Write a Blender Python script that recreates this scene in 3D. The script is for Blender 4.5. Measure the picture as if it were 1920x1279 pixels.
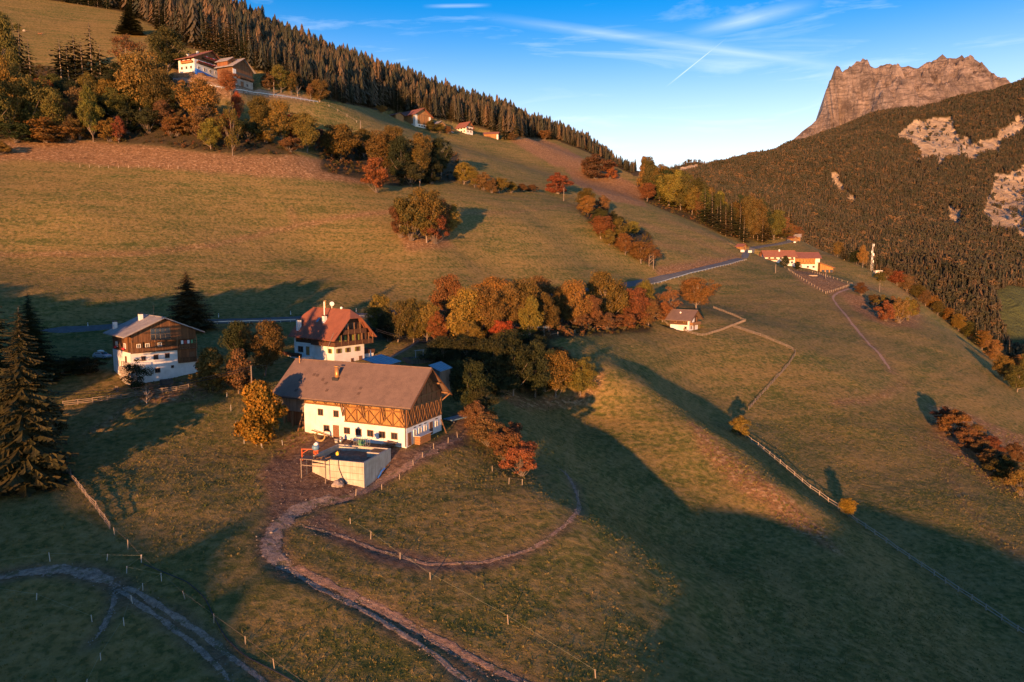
import bpy, bmesh, math, random
import numpy as np
from mathutils import Vector, Matrix, Euler
from mathutils.bvhtree import BVHTree

# ------------------------------------------------------------------ camera, sky, sun
for o in list(bpy.data.objects):
    bpy.data.objects.remove(o, do_unlink=True)
scene = bpy.context.scene
COL = scene.collection
F, CX, CY, HORIZON = 1333.0, 960.0, 639.5, 490.0
PITCH = math.atan((CY - HORIZON) / F)
cam_d = bpy.data.cameras.new('camera')
cam_d.sensor_width = 36.0
cam_d.lens = 36.0 * F / 1920.0
cam_d.clip_start, cam_d.clip_end = 1.0, 40000.0
cam = bpy.data.objects.new('camera', cam_d)
COL.objects.link(cam)
cam.rotation_euler = (math.pi / 2 - PITCH, 0, 0)
scene.camera = cam

SUN_EL = math.radians(2.7)
SUN_AZ = math.atan((1342 - CX) / F)          # light travels forward and this far to the right
sun_dir = Vector((math.sin(SUN_AZ) * math.cos(SUN_EL), math.cos(SUN_AZ) * math.cos(SUN_EL), -math.sin(SUN_EL)))
sd = bpy.data.lights.new('sun', 'SUN')
sd.energy, sd.angle, sd.color = 4.15, math.radians(0.55), (1.0, 0.475, 0.18)
sun = bpy.data.objects.new('sun', sd)
COL.objects.link(sun)
sun.rotation_euler = sun_dir.to_track_quat('-Z', 'Y').to_euler()

world = bpy.data.worlds.new('World')
scene.world = world
world.use_nodes = True
wn, wl = world.node_tree.nodes, world.node_tree.links
wn.clear()
w_out = wn.new('ShaderNodeOutputWorld')
w_bg = wn.new('ShaderNodeBackground')
w_sky = wn.new('ShaderNodeTexSky')
w_sky.sky_type = 'NISHITA'
w_sky.sun_disc = False
w_sky.sun_elevation = SUN_EL
w_sky.sun_rotation = math.pi + SUN_AZ        # the sun stands behind the camera, to its left
w_sky.altitude = 1500
w_sky.air_density, w_sky.dust_density, w_sky.ozone_density = 1.0, 0.6, 3.0
w_bg.inputs['Strength'].default_value = 0.15
w_hsv = wn.new('ShaderNodeHueSaturation')
w_hsv.inputs['Saturation'].default_value = 1.35
w_tint = wn.new('ShaderNodeMix'); w_tint.data_type, w_tint.blend_type = 'RGBA', 'MULTIPLY'
w_tint.inputs[0].default_value = 1.0
w_tint.inputs[7].default_value = (0.74, 0.94, 1.08, 1)
wl.new(w_sky.outputs[0], w_tint.inputs[6])
wl.new(w_tint.outputs[2], w_hsv.inputs['Color'])
w_tc = wn.new('ShaderNodeTexCoord')
w_sep = wn.new('ShaderNodeSeparateXYZ')
wl.new(w_tc.outputs['Generated'], w_sep.inputs[0])
w_hz = wn.new('ShaderNodeMapRange')               # pale haze low over the horizon, the same all round
w_hz.interpolation_type = 'SMOOTHERSTEP'
w_hz.inputs['From Min'].default_value, w_hz.inputs['From Max'].default_value = 0.0, 0.36
w_hz.inputs['To Min'].default_value, w_hz.inputs['To Max'].default_value = 1.0, 0.0
wl.new(w_sep.outputs[2], w_hz.inputs['Value'])
w_mix = wn.new('ShaderNodeMix'); w_mix.data_type = 'RGBA'
wl.new(w_hz.outputs[0], w_mix.inputs[0]); wl.new(w_hsv.outputs[0], w_mix.inputs[6])
w_mix.inputs[7].default_value = (3.4, 3.6, 3.55, 1)
# thin high cloud: streaks and one contrail, given as directions in the sky
def w_math(op, a, c=None, cl=False):
    n = wn.new('ShaderNodeMath'); n.operation = op; n.use_clamp = cl
    for sock, v in ((n.inputs[0], a), (n.inputs[1], c)):
        if v is None: continue
        if hasattr(v, 'links'): wl.new(v, sock)
        else: sock.default_value = v
    return n.outputs[0]
def w_dot(v):
    n = wn.new('ShaderNodeVectorMath'); n.operation = 'DOT_PRODUCT'
    wl.new(w_tc.outputs['Generated'], n.inputs[0]); n.inputs[1].default_value = v
    return n.outputs['Value']
def sky_dir(px, py):
    a, b_ = (px - CX) / F, (CY - py) / F
    cp_, sp_ = math.cos(PITCH), math.sin(PITCH)
    return Vector((a, cp_ + b_ * sp_, b_ * cp_ - sp_)).normalized()
w_no = wn.new('ShaderNodeTexNoise')
w_mp = wn.new('ShaderNodeMapping'); w_mp.inputs['Scale'].default_value = (2.2, 2.2, 16.0); w_mp.inputs['Rotation'].default_value = (0.0, 0.25, 0.0)
wl.new(w_tc.outputs['Generated'], w_mp.inputs[0]); wl.new(w_mp.outputs[0], w_no.inputs['Vector'])
w_no.inputs['Scale'].default_value, w_no.inputs['Detail'].default_value, w_no.inputs['Roughness'].default_value, w_no.inputs['Distortion'].default_value = 1.6, 8, 0.62, 0.8
cloud = w_math('MULTIPLY', w_math('MULTIPLY', w_math('SUBTRACT', w_no.outputs[0], 0.52), 2.6, True), 0.5)
for (p0, p1, width, gain, soft) in (((1255, 158), (1357, 76), .0011, .5, .03), ((940, 36), (1590, 128), .0085, .34, .18), ((1300, 62), (1520, 8), .012, .4, .08), ((800, 12), (915, 10), .003, .4, .03), ((1150, 60), (1420, 100), .010, .25, .1)):
    d0, d1 = sky_dir(*p0), sky_dir(*p1)
    n_ = d0.cross(d1).normalized(); mid_ = (d0 + d1).normalized(); al_ = n_.cross(mid_)
    half = math.asin(min(1, d0.cross(d1).length)) / 2
    across = w_math('SUBTRACT', 1.0, w_math('DIVIDE', w_math('ABSOLUTE', w_dot(n_)), width), True)
    along = w_math('DIVIDE', w_math('SUBTRACT', half + soft * .2, w_math('ABSOLUTE', w_dot(al_))), soft, True)
    fr_n = w_math('MULTIPLY', w_math('SUBTRACT', w_no.outputs[0], 0.22), 2.4) if width > .002 else 1.0
    front = w_math('GREATER_THAN', w_dot(mid_), 0.0)
    lay = w_math('MULTIPLY', w_math('MULTIPLY', w_math('MULTIPLY', w_math('MULTIPLY', across, along), gain), front), fr_n)
    cloud = w_math('MAXIMUM', cloud, lay)
w_cl = wn.new('ShaderNodeMix'); w_cl.data_type = 'RGBA'
wl.new(cloud, w_cl.inputs[0]); wl.new(w_mix.outputs[2], w_cl.inputs[6]); w_cl.inputs[7].default_value = (3.2, 3.4, 3.7, 1)
wl.new(w_cl.outputs[2], w_bg.inputs['Color'])
wl.new(w_bg.outputs[0], w_out.inputs['Surface'])
vs = scene.view_settings
vs.view_transform, vs.look, vs.exposure, vs.gamma, vs.use_curve_mapping = 'Standard', 'None', 1.52, 1.0, False
scene.cycles.max_bounces = 5
scene.cycles.diffuse_bounces = 2
scene.cycles.glossy_bounces = 2
scene.cycles.transparent_max_bounces = 8

# ------------------------------------------------------------------ helpers
CP, SP = math.cos(PITCH), math.sin(PITCH)

def ray(px, py):
    a, b = (px - CX) / F, (CY - py) / F
    return Vector((a, CP + b * SP, b * CP - SP))      # camera at the origin looking along +Y

def at(px, py, d):
    r = ray(px, py)
    return r * (d / r.y)

def to_px(P):
    P = np.asarray(P, float)
    f = P[..., 1] * CP - P[..., 2] * SP
    u = P[..., 1] * SP + P[..., 2] * CP
    f = np.where(f > 1.0, f, 1.0)
    return CX + F * P[..., 0] / f, CY - F * u / f

def _hash(ix, iy, seed):
    h = (ix.astype(np.int64) * 374761393 + iy.astype(np.int64) * 668265263 + seed * 974634773) & 0xFFFFFFFF
    h = ((h ^ (h >> 13)) * 1274126177) & 0xFFFFFFFF
    return ((h ^ (h >> 16)) & 0xFFFF) / 65535.0

def vnoise(x, y, seed=0):
    x, y = np.asarray(x, float), np.asarray(y, float)
    ix, iy = np.floor(x), np.floor(y)
    fx, fy = x - ix, y - iy
    fx, fy = fx * fx * (3 - 2 * fx), fy * fy * (3 - 2 * fy)
    a, b = _hash(ix, iy, seed), _hash(ix + 1, iy, seed)
    c, d = _hash(ix, iy + 1, seed), _hash(ix + 1, iy + 1, seed)
    return (a + (b - a) * fx) * (1 - fy) + (c + (d - c) * fx) * fy - 0.5

def fbm(x, y, seed=0, octaves=4):
    t, a, f = 0.0, 1.0, 1.0
    for k in range(octaves):
        t = t + a * vnoise(x * f, y * f, seed + k)
        a *= 0.5
        f *= 2.03
    return t

def smooth(e0, e1, x):
    t = np.clip((x - e0) / (e1 - e0), 0, 1)
    return t * t * (3 - 2 * t)

def tps_fit(pts, lam):
    pts = np.asarray(pts, float)
    n = len(pts)
    S = 300.0
    X = pts[:, :2] / S
    r2 = ((X[:, None, :] - X[None, :, :]) ** 2).sum(-1)
    K = np.where(r2 > 0, 0.5 * r2 * np.log(r2 + 1e-12), 0) + lam * np.eye(n)
    Q = np.c_[np.ones(n), X]
    A = np.zeros((n + 3, n + 3))
    A[:n, :n], A[:n, n:], A[n:, :n] = K, Q, Q.T
    sol = np.linalg.solve(A, np.r_[pts[:, 2], 0, 0, 0])
    w, c = sol[:n], sol[n:]
    def ev(x, y):
        x, y = np.atleast_1d(x).ravel() / S, np.atleast_1d(y).ravel() / S
        out = np.empty(len(x))
        for i in range(0, len(x), 20000):
            dx = x[i:i + 20000, None] - X[None, :, 0]
            dy = y[i:i + 20000, None] - X[None, :, 1]
            r = dx * dx + dy * dy
            out[i:i + 20000] = (0.5 * r * np.log(r + 1e-12)) @ w + c[0] + c[1] * x[i:i + 20000] + c[2] * y[i:i + 20000]
        return out
    return ev

# ------------------------------------------------------------------ terrain of the near hillside
# photograph pixel + forward distance (metres) judged from the sizes of houses, posts and trees standing there
CTRL = [
    (0,1279,66),(240,1279,66.5),(480,1279,67),(960,1279,70),(1400,1279,77),(1650,1279,85),(1919,1279,97),
    (0,1100,80),(240,1100,81),(480,1100,82),(720,1100,84),(960,1100,87),(1100,1100,90),(1250,1100,97),(1400,1100,106),(1400,1200,90.5),(1520,1180,97),(1650,1100,117),
    (0,940,101),(150,940,101),(300,940,102),(430,940,104),(560,940,106),(700,905,115),(850,1000,98),(900,900,117),(1000,900,118),
    (1085,960,108),(1200,960,127),(1250,1020,118),(1290,905,147),(1300,960,135),(1420,960,139),
    (762,838,125),(829,808,136.8),(620,905,113),(683,912,112),(570,800,136),(560,870,119),(480,830,128),(400,830,127),
    (850,825,132),(930,860,128),(980,800,146),(1050,830,149),(1112,780,176),(1000,760,171),(920,720,172),
    (250,770,137),(110,860,118),(215,1000,93.5),(0,900,109),(150,755,142),(330,735,146),(430,740,147),(520,760,143),
    (1027,622,213),(1060,650,200),(1107,685,190),(1160,715,183),(1300,800,165),(1450,910,145),(1580,1020,129),
    (1200,700,204),(1330,790,184),(1420,840,177),(1520,920,158),(1600,975,148),(1750,1080,128),(1919,1185,112),
    (1300,720,223),(1200,640,237),(1280,625,262),(1388,780,206),(1500,660,265),(1450,740,227),(1600,800,207),
    (1700,950,156),(1800,1000,145),(1900,1100,124),(1700,720,262),(1570,560,405),(1640,630,325),(1780,648,338),
    (1870,740,276),(1919,840,223),(1850,870,196),(1690,566,440),(1620,510,560),(1635,506,585),(1480,505,520),(1560,520,500),
    (1300,520,400),(1225,527,380),(1400,487,485),(1395,466,520),(1500,455,650),(1420,560,370),(1340,590,300),
    (450,603,215),(560,600,222),(690,592,234),(90,620,190),(750,640,200),(820,635,212),(900,640,224),(1130,605,262),
    (695,695,174),(555,672,181),(320,715,156),(215,690,162),(190,668,169),(800,670,188),(830,690,181),(450,680,170),
    (300,560,224),(100,560,206),(600,540,252),(0,480,236),(300,480,254),(600,480,288),(900,500,302),(1100,490,352),
    (800,455,300),(1000,430,354),(1150,440,402),(1230,490,410),(0,310,306),(300,312,322),(680,340,366),(500,390,310),(150,390,272),
    (300,270,345),(0,250,335),(550,280,372),(100,180,385),(300,200,390),(450,160,410),(385,133,408),(600,190,455),(500,230,410),
    (650,250,450),(800,300,455),(900,350,432),(1057,375,470),(930,300,540),(860,250,700),(780,238,660),(930,258,740),(700,218,530),(745,230,590),
    (1000,265,760),(1090,295,790),(1180,327,850),(1050,330,630),(1120,338,660),(1200,380,570),(1300,412,610),(1240,335,700),
    (1340,372,720),(1400,450,610),(1480,440,690),(0,20,540),(250,65,535),(120,100,460),(330,80,500),
    (400,70,580),(600,140,720),(800,187,850),(1000,242,960),(1150,308,1020),(430,40,760),(700,165,700),(1000,262,850),
]
WPT = [(0,20,-43),(-60,30,-41),(80,40,-56),(-150,60,-40),(160,70,-66),(0,-60,-44),(-100,-60,-38),(100,-60,-60),(0,-140,-46),(-150,-140,-30),(150,-140,-75),
    (-420,1150,215),(-250,1250,180),(-50,1200,140),(150,1150,60),(250,900,-10),(380,720,-60),(330,480,-75),(300,330,-95),(250,200,-98),(230,120,-98),
    (600,800,-230),(600,400,-230),(500,150,-200),(500,1200,-150),(0,1700,60),(-500,1700,180),(500,1700,-250),(900,1700,-350),(900,300,-330),(900,-140,-330),
    (-480,560,225),(-600,700,310),(-700,1100,330),(-420,300,130),(-300,180,60),(-220,100,5),(-500,100,150),(-900,600,420),(-900,100,330),(-900,-140,250),(-400,-140,40),(-900,1700,300)]
ctrl_xyz = [tuple(at(*c)) for c in CTRL] + WPT
height_rbf = tps_fit(ctrl_xyz, 2e-4)

def axis(segs):
    out = [segs[0][0]]
    for (a, b, s0, s1) in segs:
        x = a
        while x < b - 1e-6:
            t = (x - a) / (b - a)
            x += s0 + (s1 - s0) * t
            out.append(min(x, b))
    return np.unique(np.round(out, 4))
gx = axis([(-900,-300,14,5),(-300,-90,5,0.8),(-90,90,0.8,0.8),(90,300,0.8,4),(300,900,4,16)])
gy = axis([(-140,40,6,1.0),(40,150,0.7,0.7),(150,320,0.8,1.8),(320,800,1.8,5),(800,1700,5,20)])
NX, NY = len(gx), len(gy)
GX, GY = np.meshgrid(gx, gy)
def height_fn(x, y):
    z = height_rbf(x, y)
    x, y = np.atleast_1d(x).ravel(), np.atleast_1d(y).ravel()
    near = smooth(700, 200, y)
    z = z + 1.6 * fbm(x / 60, y / 60, 3, 3) * smooth(60, 250, y) + 0.30 * fbm(x / 9, y / 9, 11, 3) + 0.16 * fbm(x / 4.5, y / 4.5, 13, 2) * smooth(120, 220, y) + 0.10 * fbm(x / 1.7, y / 1.7, 17, 2) * near
    return z
GZ = height_fn(GX, GY).reshape(NY, NX)
def grid_z(x, y):
    """height of the terrain mesh at x, y (bilinear)"""
    x, y = np.asarray(x, float), np.asarray(y, float)
    i = np.clip(np.searchsorted(gx, x) - 1, 0, NX - 2)
    j = np.clip(np.searchsorted(gy, y) - 1, 0, NY - 2)
    u = np.clip((x - gx[i]) / (gx[i + 1] - gx[i]), 0, 1)
    v = np.clip((y - gy[j]) / (gy[j + 1] - gy[j]), 0, 1)
    return GZ[j, i] * (1 - u) * (1 - v) + GZ[j, i + 1] * u * (1 - v) + GZ[j + 1, i] * (1 - u) * v + GZ[j + 1, i + 1] * u * v

def ground_hit(px, py, dmax=1600.0, dmin=30.0, fall=True, py_max=760):
    """first point of the terrain seen through a pixel"""
    r = ray(px, py)
    r = r / r.y
    d = np.geomspace(dmin, dmax, 900)
    zt = grid_z(r.x * d, d)
    below = np.nonzero(r.z * d < zt)[0]
    if len(below) == 0:                       # just over a brow: take the brow itself
        return ground_hit(px, py + 2.0, dmax, dmin) if py < 760 and fall and py + 2 < py_max else None
    k = below[0]
    a, b = (d[k - 1], d[k]) if k else (d[0] * 0.9, d[0])
    for _ in range(30):
        m = 0.5 * (a + b)
        if r.z * m < grid_z(r.x * m, m):
            b = m
        else:
            a = m
    return Vector((r.x * b, b, float(grid_z(r.x * b, b))))

def px_path(pts, step):
    """polyline of pixels -> evenly spaced points on the ground"""
    P = []
    for (x0, y0), (x1, y1) in zip(pts[:-1], pts[1:]):
        n = max(2, int(math.hypot(x1 - x0, y1 - y0) / 6))
        for k in range(n):
            h = ground_hit(x0 + (x1 - x0) * k / n, y0 + (y1 - y0) * k / n, dmin=20)
            if h is not None: P.append(h)
    h = ground_hit(*pts[-1], dmin=20)
    if h is not None: P.append(h)
    A = np.array([(p.x, p.y) for p in P])
    for _ in range(3):
        A[1:-1] = (A[:-2] + 2 * A[1:-1] + A[2:]) / 4
    seg = np.r_[0, np.cumsum(np.hypot(*np.diff(A, axis=0).T))]
    t = np.arange(0, seg[-1], step)
    x, y = np.interp(t, seg, A[:, 0]), np.interp(t, seg, A[:, 1])
    return np.c_[x, y, grid_z(x, y)]

# wheel ruts, paths and roads are worn into the ground
TRACKS = [
    ('gravel_track', [(640,930),(592,942),(545,965),(512,998),(506,1030),(530,1062),(556,1080)], 3.4),
    ('wheel_track', [(525,1055),(575,1075),(645,1110),(742,1158),(854,1217),(985,1283),(1040,1315)], 1.5),
    ('wheel_track', [(530,1062),(600,1105),(678,1143),(780,1203),(885,1283),(930,1320)], 1.1),
    ('wheel_track', [(680,1125),(760,1172),(850,1226),(935,1280)], 0.7),
    ('footpath', [(560,985),(640,1005),(700,1030),(800,1058),(900,1056),(1000,1030),(1060,986),(1088,956),(1080,920),(1064,890),(1040,872)], 0.75),
    ('cattle_yard', [(560,962),(600,945),(650,935),(700,912),(745,885),(785,858),(830,835),(872,815)], 2.4),
    ('gravel_track', [(-40,1092),(60,1072),(120,1068),(180,1080),(226,1104)], 2.4),
    ('wheel_track', [(215,1095),(260,1112),(320,1150),(380,1190),(440,1236),(500,1285),(530,1310)], 0.9),
    ('wheel_track', [(205,1098),(245,1122),(300,1160),(360,1206),(410,1250),(440,1290)], 0.8),
    ('wheel_track', [(215,1105),(212,1135),(200,1165),(186,1190),(166,1212)], 0.8),
    ('field_track', [(1602,538),(1570,549),(1557,556),(1575,578),(1600,610),(1625,640),(1650,665),(1664,685),(1672,700)], 1.7),
    ('footpath', [(700,694),(730,672),(762,655),(790,636)], 0.9),
    ('asphalt_road', [(70,621),(160,617),(215,612),(300,606),(395,603),(450,602),(560,598),(690,591),(800,582),(950,566),(1100,546),(1225,526),(1300,508),(1360,494),(1392,485)], 5.0),
    ('asphalt_road', [(1392,485),(1402,478),(1396,470),(1420,463),(1470,456),(1498,450)], 5.0),
    ('farm_lane', [(318,146),(380,158),(440,168),(520,178),(600,191)], 3.5),
]
for tn, tp, tw in TRACKS:
    P = px_path(tp, 0.5 if tw < 4 else 1.0)
    depth = 0.16 if 'road' not in tn else 0.0
    if depth == 0: continue
    x0, x1, y0, y1 = P[:, 0].min() - 4, P[:, 0].max() + 4, P[:, 1].min() - 4, P[:, 1].max() + 4
    a0, a1 = np.searchsorted(gx, (x0, x1)); b0, b1 = np.searchsorted(gy, (y0, y1))
    sx_, sy_ = GX[b0:b1, a0:a1], GY[b0:b1, a0:a1]
    dm = np.full(sx_.shape, 1e9)
    for q in P[::2]:
        dm = np.minimum(dm, (sx_ - q[0]) ** 2 + (sy_ - q[1]) ** 2)
    GZ[b0:b1, a0:a1] -= depth * smooth(tw / 2 + 0.7, tw / 2 - 0.1, np.sqrt(dm))
# unseen rise added behind the viewpoint, shaped to shade the lower left pasture
SHADE = [(60,880),(110,866),(150,900),(200,952),(262,988),(300,1008),(342,1030),(390,1038),(430,1014),(470,980),(506,950),(508,1060),(418,1118),(440,1160),(470,1205),(505,1252),(540,1290)]
hump = []
for q in SHADE:
    g = ground_hit(*q)
    p = g - sun_dir * ((g.y + 42.0) / sun_dir.y)
    hump.append((p.x, p.z))
hump.sort()
hx_, hz_ = [h[0] for h in hump], [h[1] for h in hump]
zreq = np.interp(GX, hx_ + [hx_[-1] + 7], hz_ + [-70.0])
GZ = GZ + np.maximum(zreq - GZ, 0) * np.exp(-((GY + 42.0) / 17.0) ** 2) * (GY < 20)
# building plots are cut level into the slope
PADS = [
    (1291.0, 621.0, 262.0, 0.6, 0.8, 8.7, 7.3),
    (1490.0, 499.0, 520.0, 0.12, 0.99, 13.0, 21.0),
    (1536.0, 504.0, 520.0, 0.12, 0.99, 14.0, 17.5),
    (365.0, 134.0, 408.0, 0.405, 0.914, 23.0, 12.0),
    (428.0, 146.0, 412.0, 0.405, 0.914, 7.0, 8.0),
    (438.0, 158.0, 415.0, 0.405, 0.914, 15.0, 11.0),
    (778.6, 236.5, 660.0, 0.658, 0.753, 18.8, 33.0),
    (742.0, 222.0, 640.0, 0.658, 0.753, 9.0, 14.0),
    (820.0, 244.0, 690.0, 0.66, 0.75, 10.0, 9.0),
    (874.0, 250.5, 705.0, 0.66, 0.75, 9.2, 12.9),
    (934.0, 261.0, 738.0, 0.2, 0.98, 8.0, 15.0),
    (1392.0, 469.0, 520.0, 0.75, 0.66, 5.2, 5.0),
    (1500.0, 452.0, 655.0, 0.5, 0.86, 6.0, 7.0),
    (1487.0, 452.0, 640.0, 0.8, 0.6, 7.0, 6.0),
    (1562, 511, 510, 0.12, 0.99, 7, 9.5),
    (1644, 508, 590, 1, 0, 5, 4),
]
PAD_AT = {}
for (ppx, ppy, pd, va, vb, pw_, pl_) in PADS:
    g = ground_hit(ppx, ppy)
    PAD_AT[(ppx, ppy)] = g
    k = g.y / pd
    n_ = math.hypot(va, vb); va, vb = va / n_, vb / n_
    rx_, ry_ = GX - g.x, GY - g.y
    lx, ly = rx_ * va + ry_ * vb, -rx_ * vb + ry_ * va
    out = np.hypot(np.maximum(np.maximum(-lx, lx - pw_ * k), 0), np.maximum(np.maximum(-ly, ly - pl_ * k), 0))
    lim = g.z + 0.05 + 0.9 * np.maximum(out - 1.5, 0)
    GZ = np.minimum(GZ, np.where(out < 40, lim, 1e9))
T_V = np.stack([GX.ravel(), GY.ravel(), GZ.ravel()], 1)
_i = (np.arange(NY - 1)[:, None] * NX + np.arange(NX - 1)[None, :]).ravel()
T_F = np.stack([_i, _i + 1, _i + NX + 1, _i + NX], 1)

def np_mesh(name, V, Fq, smooth_shade=True):
    me = bpy.data.meshes.new(name)
    V = np.asarray(V, np.float32)
    Fq = np.asarray(Fq, np.int32)
    k = Fq.shape[1]
    me.vertices.add(len(V)); me.vertices.foreach_set('co', V.ravel())
    me.loops.add(Fq.size); me.loops.foreach_set('vertex_index', Fq.ravel())
    me.polygons.add(len(Fq))
    me.polygons.foreach_set('loop_start', np.arange(0, Fq.size, k, dtype=np.int32))
    me.polygons.foreach_set('use_smooth', np.full(len(Fq), smooth_shade))
    me.update(calc_edges=True)
    return me

# ------------------------------------------------------------------ materials
MATS = {}
def new_mat(name):
    m = bpy.data.materials.new(name)
    m.use_nodes = True
    nt = m.node_tree
    b = nt.nodes['Principled BSDF']
    b.inputs['Roughness'].default_value = 0.85
    b.inputs['Specular IOR Level'].default_value = 0.25
    MATS[name] = m
    return m, nt, b

def node(nt, typ, **kw):
    n = nt.nodes.new(typ)
    for k, v in kw.items():
        if k in n.inputs.keys():
            n.inputs[k].default_value = v
        else:
            setattr(n, k, v)
    return n

def mixc(nt, fac, a, b, mode='MIX'):
    n = nt.nodes.new('ShaderNodeMix')
    n.data_type, n.blend_type = 'RGBA', mode
    for sock, v in ((n.inputs[0], fac), (n.inputs[6], a), (n.inputs[7], b)):
        if hasattr(v, 'is_linked') or hasattr(v, 'links'):
            nt.links.new(v, sock)
        else:
            sock.default_value = v if not isinstance(v, tuple) or len(v) == 4 else (*v, 1)
    return n.outputs[2]

def ramp(nt, val, stops):
    n = nt.nodes.new('ShaderNodeValToRGB')
    el = n.color_ramp.elements
    while len(el) < len(stops):
        el.new(0.5)
    for e, (p, c) in zip(el, stops):
        e.position = p
        e.color = (c, c, c, 1) if not isinstance(c, tuple) else (*c, 1)
    nt.links.new(val, n.inputs[0])
    return n.outputs[0]

def noise(nt, scale, detail=4, rough=0.6, coord='Object', stretch=None, dist=0.0):
    tc = nt.nodes.new('ShaderNodeTexCoord')
    n = nt.nodes.new('ShaderNodeTexNoise')
    n.inputs['Scale'].default_value, n.inputs['Detail'].default_value = scale, detail
    n.inputs['Roughness'].default_value, n.inputs['Distortion'].default_value = rough, dist
    src = tc.outputs[coord]
    if stretch:
        mp = nt.nodes.new('ShaderNodeMapping')
        mp.inputs['Scale'].default_value = stretch
        nt.links.new(src, mp.inputs[0])
        src = mp.outputs[0]
    nt.links.new(src, n.inputs['Vector'])
    return n.outputs[0]

def bump(nt, b, h, strength, dist):
    n = nt.nodes.new('ShaderNodeBump')
    n.inputs['Strength'].default_value, n.inputs['Distance'].default_value = strength, dist
    nt.links.new(h, n.inputs['Height'])
    nt.links.new(n.outputs[0], b.inputs['Normal'])
    return n

def plain(name, col, var=0.25, scale=3.0, rough=0.8, metal=0.0, stretch=None, bumps=0.0, spec=0.25):
    """a procedural colour with noise through it"""
    m, nt, b = new_mat(name)
    f = noise(nt, scale, 5, 0.65, stretch=stretch)
    lo = tuple(c * (1 - var) for c in col)
    hi = tuple(min(1, c * (1 + var)) for c in col)
    nt.links.new(mixc(nt, ramp(nt, f, [(0.3, 0.0), (0.7, 1.0)]), lo, hi), b.inputs['Base Color'])
    b.inputs['Roughness'].default_value, b.inputs['Metallic'].default_value = rough, metal
    b.inputs['Specular IOR Level'].default_value = spec
    if bumps:
        bump(nt, b, f, bumps, 0.05)
    return m

def in_poly(px, py, poly):
    px, py = np.asarray(px), np.asarray(py)
    c = np.zeros(px.shape, bool)
    n = len(poly)
    for i in range(n):
        x0, y0 = poly[i]
        x1, y1 = poly[i - 1]
        if y0 == y1:
            continue
        c ^= ((y0 > py) != (y1 > py)) & (px < (x1 - x0) * (py - y0) / (y1 - y0) + x0)
    return c

# -- meadow: where the long dry grass, bare soil and forest litter lie (areas of the ground, not light)
DRY = [[(-60,262),(150,262),(300,275),(440,290),(560,290),(680,315),(690,345),(560,335),(400,325),(230,312),(60,300),(-60,305)],
    [(955,262),(1010,256),(1060,278),(1098,300),(1085,320),(1040,312),(1000,290)],
    [(1060,318),(1150,325),(1200,350),(1212,388),(1150,378),(1080,345)],
    [(1570,545),(1640,560),(1730,590),(1720,615),(1660,612),(1600,580)],
    [(1480,505),(1545,512),(1602,540),(1555,552),(1500,528)],
    [(1740,760),(1800,770),(1960,830),(1960,960),(1850,910),(1750,820)],
    [(1290,785),(1350,830),(1480,935),(1590,1040),(1530,1020),(1400,930),(1310,850)],
    [(330,120),(470,165),(440,190),(330,160)],[(300,690),(420,735),(390,745),(250,760),(200,800),(140,830),(260,740)],
    [(1230,500),(1400,478),(1380,495),(1230,520)],[(560,800),(600,815),(640,900),(540,960),(480,900)],
    [(740,425),(830,440),(850,465),(760,470)],[(920,730),(1000,745),(1100,740),(1120,700),(1140,700),(1100,765),(980,768)]]
LITTER = [[(-60,110),(330,150),(480,250),(560,290),(440,290),(300,275),(150,262),(-60,262)],[(600,250),(860,290),(860,340),(740,350),(600,320)],
    [(690,600),(1230,560),(1220,620),(900,650),(700,640)],[(800,640),(1000,620),(1110,700),(1000,750),(900,720)],
    [(1090,370),(1220,440),(1230,500),(1150,460),(1080,390)],[(1200,340),(1300,395),(1480,440),(1400,455),(1210,380)]]
SOIL = [[(600,815),(650,815),(762,842),(852,815),(885,815),(870,835),(790,865),(740,890),(700,920),(640,935),(600,945),(560,965),(510,950),(515,900),(560,850)],
    [(560,975),(620,950),(640,985),(700,1020),(900,1055),(1000,1030),(960,1060),(800,1075),(700,1050),(620,1020)],
    [(850,770),(895,790),(890,815),(850,810)],[(510,860),(570,870),(640,930),(560,960),(500,1000),(495,930)]]
vpx, vpy = to_px(T_V)
wob = 10.0
wob = np.clip(1600.0 / np.maximum(T_V[:, 1], 60), 3, 14)
wx = vpx + wob * fbm(T_V[:, 0] / 5, T_V[:, 1] / 5, 41, 3)
wy = vpy + wob * 0.8 * fbm(T_V[:, 0] / 5, T_V[:, 1] / 5, 47, 3)
infront = T_V[:, 1] > 20
mask = np.zeros((len(T_V), 4), np.float32)
mask[:, 3] = 1
for k, polys in enumerate((DRY, SOIL, LITTER)):
    for p in polys:
        mask[infront & in_poly(wx, wy, p), k] = 1
LINES = [([(-20,478),(250,476),(400,460),(550,425),(640,408),(740,396)], 3.2, 1.0), ([(830,402),(960,398),(1080,384)], 1.6, .6), ([(545,395),(555,420)], 6, .5),
    ([(1565,755),(1620,752),(1670,735),(1700,714)], 5, .9), ([(1480,545),(1420,580),(1380,590)], 3, .4), ([(1600,535),(1700,548),(1760,570),(1850,640),(1919,700)], 3, .8), ([(1620,545),(1640,575),(1700,600)], 2, .5),
    ([(1720,820),(1760,860),(1800,930),(1860,1000),(1919,1060)], 9, .45), ([(1200,420),(1300,450),(1380,480)], 4, .4), ([(1180,440),(1280,470),(1340,490)], 4, .4), ([(1240,410),(1330,440),(1390,465)], 3, .4)]
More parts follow.
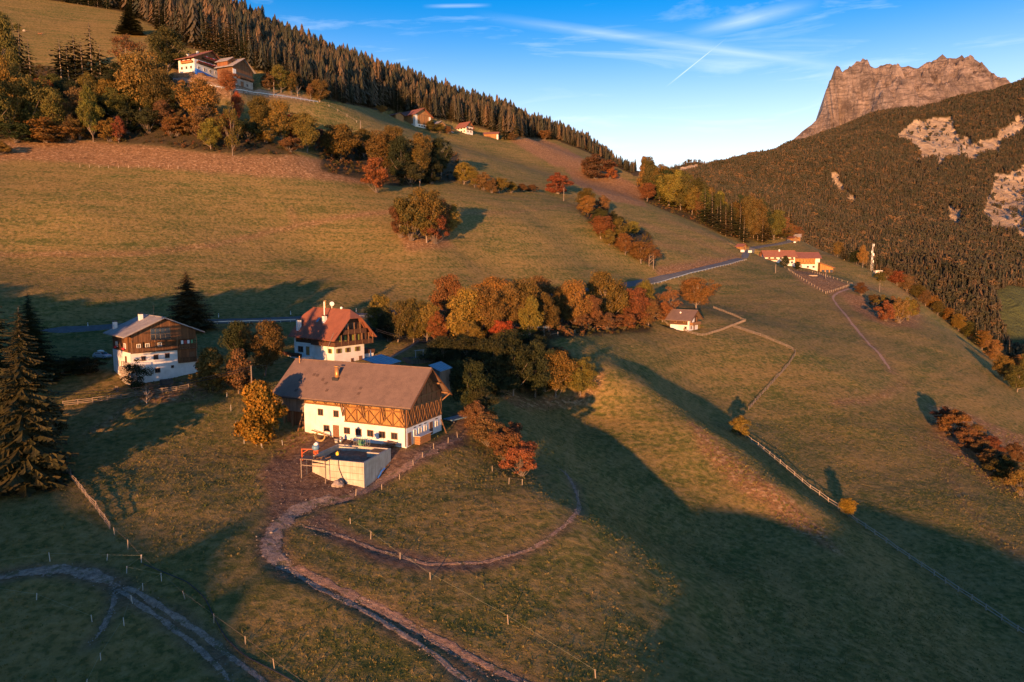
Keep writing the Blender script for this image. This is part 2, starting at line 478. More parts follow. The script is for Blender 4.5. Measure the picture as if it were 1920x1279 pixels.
for pts, hw, val in LINES:
    dmin = np.full(len(T_V), 1e9)
    for (x0, y0), (x1, y1) in zip(pts[:-1], pts[1:]):
        t = np.clip(((wx - x0) * (x1 - x0) + (wy - y0) * (y1 - y0)) / ((x1 - x0) ** 2 + (y1 - y0) ** 2), 0, 1)
        dmin = np.minimum(dmin, np.hypot(wx - x0 - t * (x1 - x0), (wy - y0 - t * (y1 - y0))))
    mask[:, 0] = np.where(infront, np.maximum(mask[:, 0], val * smooth(hw * 1.6, hw * .5, dmin)), mask[:, 0])
for tn, tp, tw in TRACKS:
    if 'road' in tn: continue
    P = px_path(tp, 0.8)
    near_ = np.nonzero((np.abs(T_V[:, 0] - P[:, 0].mean()) < np.ptp(P[:, 0]) / 2 + 4) & (np.abs(T_V[:, 1] - P[:, 1].mean()) < np.ptp(P[:, 1]) / 2 + 4))[0]
    dm = np.full(len(near_), 1e9)
    for q in P: dm = np.minimum(dm, (T_V[near_, 0] - q[0]) ** 2 + (T_V[near_, 1] - q[1]) ** 2)
    dm = np.sqrt(dm) + 0.9 * fbm(T_V[near_, 0] / 1.6, T_V[near_, 1] / 1.6, 131, 3)
    mask[near_, 1] = np.maximum(mask[near_, 1], 0.9 * smooth(tw / 2 + 0.9, tw / 2 - 0.3, dm))
mg = mask.reshape(NY, NX, 4)
for _ in range(2):
    mg[1:-1, 1:-1, :3] = (mg[1:-1, 1:-1, :3] * 2 + mg[:-2, 1:-1, :3] + mg[2:, 1:-1, :3] + mg[1:-1, :-2, :3] + mg[1:-1, 2:, :3]) / 6
FOREST_EDGE = [(-200,-60),(60,-5),(230,22),(300,55),(345,88),(400,102),(480,132),(600,185),(700,205),(760,212),(900,240),(960,257),(1040,262),(1100,285),(1190,330)]
fe = np.interp(vpx, *zip(*FOREST_EDGE))
forest_ground = (T_V[:, 1] > 430) & (vpx < 1200) & ((vpy < fe) | (T_V[:, 1] > 1030))
mask[forest_ground, 2] = 1

def add_attr(me, name, arr):
    a = me.attributes.new(name, 'FLOAT_COLOR', 'POINT')
    a.data.foreach_set('color', np.asarray(arr, np.float32).ravel())

m, nt, b = new_mat('meadow_grass')
at_n = node(nt, 'ShaderNodeAttribute', attribute_name='mask')
sep = nt.nodes.new('ShaderNodeSeparateColor')
nt.links.new(at_n.outputs['Color'], sep.inputs[0])
big = noise(nt, 0.022, 6, 0.62)
mid = noise(nt, 0.16, 6, 0.7, dist=0.4)
fine = noise(nt, 1.1, 6, 0.75)
vfine = noise(nt, 4.5, 3, 0.7)
g = mixc(nt, ramp(nt, big, [(0.38, 0.0), (0.62, 1.0)]), (0.100, 0.112, 0.024), (0.215, 0.150, 0.046))
g = mixc(nt, ramp(nt, mid, [(0.42, 0.0), (0.68, 0.75)]), g, (0.22, 0.150, 0.052))
g = mixc(nt, ramp(nt, fine, [(0.35, 0.75), (0.56, 0.0)]), g, (0.060, 0.082, 0.017))
g = mixc(nt, ramp(nt, vfine, [(0.52, 0.0), (0.75, 0.65)]), g, (0.27, 0.20, 0.085))
patchy = noise(nt, 0.42, 7, 0.75, dist=0.6)
g = mixc(nt, ramp(nt, patchy, [(0.50, 0.0), (0.66, 0.7)]), g, (0.29, 0.195, 0.072))
g = mixc(nt, ramp(nt, patchy, [(0.34, 0.7), (0.47, 0.0)]), g, (0.058, 0.080, 0.017))
mow = noise(nt, 1.0, 5, 0.65, stretch=(0.03, 0.03, 0.55), dist=0.3)
g = mixc(nt, ramp(nt, mow, [(0.44, 0.0), (0.60, 0.65)]), g, (0.27, 0.175, 0.062))
tuss = noise(nt, 0.85, 2, 0.5)
g = mixc(nt, ramp(nt, tuss, [(0.54, 0.0), (0.63, 0.55)]), g, (0.31, 0.215, 0.085))
g = mixc(nt, ramp(nt, tuss, [(0.36, 0.6), (0.45, 0.0)]), g, (0.050, 0.068, 0.016))
g = mixc(nt, ramp(nt, mow, [(0.30, 0.5), (0.42, 0.0)]), g, (0.055, 0.070, 0.018))
dry = mixc(nt, ramp(nt, fine, [(0.35, 0.0), (0.65, 1.0)]), (0.12, 0.064, 0.026), (0.36, 0.20, 0.092))
dry = mixc(nt, ramp(nt, tuss, [(0.55, 0.0), (0.64, 0.7)]), dry, (0.48, 0.31, 0.165))
dry = mixc(nt, ramp(nt, patchy, [(0.36, 0.75), (0.48, 0.0)]), dry, (0.085, 0.048, 0.022))
soil = mixc(nt, ramp(nt, fine, [(0.35, 0.0), (0.68, 1.0)]), (0.085, 0.048, 0.030), (0.24, 0.155, 0.105))
litter = mixc(nt, ramp(nt, fine, [(0.35, 0.0), (0.68, 1.0)]), (0.035, 0.030, 0.014), (0.10, 0.068, 0.034))
g = mixc(nt, sep.outputs[0], g, dry)
g = mixc(nt, sep.outputs[2], g, litter)
g = mixc(nt, sep.outputs[1], g, soil)
nt.links.new(g, b.inputs['Base Color'])
b.inputs['Roughness'].default_value = 0.95
b.inputs['Specular IOR Level'].default_value = 0.1
bm0 = bump(nt, b, tuss, 0.6, 0.5)
bm1 = bump(nt, b, fine, 0.8, 0.45)
nt.links.new(bm0.outputs[0], bm1.inputs['Normal'])
bm2 = node(nt, 'ShaderNodeBump', Strength=0.8, Distance=0.16)
nt.links.new(vfine, bm2.inputs['Height']); nt.links.new(bm1.outputs[0], bm2.inputs['Normal']); nt.links.new(bm2.outputs[0], b.inputs['Normal'])

def new_obj(name, me, mat=None, parent=None):
    o = bpy.data.objects.new(name, me)
    COL.objects.link(o)
    if mat is not None:
        me.materials.clear()
        me.materials.append(MATS[mat] if isinstance(mat, str) else mat)
    if parent is not None:
        o.parent = parent
    return o

def tag(o, label=None, cat=None, group=None, kind=None):
    for k, v in (('label', label), ('category', cat), ('group', group), ('kind', kind)):
        if v:
            o[k] = v
    return o

me = np_mesh('meadow', T_V, T_F)
add_attr(me, 'mask', mask)
terrain = tag(new_obj('meadow', me, 'meadow_grass'), 'steep autumn meadow hillside of green and brown grass', 'meadow', kind='structure')

# ------------------------------------------------------------------ far mountains
MT = [(1180,345,2500),(1260,322,2700),(1340,312,2900),(1400,296,3100),(1480,276,3500),(1560,242,3700),(1640,200,3800),(1720,184,3900),(1800,168,3900),(1860,155,3900),
    (1919,140,3850),(2100,120,3900),(1480,435,1900),(1600,480,1720),(1700,540,1520),(1800,590,1370),(1880,650,1260),(1919,600,1330),(2050,600,1400),
    (1500,350,2600),(1600,300,3000),(1700,400,2330),(1800,300,2950),(1919,400,2300),(1919,230,3350),(2100,300,3000),(1600,390,2300),(1780,480,1850),(1300,400,1950),(1180,420,1800)]
MW = [(300,3300,180),(800,4000,250),(600,1500,-260),(1000,1200,-240),(300,1500,-150),(2800,1500,-100),(3200,3000,500),(2200,5200,500),(1200,5200,300),(3400,4600,700)]
mt_fn = tps_fit([tuple(at(*c)) for c in MT] + MW, 1e-3)
mx = np.linspace(250, 3500, 520)
my = np.geomspace(1150, 4700, 420)
MXg, MYg = np.meshgrid(mx, my)
def mountain_z(x, y):
    x, y = np.atleast_1d(x).ravel(), np.atleast_1d(y).ravel()
    rib = np.abs(vnoise(x / 330 + 0.4 * y / 330, y / 900, 5)) * 2
    return mt_fn(x, y) + 70 * fbm(x / 500, y / 500, 61, 3) * smooth(1200, 1700, y) - 55 * rib * smooth(1300, 1900, y) + 9 * fbm(x / 60, y / 60, 66, 3)
MZg = mountain_z(MXg, MYg).reshape(MXg.shape)
M_V = np.stack([MXg.ravel(), MYg.ravel(), MZg.ravel()], 1)
_i = (np.arange(419)[:, None] * 520 + np.arange(519)[None, :]).ravel()
M_F = np.stack([_i, _i + 1, _i + 521, _i + 520], 1)
BARE = [[(1690,243),(1720,223),(1787,218),(1791,243),(1827,263),(1860,257),(1880,240),(1925,205),(1925,240),(1880,267),(1873,287),(1847,287),(1827,307),(1813,293),(1790,297),(1773,300),(1753,327),(1760,300),(1747,293),(1710,320),(1723,293),(1717,270),(1700,263),(1670,260)],
    [(1863,327),(1897,320),(1935,300),(1935,450),(1907,440),(1880,433),(1850,417),(1840,400),(1850,367),(1863,347)],
    [(1553,318),(1572,324),(1586,350),(1610,377),(1597,392),(1576,366),(1558,345)],
    [(1776,386),(1802,390),(1804,420),(1790,430),(1776,410)],[(1820,345),(1835,350),(1825,358),(1810,356)]]
FARMEADOW = [[(1865,545),(1900,538),(2000,545),(2000,650),(1895,655),(1880,600)]]
def px_mask(V, polys, wob, cell, seed):
    a, c = to_px(V)
    a = a + wob * fbm(V[:, 0] / cell, V[:, 1] / cell, seed, 3)
    c = c + wob * fbm(V[:, 0] / cell, V[:, 1] / cell, seed + 7, 3)
    r = np.zeros(len(V), bool)
    for p in polys:
        r |= in_poly(a, c, p)
    return r
mm = np.zeros((len(M_V), 4), np.float32)
mm[:, 0] = px_mask(M_V, BARE, 9, 40, 71)
mm[:, 1] = px_mask(M_V, FARMEADOW, 6, 40, 75)
mm[:, 3] = 1
M_V[:, 2] -= mm[:, 0] * (6 + 34 * np.abs(vnoise(M_V[:, 0] / 38, M_V[:, 1] / 150, 201)) + 14 * np.abs(vnoise(M_V[:, 0] / 14, M_V[:, 1] / 60, 202)))
m, nt, b = new_mat('mountain_ground')
at_n = node(nt, 'ShaderNodeAttribute', attribute_name='mask')
sep = nt.nodes.new('ShaderNodeSeparateColor')
nt.links.new(at_n.outputs['Color'], sep.inputs[0])
n1 = noise(nt, 0.02, 8, 0.7, dist=0.5)
n2 = noise(nt, 0.006, 8, 0.7, stretch=(1, 1, 3))
rock = mixc(nt, ramp(nt, n1, [(0.35, 0.0), (0.65, 1.0)]), (0.26, 0.19, 0.12), (0.50, 0.40, 0.28))
base = mixc(nt, n2, (0.035, 0.032, 0.014), (0.075, 0.055, 0.025))
c = mixc(nt, sep.outputs[1], base, (0.075, 0.085, 0.025))
c = mixc(nt, ramp(nt, sep.outputs[0], [(0.3, 0.0), (0.7, 1.0)]), c, rock)
nt.links.new(c, b.inputs['Base Color'])
bump(nt, b, n1, 1.0, 25.0)
me = np_mesh('forested_mountain', M_V, M_F)
add_attr(me, 'mask', mm)
tag(new_obj('forested_mountain', me, 'mountain_ground'), 'forested mountain flank with pale landslide scars across the valley', 'mountain', kind='structure')

# -- rock peak: cliffs on its left, broken ridge to the right
RIDGE = [(1440,282),(1470,274),(1500,252),(1524,232),(1534,222),(1540,212),(1543,196),(1546,180),(1548,168),(1553,162),(1554,148),(1561,142),(1563,128),(1568,122),(1575,124),(1580,136),(1588,133),(1592,124),(1600,122),(1606,116),(1613,119),(1617,113),(1626,110),(1632,122),(1640,127),(1650,123),(1662,121),(1672,129),(1690,127),(1700,124),(1712,129),(1722,130),(1735,118),(1748,116),(1755,113),(1764,106),(1770,101),(1778,108),(1790,110),(1800,106),(1812,113),(1822,110),(1838,120),(1845,130),(1860,146),(1890,165),(1940,190)]
px_cols = np.interp(np.arange(0, 520), np.linspace(0, 519, 6), [1440, 1530, 1560, 1660, 1800, 1930])
YR = 4150.0
rx = np.array([at(p, np.interp(p, *zip(*RIDGE)), YR).x for p in px_cols])
ry = np.r_[np.linspace(3600, 3950, 50)[:-1], np.linspace(3950, 4300, 150), np.linspace(4310, 4700, 20)]
RX, RY = np.meshgrid(rx, ry)
RPX = np.interp(RX, rx, px_cols)
hz = np.interp(RPX, *zip(*[(p, at(p, q, YR).z) for p, q in RIDGE]))
cliff = smooth(1526, 1546, RPX) * smooth(1650, 1570, RPX)
hz = hz + (24 * vnoise(RX / 40, RX * 0, 81) + 16 * vnoise(RX / 17, RX * 0, 82)) * (0.45 + 0.75 * cliff)
yr = YR + 40 * fbm(RX / 110, RY * 0, 83, 3)
front = np.maximum(yr - RY, 0)
back = np.maximum(RY - yr, 0)
steep = 0.66 + 2.3 * cliff + 0.12 * smooth(1700, 1800, RPX)
drop = steep * np.minimum(front, 130) + 0.55 * np.maximum(front - 130, 0) + 1.3 * np.maximum(front - 260, 0)
def ridged(x, y, sd): return 1 - 2 * np.abs(vnoise(x, y, sd))
warp = 30 * fbm(RX / 80, RY / 80, 88, 3)
g1 = ridged((RX + 0.55 * RY + warp) / 95, (RY - .3 * RX) / 420, 85)
g2 = ridged((RX + 0.7 * RY + warp) / 34, (RY - .3 * RX) / 170, 86)
g3 = ridged((RX - 0.2 * RY) / 14, RY / 60, 89)
crag = fbm(RX / 40, RY / 40, 87, 5)
amp = smooth(0, 70, front) * (.25 + .75 * smooth(380, 150, front))
notch = np.exp(-((RPX - 1570 - 4 * vnoise(RY / 40, RY * 0, 90)) / 5.0) ** 2) * smooth(10, 60, front) * smooth(260, 120, front)
RZ = hz - drop - back * 1.2 + amp * ((58 + 45 * cliff) * (g1 - .75) + 40 * (g2 - .75) + 14 * (g3 - .75) + 55 * crag) - 130 * notch
R_V = np.stack([RX.ravel(), RY.ravel(), RZ.ravel()], 1)
nxr, nyr = RX.shape[1], RX.shape[0]
_i = (np.arange(nyr - 1)[:, None] * nxr + np.arange(nxr - 1)[None, :]).ravel()
R_F = np.stack([_i, _i + 1, _i + nxr + 1, _i + nxr], 1)
m, nt, b = new_mat('peak_rock')
geo = nt.nodes.new('ShaderNodeNewGeometry')
sx = nt.nodes.new('ShaderNodeSeparateXYZ'); nt.links.new(geo.outputs['Normal'], sx.inputs[0])
n1 = noise(nt, 0.012, 9, 0.72, stretch=(1, 1, 0.5), dist=0.6)
n2 = noise(nt, 0.05, 6, 0.7)
strata = noise(nt, 0.03, 5, 0.7, stretch=(0.35, 0.35, 2.6), dist=0.5)
rock = mixc(nt, ramp(nt, n1, [(0.36, 0.0), (0.64, 1.0)]), (0.075, 0.056, 0.047), (0.28, 0.215, 0.18))
rock = mixc(nt, ramp(nt, strata, [(0.40, 0.75), (0.52, 0.0)]), rock, (0.06, 0.046, 0.040))
rock = mixc(nt, ramp(nt, n2, [(0.55, 0.0), (0.7, 0.6)]), rock, (0.36, 0.285, 0.24))
turf = mixc(nt, n2, (0.10, 0.062, 0.028), (0.16, 0.11, 0.05))
slope = nt.nodes.new('ShaderNodeMath'); slope.operation = 'ADD'
nt.links.new(sx.outputs[2], slope.inputs[0])
sc2 = nt.nodes.new('ShaderNodeMath'); sc2.operation = 'MULTIPLY_ADD'; sc2.inputs[1].default_value = 0.5; sc2.inputs[2].default_value = -0.25
nt.links.new(n1, sc2.inputs[0]); nt.links.new(sc2.outputs[0], slope.inputs[1])
c = mixc(nt, ramp(nt, slope.outputs[0], [(0.72, 0.0), (0.84, 0.85)]), rock, turf)
nt.links.new(c, b.inputs['Base Color'])
bump(nt, b, n2, 1.0, 14.0)
me = np_mesh('rock_peak', R_V, R_F, smooth_shade=False)
tag(new_obj('rock_peak', me, 'peak_rock'), 'craggy bare rock peak with a sheer cliff rising above the forest', 'mountain', kind='structure')

# -- small far hill with a rock band, seen through the gap
hx, hy = np.meshgrid(np.linspace(750, 1350, 90), np.linspace(4200, 4700, 50))
hp = CX + F * hx / (4400 * 0.977)
hz2 = np.interp(hp, [1190,1240,1262,1280,1300,1318,1335,1350,1400], [at(1300, q, 4400).z for q in (345,326,312,306,303,306,312,318,330)])
H_Z = hz2 - 0.55 * np.maximum(4400 - hy, 0) - 0.8 * np.maximum(hy - 4400, 0) + 14 * fbm(hx / 60, hy / 60, 91, 4)
H_V = np.stack([hx.ravel(), hy.ravel(), H_Z.ravel()], 1)
_i = (np.arange(49)[:, None] * 90 + np.arange(89)[None, :]).ravel()
me = np_mesh('wooded_hill', H_V, np.stack([_i, _i + 1, _i + 91, _i + 90], 1))
hm = np.zeros((len(H_V), 4), np.float32); hm[:, 3] = 1
hm[:, 0] = px_mask(H_V, [[(1262,322),(1285,312),(1308,308),(1312,316),(1292,322),(1270,327)]], 5, 30, 95)
add_attr(me, 'mask', hm)
tag(new_obj('wooded_hill', me, 'mountain_ground'), 'low wooded hill with a pale rock band in the valley gap', 'hill', kind='structure')

# ------------------------------------------------------------------ plants
rng = np.random.default_rng(7)

def tube(path, radii, n=6):
    """tapered tube along a polyline -> verts, quads"""
    path = np.asarray(path, float)
    V, Fc = [], []
    for i, p in enumerate(path):
        t = path[min(i + 1, len(path) - 1)] - path[max(i - 1, 0)]
        t = t / (np.linalg.norm(t) + 1e-9)
        a = np.cross(t, (0.3, 0.9, 0.1) if abs(t[2]) > 0.8 else (0, 0, 1))
        a /= np.linalg.norm(a) + 1e-9
        c = np.cross(t, a)
        for k in range(n):
            q = 2 * math.pi * k / n
            V.append(p + radii[i] * (a * math.cos(q) + c * math.sin(q)))
    for i in range(len(path) - 1):
        for k in range(n):
            k2 = (k + 1) % n
            Fc.append((i * n + k, i * n + k2, (i + 1) * n + k2, (i + 1) * n + k))
    return np.array(V), np.array(Fc)

def join_parts(parts):
    V, Fc, o = [], [], 0
    for v, f in parts:
        V.append(v); Fc.append(np.asarray(f) + o); o += len(v)
    return np.concatenate(V), np.concatenate(Fc)

def leaf_quads(cen, nrm, size, r, stretch=1.5):
    """one small rhombic leaf tuft per centre, facing roughly along nrm"""
    n = len(cen)
    nrm = nrm + r.normal(0, 0.55, (n, 3))
    nrm /= np.linalg.norm(nrm, axis=1, keepdims=True) + 1e-9
    a = np.cross(nrm, r.normal(0, 1, (n, 3)))
    a /= np.linalg.norm(a, axis=1, keepdims=True) + 1e-9
    c = np.cross(nrm, a)
    s = (size * r.uniform(0.6, 1.4, n))[:, None]
    V = np.stack([cen - a * s * stretch, cen + c * s + nrm * s * 0.3, cen + a * s * stretch, cen - c * s + nrm * s * 0.3], 1).reshape(-1, 3)
    return V, np.arange(4 * n).reshape(-1, 4)

def make_broadleaf(seed, n_clump=46, n_leaf=5200, shape='round', leaf=0.015, thin=0.0):
    """unit tree: height 1, crown about 1 wide (scaled per tree). returns trunk mesh, crown mesh"""
    r = np.random.default_rng(seed)
    lo = {'round': 0.10, 'tall': 0.12, 'bush': 0.0, 'cone': 0.0}[shape]
    cz, hz_ = (1 + lo) / 2, (1 - lo) / 2
    C = []
    while len(C) < n_clump:
        p = r.uniform(-1, 1, 3)
        q = np.linalg.norm(p)
        if q > 1 or q < 0.35:
            continue
        w = 1.0
        if shape == 'tall':
            w = 0.35 + 0.65 * (1 - max(p[2], 0) ** 1.5)
        if shape == 'cone':
            w = 1.12 - 0.42 * (p[2] + 1)
            p[2] = min(p[2], 0.98)
        if shape == 'bush':
            w = 1.05 - 0.4 * max(p[2], 0)
        lob = 0.82 + 0.30 * math.sin(3 * math.atan2(p[1], p[0]) + seed) * math.cos(2.3 * p[2] + seed * 1.7) + r.uniform(-.08, .14)
        w *= lob
        C.append((p[0] * 0.40 * w, p[1] * 0.40 * w, cz + p[2] * hz_ * 0.88))
    C = np.array(C)
    rad = r.gamma(4.0, 0.019, n_clump).clip(0.03, 0.15)
    per = np.maximum((n_leaf * rad ** 2 / (rad ** 2).sum()).astype(int), 3)
    idx = np.repeat(np.arange(n_clump), per)
    d = r.normal(0, 1, (len(idx), 3))
    d[:, 2] = d[:, 2] * 0.8 + 0.25
    d /= np.linalg.norm(d, axis=1, keepdims=True)
    rr = rad[idx] * r.uniform(0.55, 1.12, len(idx))
    cen = C[idx] + d * rr[:, None] * np.array([1.15, 1.15, 0.8])
    keep = cen[:, 2] > 0.02
    out = cen - np.array([0, 0, cz])
    V, Q = leaf_quads(cen[keep], d[keep] + 0.4 * out[keep], np.full(keep.sum(), leaf), r)
    V[:, 2] = np.clip(V[:, 2], 0.0, None) / max(1.0, V[:, 2].max())
    crown = np_mesh('crown', V, Q, False)
    # trunk and limbs
    parts = []
    tr = 0.02 if shape != 'bush' else 0.012
    k = 7
    zt = np.linspace(-0.04, 0.78, k)
    wob_ = np.cumsum(r.normal(0, 0.012, (k, 2)), 0)
    path = np.c_[wob_ - wob_[0], zt]
    parts.append(tube(path, np.linspace(tr, tr * 0.3, k), 7))
    for j in r.permutation(n_clump)[: (14 if shape != 'bush' else 18)]:
        e = C[j]
        s = path[min(int((e[2] * 0.55) / 0.82 * k), k - 1)] if shape != 'bush' else np.array([r.normal(0, .03), r.normal(0, .03), 0.0])
        mid_ = (s + e) / 2 + np.array([0, 0, -0.03])
        parts.append(tube([s, mid_, e], [tr * 0.5, tr * 0.32, tr * 0.1], 5))
    V, Q = join_parts(parts)
    return np_mesh('trunk', V, Q), crown

def make_conifer(seed, levels=26, per=9, start=0.05, R=0.21, stations=4, droop=0.35, ragged=0.25, bare=False, trunk_r=0.013, wide=.42):
    r = np.random.default_rng(seed)
    V, Q = [], []
    o = 0
    for i in range(levels):
        t = start + (0.985 - start) * (i / (levels - 1)) ** 0.92
        rad = R * (1 - (t - start) / (1.0 - start)) ** 0.8 + 0.006
        if bare:
            rad = R * (0.35 + 0.65 * math.sin(math.pi * min(1, 0.25 + 0.75 * (t - start) / (1 - start)))) * (1.02 - t) ** 0.35
        n = max(4, int(per * (0.55 + 0.45 * rad / R)))
        a0 = r.uniform(0, 6.28)
        for k in range(n):
            a = a0 + 6.283 * k / n + r.normal(0, 0.18)
            L = rad * r.uniform(1 - ragged, 1 + ragged)
            dx, dy = math.cos(a), math.sin(a)
            lx, ly = -dy, dx
            z0 = t + r.normal(0, 0.014)
            for s in range(stations):
                f0, f1 = s / stations, (s + 1) / stations
                zz = lambda f: z0 - droop * L * (f ** 1.3) + 0.16 * L * f ** 3
                w = L * (wide * (1 - 0.55 * f1)) * r.uniform(0.7, 1.25)
                p0 = (dx * L * f0, dy * L * f0, zz(f0))
                p1 = (dx * L * f1 * 1.08, dy * L * f1 * 1.08, zz(f1) - 0.10 * w)
                fm = f0 + 0.75 * (f1 - f0)
                for sg in (-1, 1):
                    tip = (dx * L * (fm + 0.08) + sg * lx * w, dy * L * (fm + 0.08) + sg * ly * w, zz(fm) - w * r.uniform(0.35, 0.75))
                    low = (dx * L * (f1 + 0.06) + sg * lx * w * 0.35, dy * L * (f1 + 0.06) + sg * ly * w * 0.35, zz(f1) - w * r.uniform(0.3, 0.7))
                    V += [p0, tip, low, p1]
                    Q.append((o, o + 1, o + 2, o + 3)); o += 4
    V = np.array(V); V[:, 2] = np.clip(V[:, 2], 0.005, 1.0)
    crown = np_mesh('crown', V, np.array(Q), False)
    tv, tq = tube([(0, 0, -0.05), (0, 0, 0.3), (0.004, 0, 0.7), (0, 0, 0.99)], [trunk_r, trunk_r * 0.8, trunk_r * 0.45, 0.001], 7)
    return np_mesh('trunk', tv, tq), crown

def make_far_conifer(seed, levels=8, n=6, R=0.17, trunk=True):
    r = np.random.default_rng(seed)
    V, T = [], []
    o = 0
    for i in range(levels):
        t = 0.10 + 0.86 * i / levels
        rad = R * (1 - t) ** 0.75 * r.uniform(0.85, 1.15) + 0.01
        a0 = r.uniform(0, 6.28)
        for k in range(n):
            a = a0 + 6.283 * k / n + r.normal(0, .15)
            L = rad * r.uniform(0.7, 1.25)
            b2 = 3.6 / n
            V += [(0, 0, min(t + 0.19, 1.0)), (L * .75 * math.cos(a - b2 * .55), L * .75 * math.sin(a - b2 * .55), t + .01), (L * math.cos(a), L * math.sin(a), t - 0.05), (L * .75 * math.cos(a + b2 * .55), L * .75 * math.sin(a + b2 * .55), t + .01)]
            T.append((o, o + 1, o + 2, o + 3)); o += 4
    return np_mesh('far_conifer', np.array(V), np.array(T), False)

def leaf_mat(name, varied=0.45, translucent=True):
    m, nt, b = new_mat(name)
    oi = nt.nodes.new('ShaderNodeObjectInfo')
    ge = nt.nodes.new('ShaderNodeNewGeometry')
    isl = ge.outputs['Random Per Island']
    base = oi.outputs['Color']
    dark = mixc(nt, 1.0, base, (0.45, 0.55, 0.5), 'MULTIPLY')
    lite = mixc(nt, 1.0, base, (1.45, 1.30, 1.2), 'MULTIPLY')
    c = mixc(nt, isl, dark, lite)
    clump = noise(nt, 5.0, 2, 0.5)
    c = mixc(nt, ramp(nt, clump, [(0.38, 0.0), (0.66, 0.55)]), c, mixc(nt, 1.0, c, (1.18, 0.90, 0.78), 'MULTIPLY'))
    nt.links.new(c, b.inputs['Base Color'])
    b.inputs['Roughness'].default_value = 0.75
    b.inputs['Specular IOR Level'].default_value = 0.15
    return m
leaf_mat('leaves')
leaf_mat('needles')
m, nt, b = new_mat('forest_needles')          # instanced woods: colour differs from tree to tree
oi = nt.nodes.new('ShaderNodeObjectInfo')
ge = nt.nodes.new('ShaderNodeNewGeometry')
c = ramp(nt, oi.outputs['Random'], [(0.0, (0.034, 0.038, 0.022)), (0.5, (0.058, 0.052, 0.030)), (0.85, (0.090, 0.066, 0.038)), (1.0, (0.15, 0.090, 0.042))])
c = mixc(nt, ge.outputs['Random Per Island'], mixc(nt, 1.0, c, (0.72, 0.75, 0.78), 'MULTIPLY'), mixc(nt, 1.0, c, (1.22, 1.18, 1.12), 'MULTIPLY'))
nt.links.new(c, b.inputs['Base Color'])
plain('bark', (0.19, 0.145, 0.11), 0.4, 8.0, 0.95, stretch=(1, 1, 0.2))
plain('pale_bark', (0.30, 0.24, 0.19), 0.3, 8.0, 0.95, stretch=(1, 1, 0.2))

BROAD = {'round': [make_broadleaf(s, 105, 13000, 'round', 0.0092) for s in (1, 2, 3, 4, 5, 6)],
         'tall': [make_broadleaf(s, 85, 11000, 'tall', 0.0092) for s in (11, 12, 13)],
         'bush': [make_broadleaf(s, 60, 9000, 'bush', 0.0125) for s in (21, 22, 23)],
         'sparse': [make_broadleaf(s, 40, 3600, 'round', 0.011) for s in (31, 32)],
         'cone': [make_broadleaf(s, 90, 9000, 'cone', 0.016) for s in (35, 36)],
         'bare': [make_broadleaf(41, 30, 260, 'round', 0.012)]}
CONE = {'spruce': [make_conifer(s, 50, 19, 0.02, 0.22, 7, ragged=.45, wide=.27) for s in (51, 52)],
        'slim': [make_conifer(s, 20, 8, 0.08, 0.17, 2, ragged=0.3) for s in (53, 54, 55)],
        'pine': [make_conifer(s, 15, 8, 0.42, 0.17, 2, 0.2, 0.4, True) for s in (56, 57)],
        'larch': [make_conifer(s, 34, 12, 0.02, 0.36, 4, 0.10, 0.35) for s in (58,)]}
for lst, lm, bk in ([(v, 'leaves', 'bark') for v in BROAD.values()] + [(v, 'needles', 'bark') for v in CONE.values()]):
    for t_, c_ in lst:
        t_.materials.append(MATS[bk]); c_.materials.append(MATS[lm])
for t_, c_ in BROAD['bare'] + CONE['pine']:
    t_.materials[0] = MATS['pale_bark']

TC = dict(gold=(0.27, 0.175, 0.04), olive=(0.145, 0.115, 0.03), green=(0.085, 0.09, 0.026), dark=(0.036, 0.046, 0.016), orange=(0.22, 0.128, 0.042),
          red=(0.36, 0.085, 0.03), brown=(0.165, 0.095, 0.042), yellow=(0.40, 0.25, 0.032), lime=(0.19, 0.165, 0.034), rust=(0.22, 0.088, 0.036), sp=(0.050, 0.056, 0.024), spl=(0.085, 0.068, 0.026))
CW = dict(gold='golden', olive='olive green', green='green', dark='dark green', orange='orange', red='bright red', brown='brown', yellow='yellow', lime='yellow green', rust='rusty red', sp='dark green', spl='olive brown')

def plant(pos, h, w, kind, col, label, cat, group, parts=True, sink=0.0):
    src = (CONE if kind in CONE else BROAD)[kind]
    tm, cm = src[int(rng.integers(len(src)))]
    unit_w = {'spruce': 0.46, 'slim': 0.33, 'pine': 0.32, 'larch': 0.70}.get(kind, 0.98)
    name = {'spruce': 'spruce_tree', 'slim': 'conifer_tree', 'pine': 'pine_tree', 'larch': 'golden_tree', 'bush': 'bush', 'bare': 'bare_tree'}.get(kind, 'broadleaf_tree')
    jit = rng.uniform(0.75, 1.3) * 0.62
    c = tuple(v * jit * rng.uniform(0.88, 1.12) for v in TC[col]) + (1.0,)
    sx_ = w / unit_w
    if parts:
        e = bpy.data.objects.new(name, None)
        COL.objects.link(e)
        e.location = pos - Vector((0, 0, sink))
        e.rotation_euler = (rng.normal(0, 0.03), rng.normal(0, 0.03), rng.uniform(0, 6.28))
        e.scale = (sx_ * rng.uniform(.93, 1.07), sx_ * rng.uniform(.93, 1.07), h)
        e.empty_display_size = 0.2
        new_obj('trunk', tm, None, e)
        k = new_obj('crown' if kind != 'bush' else 'foliage', cm, None, e)
        k.color = c
    else:
        e = new_obj(name, cm)
        e.color = c
        e.location = pos
        e.rotation_euler = (0, 0, rng.uniform(0, 6.28))
        e.scale = (sx_, sx_, h)
    return tag(e, label, cat, group)

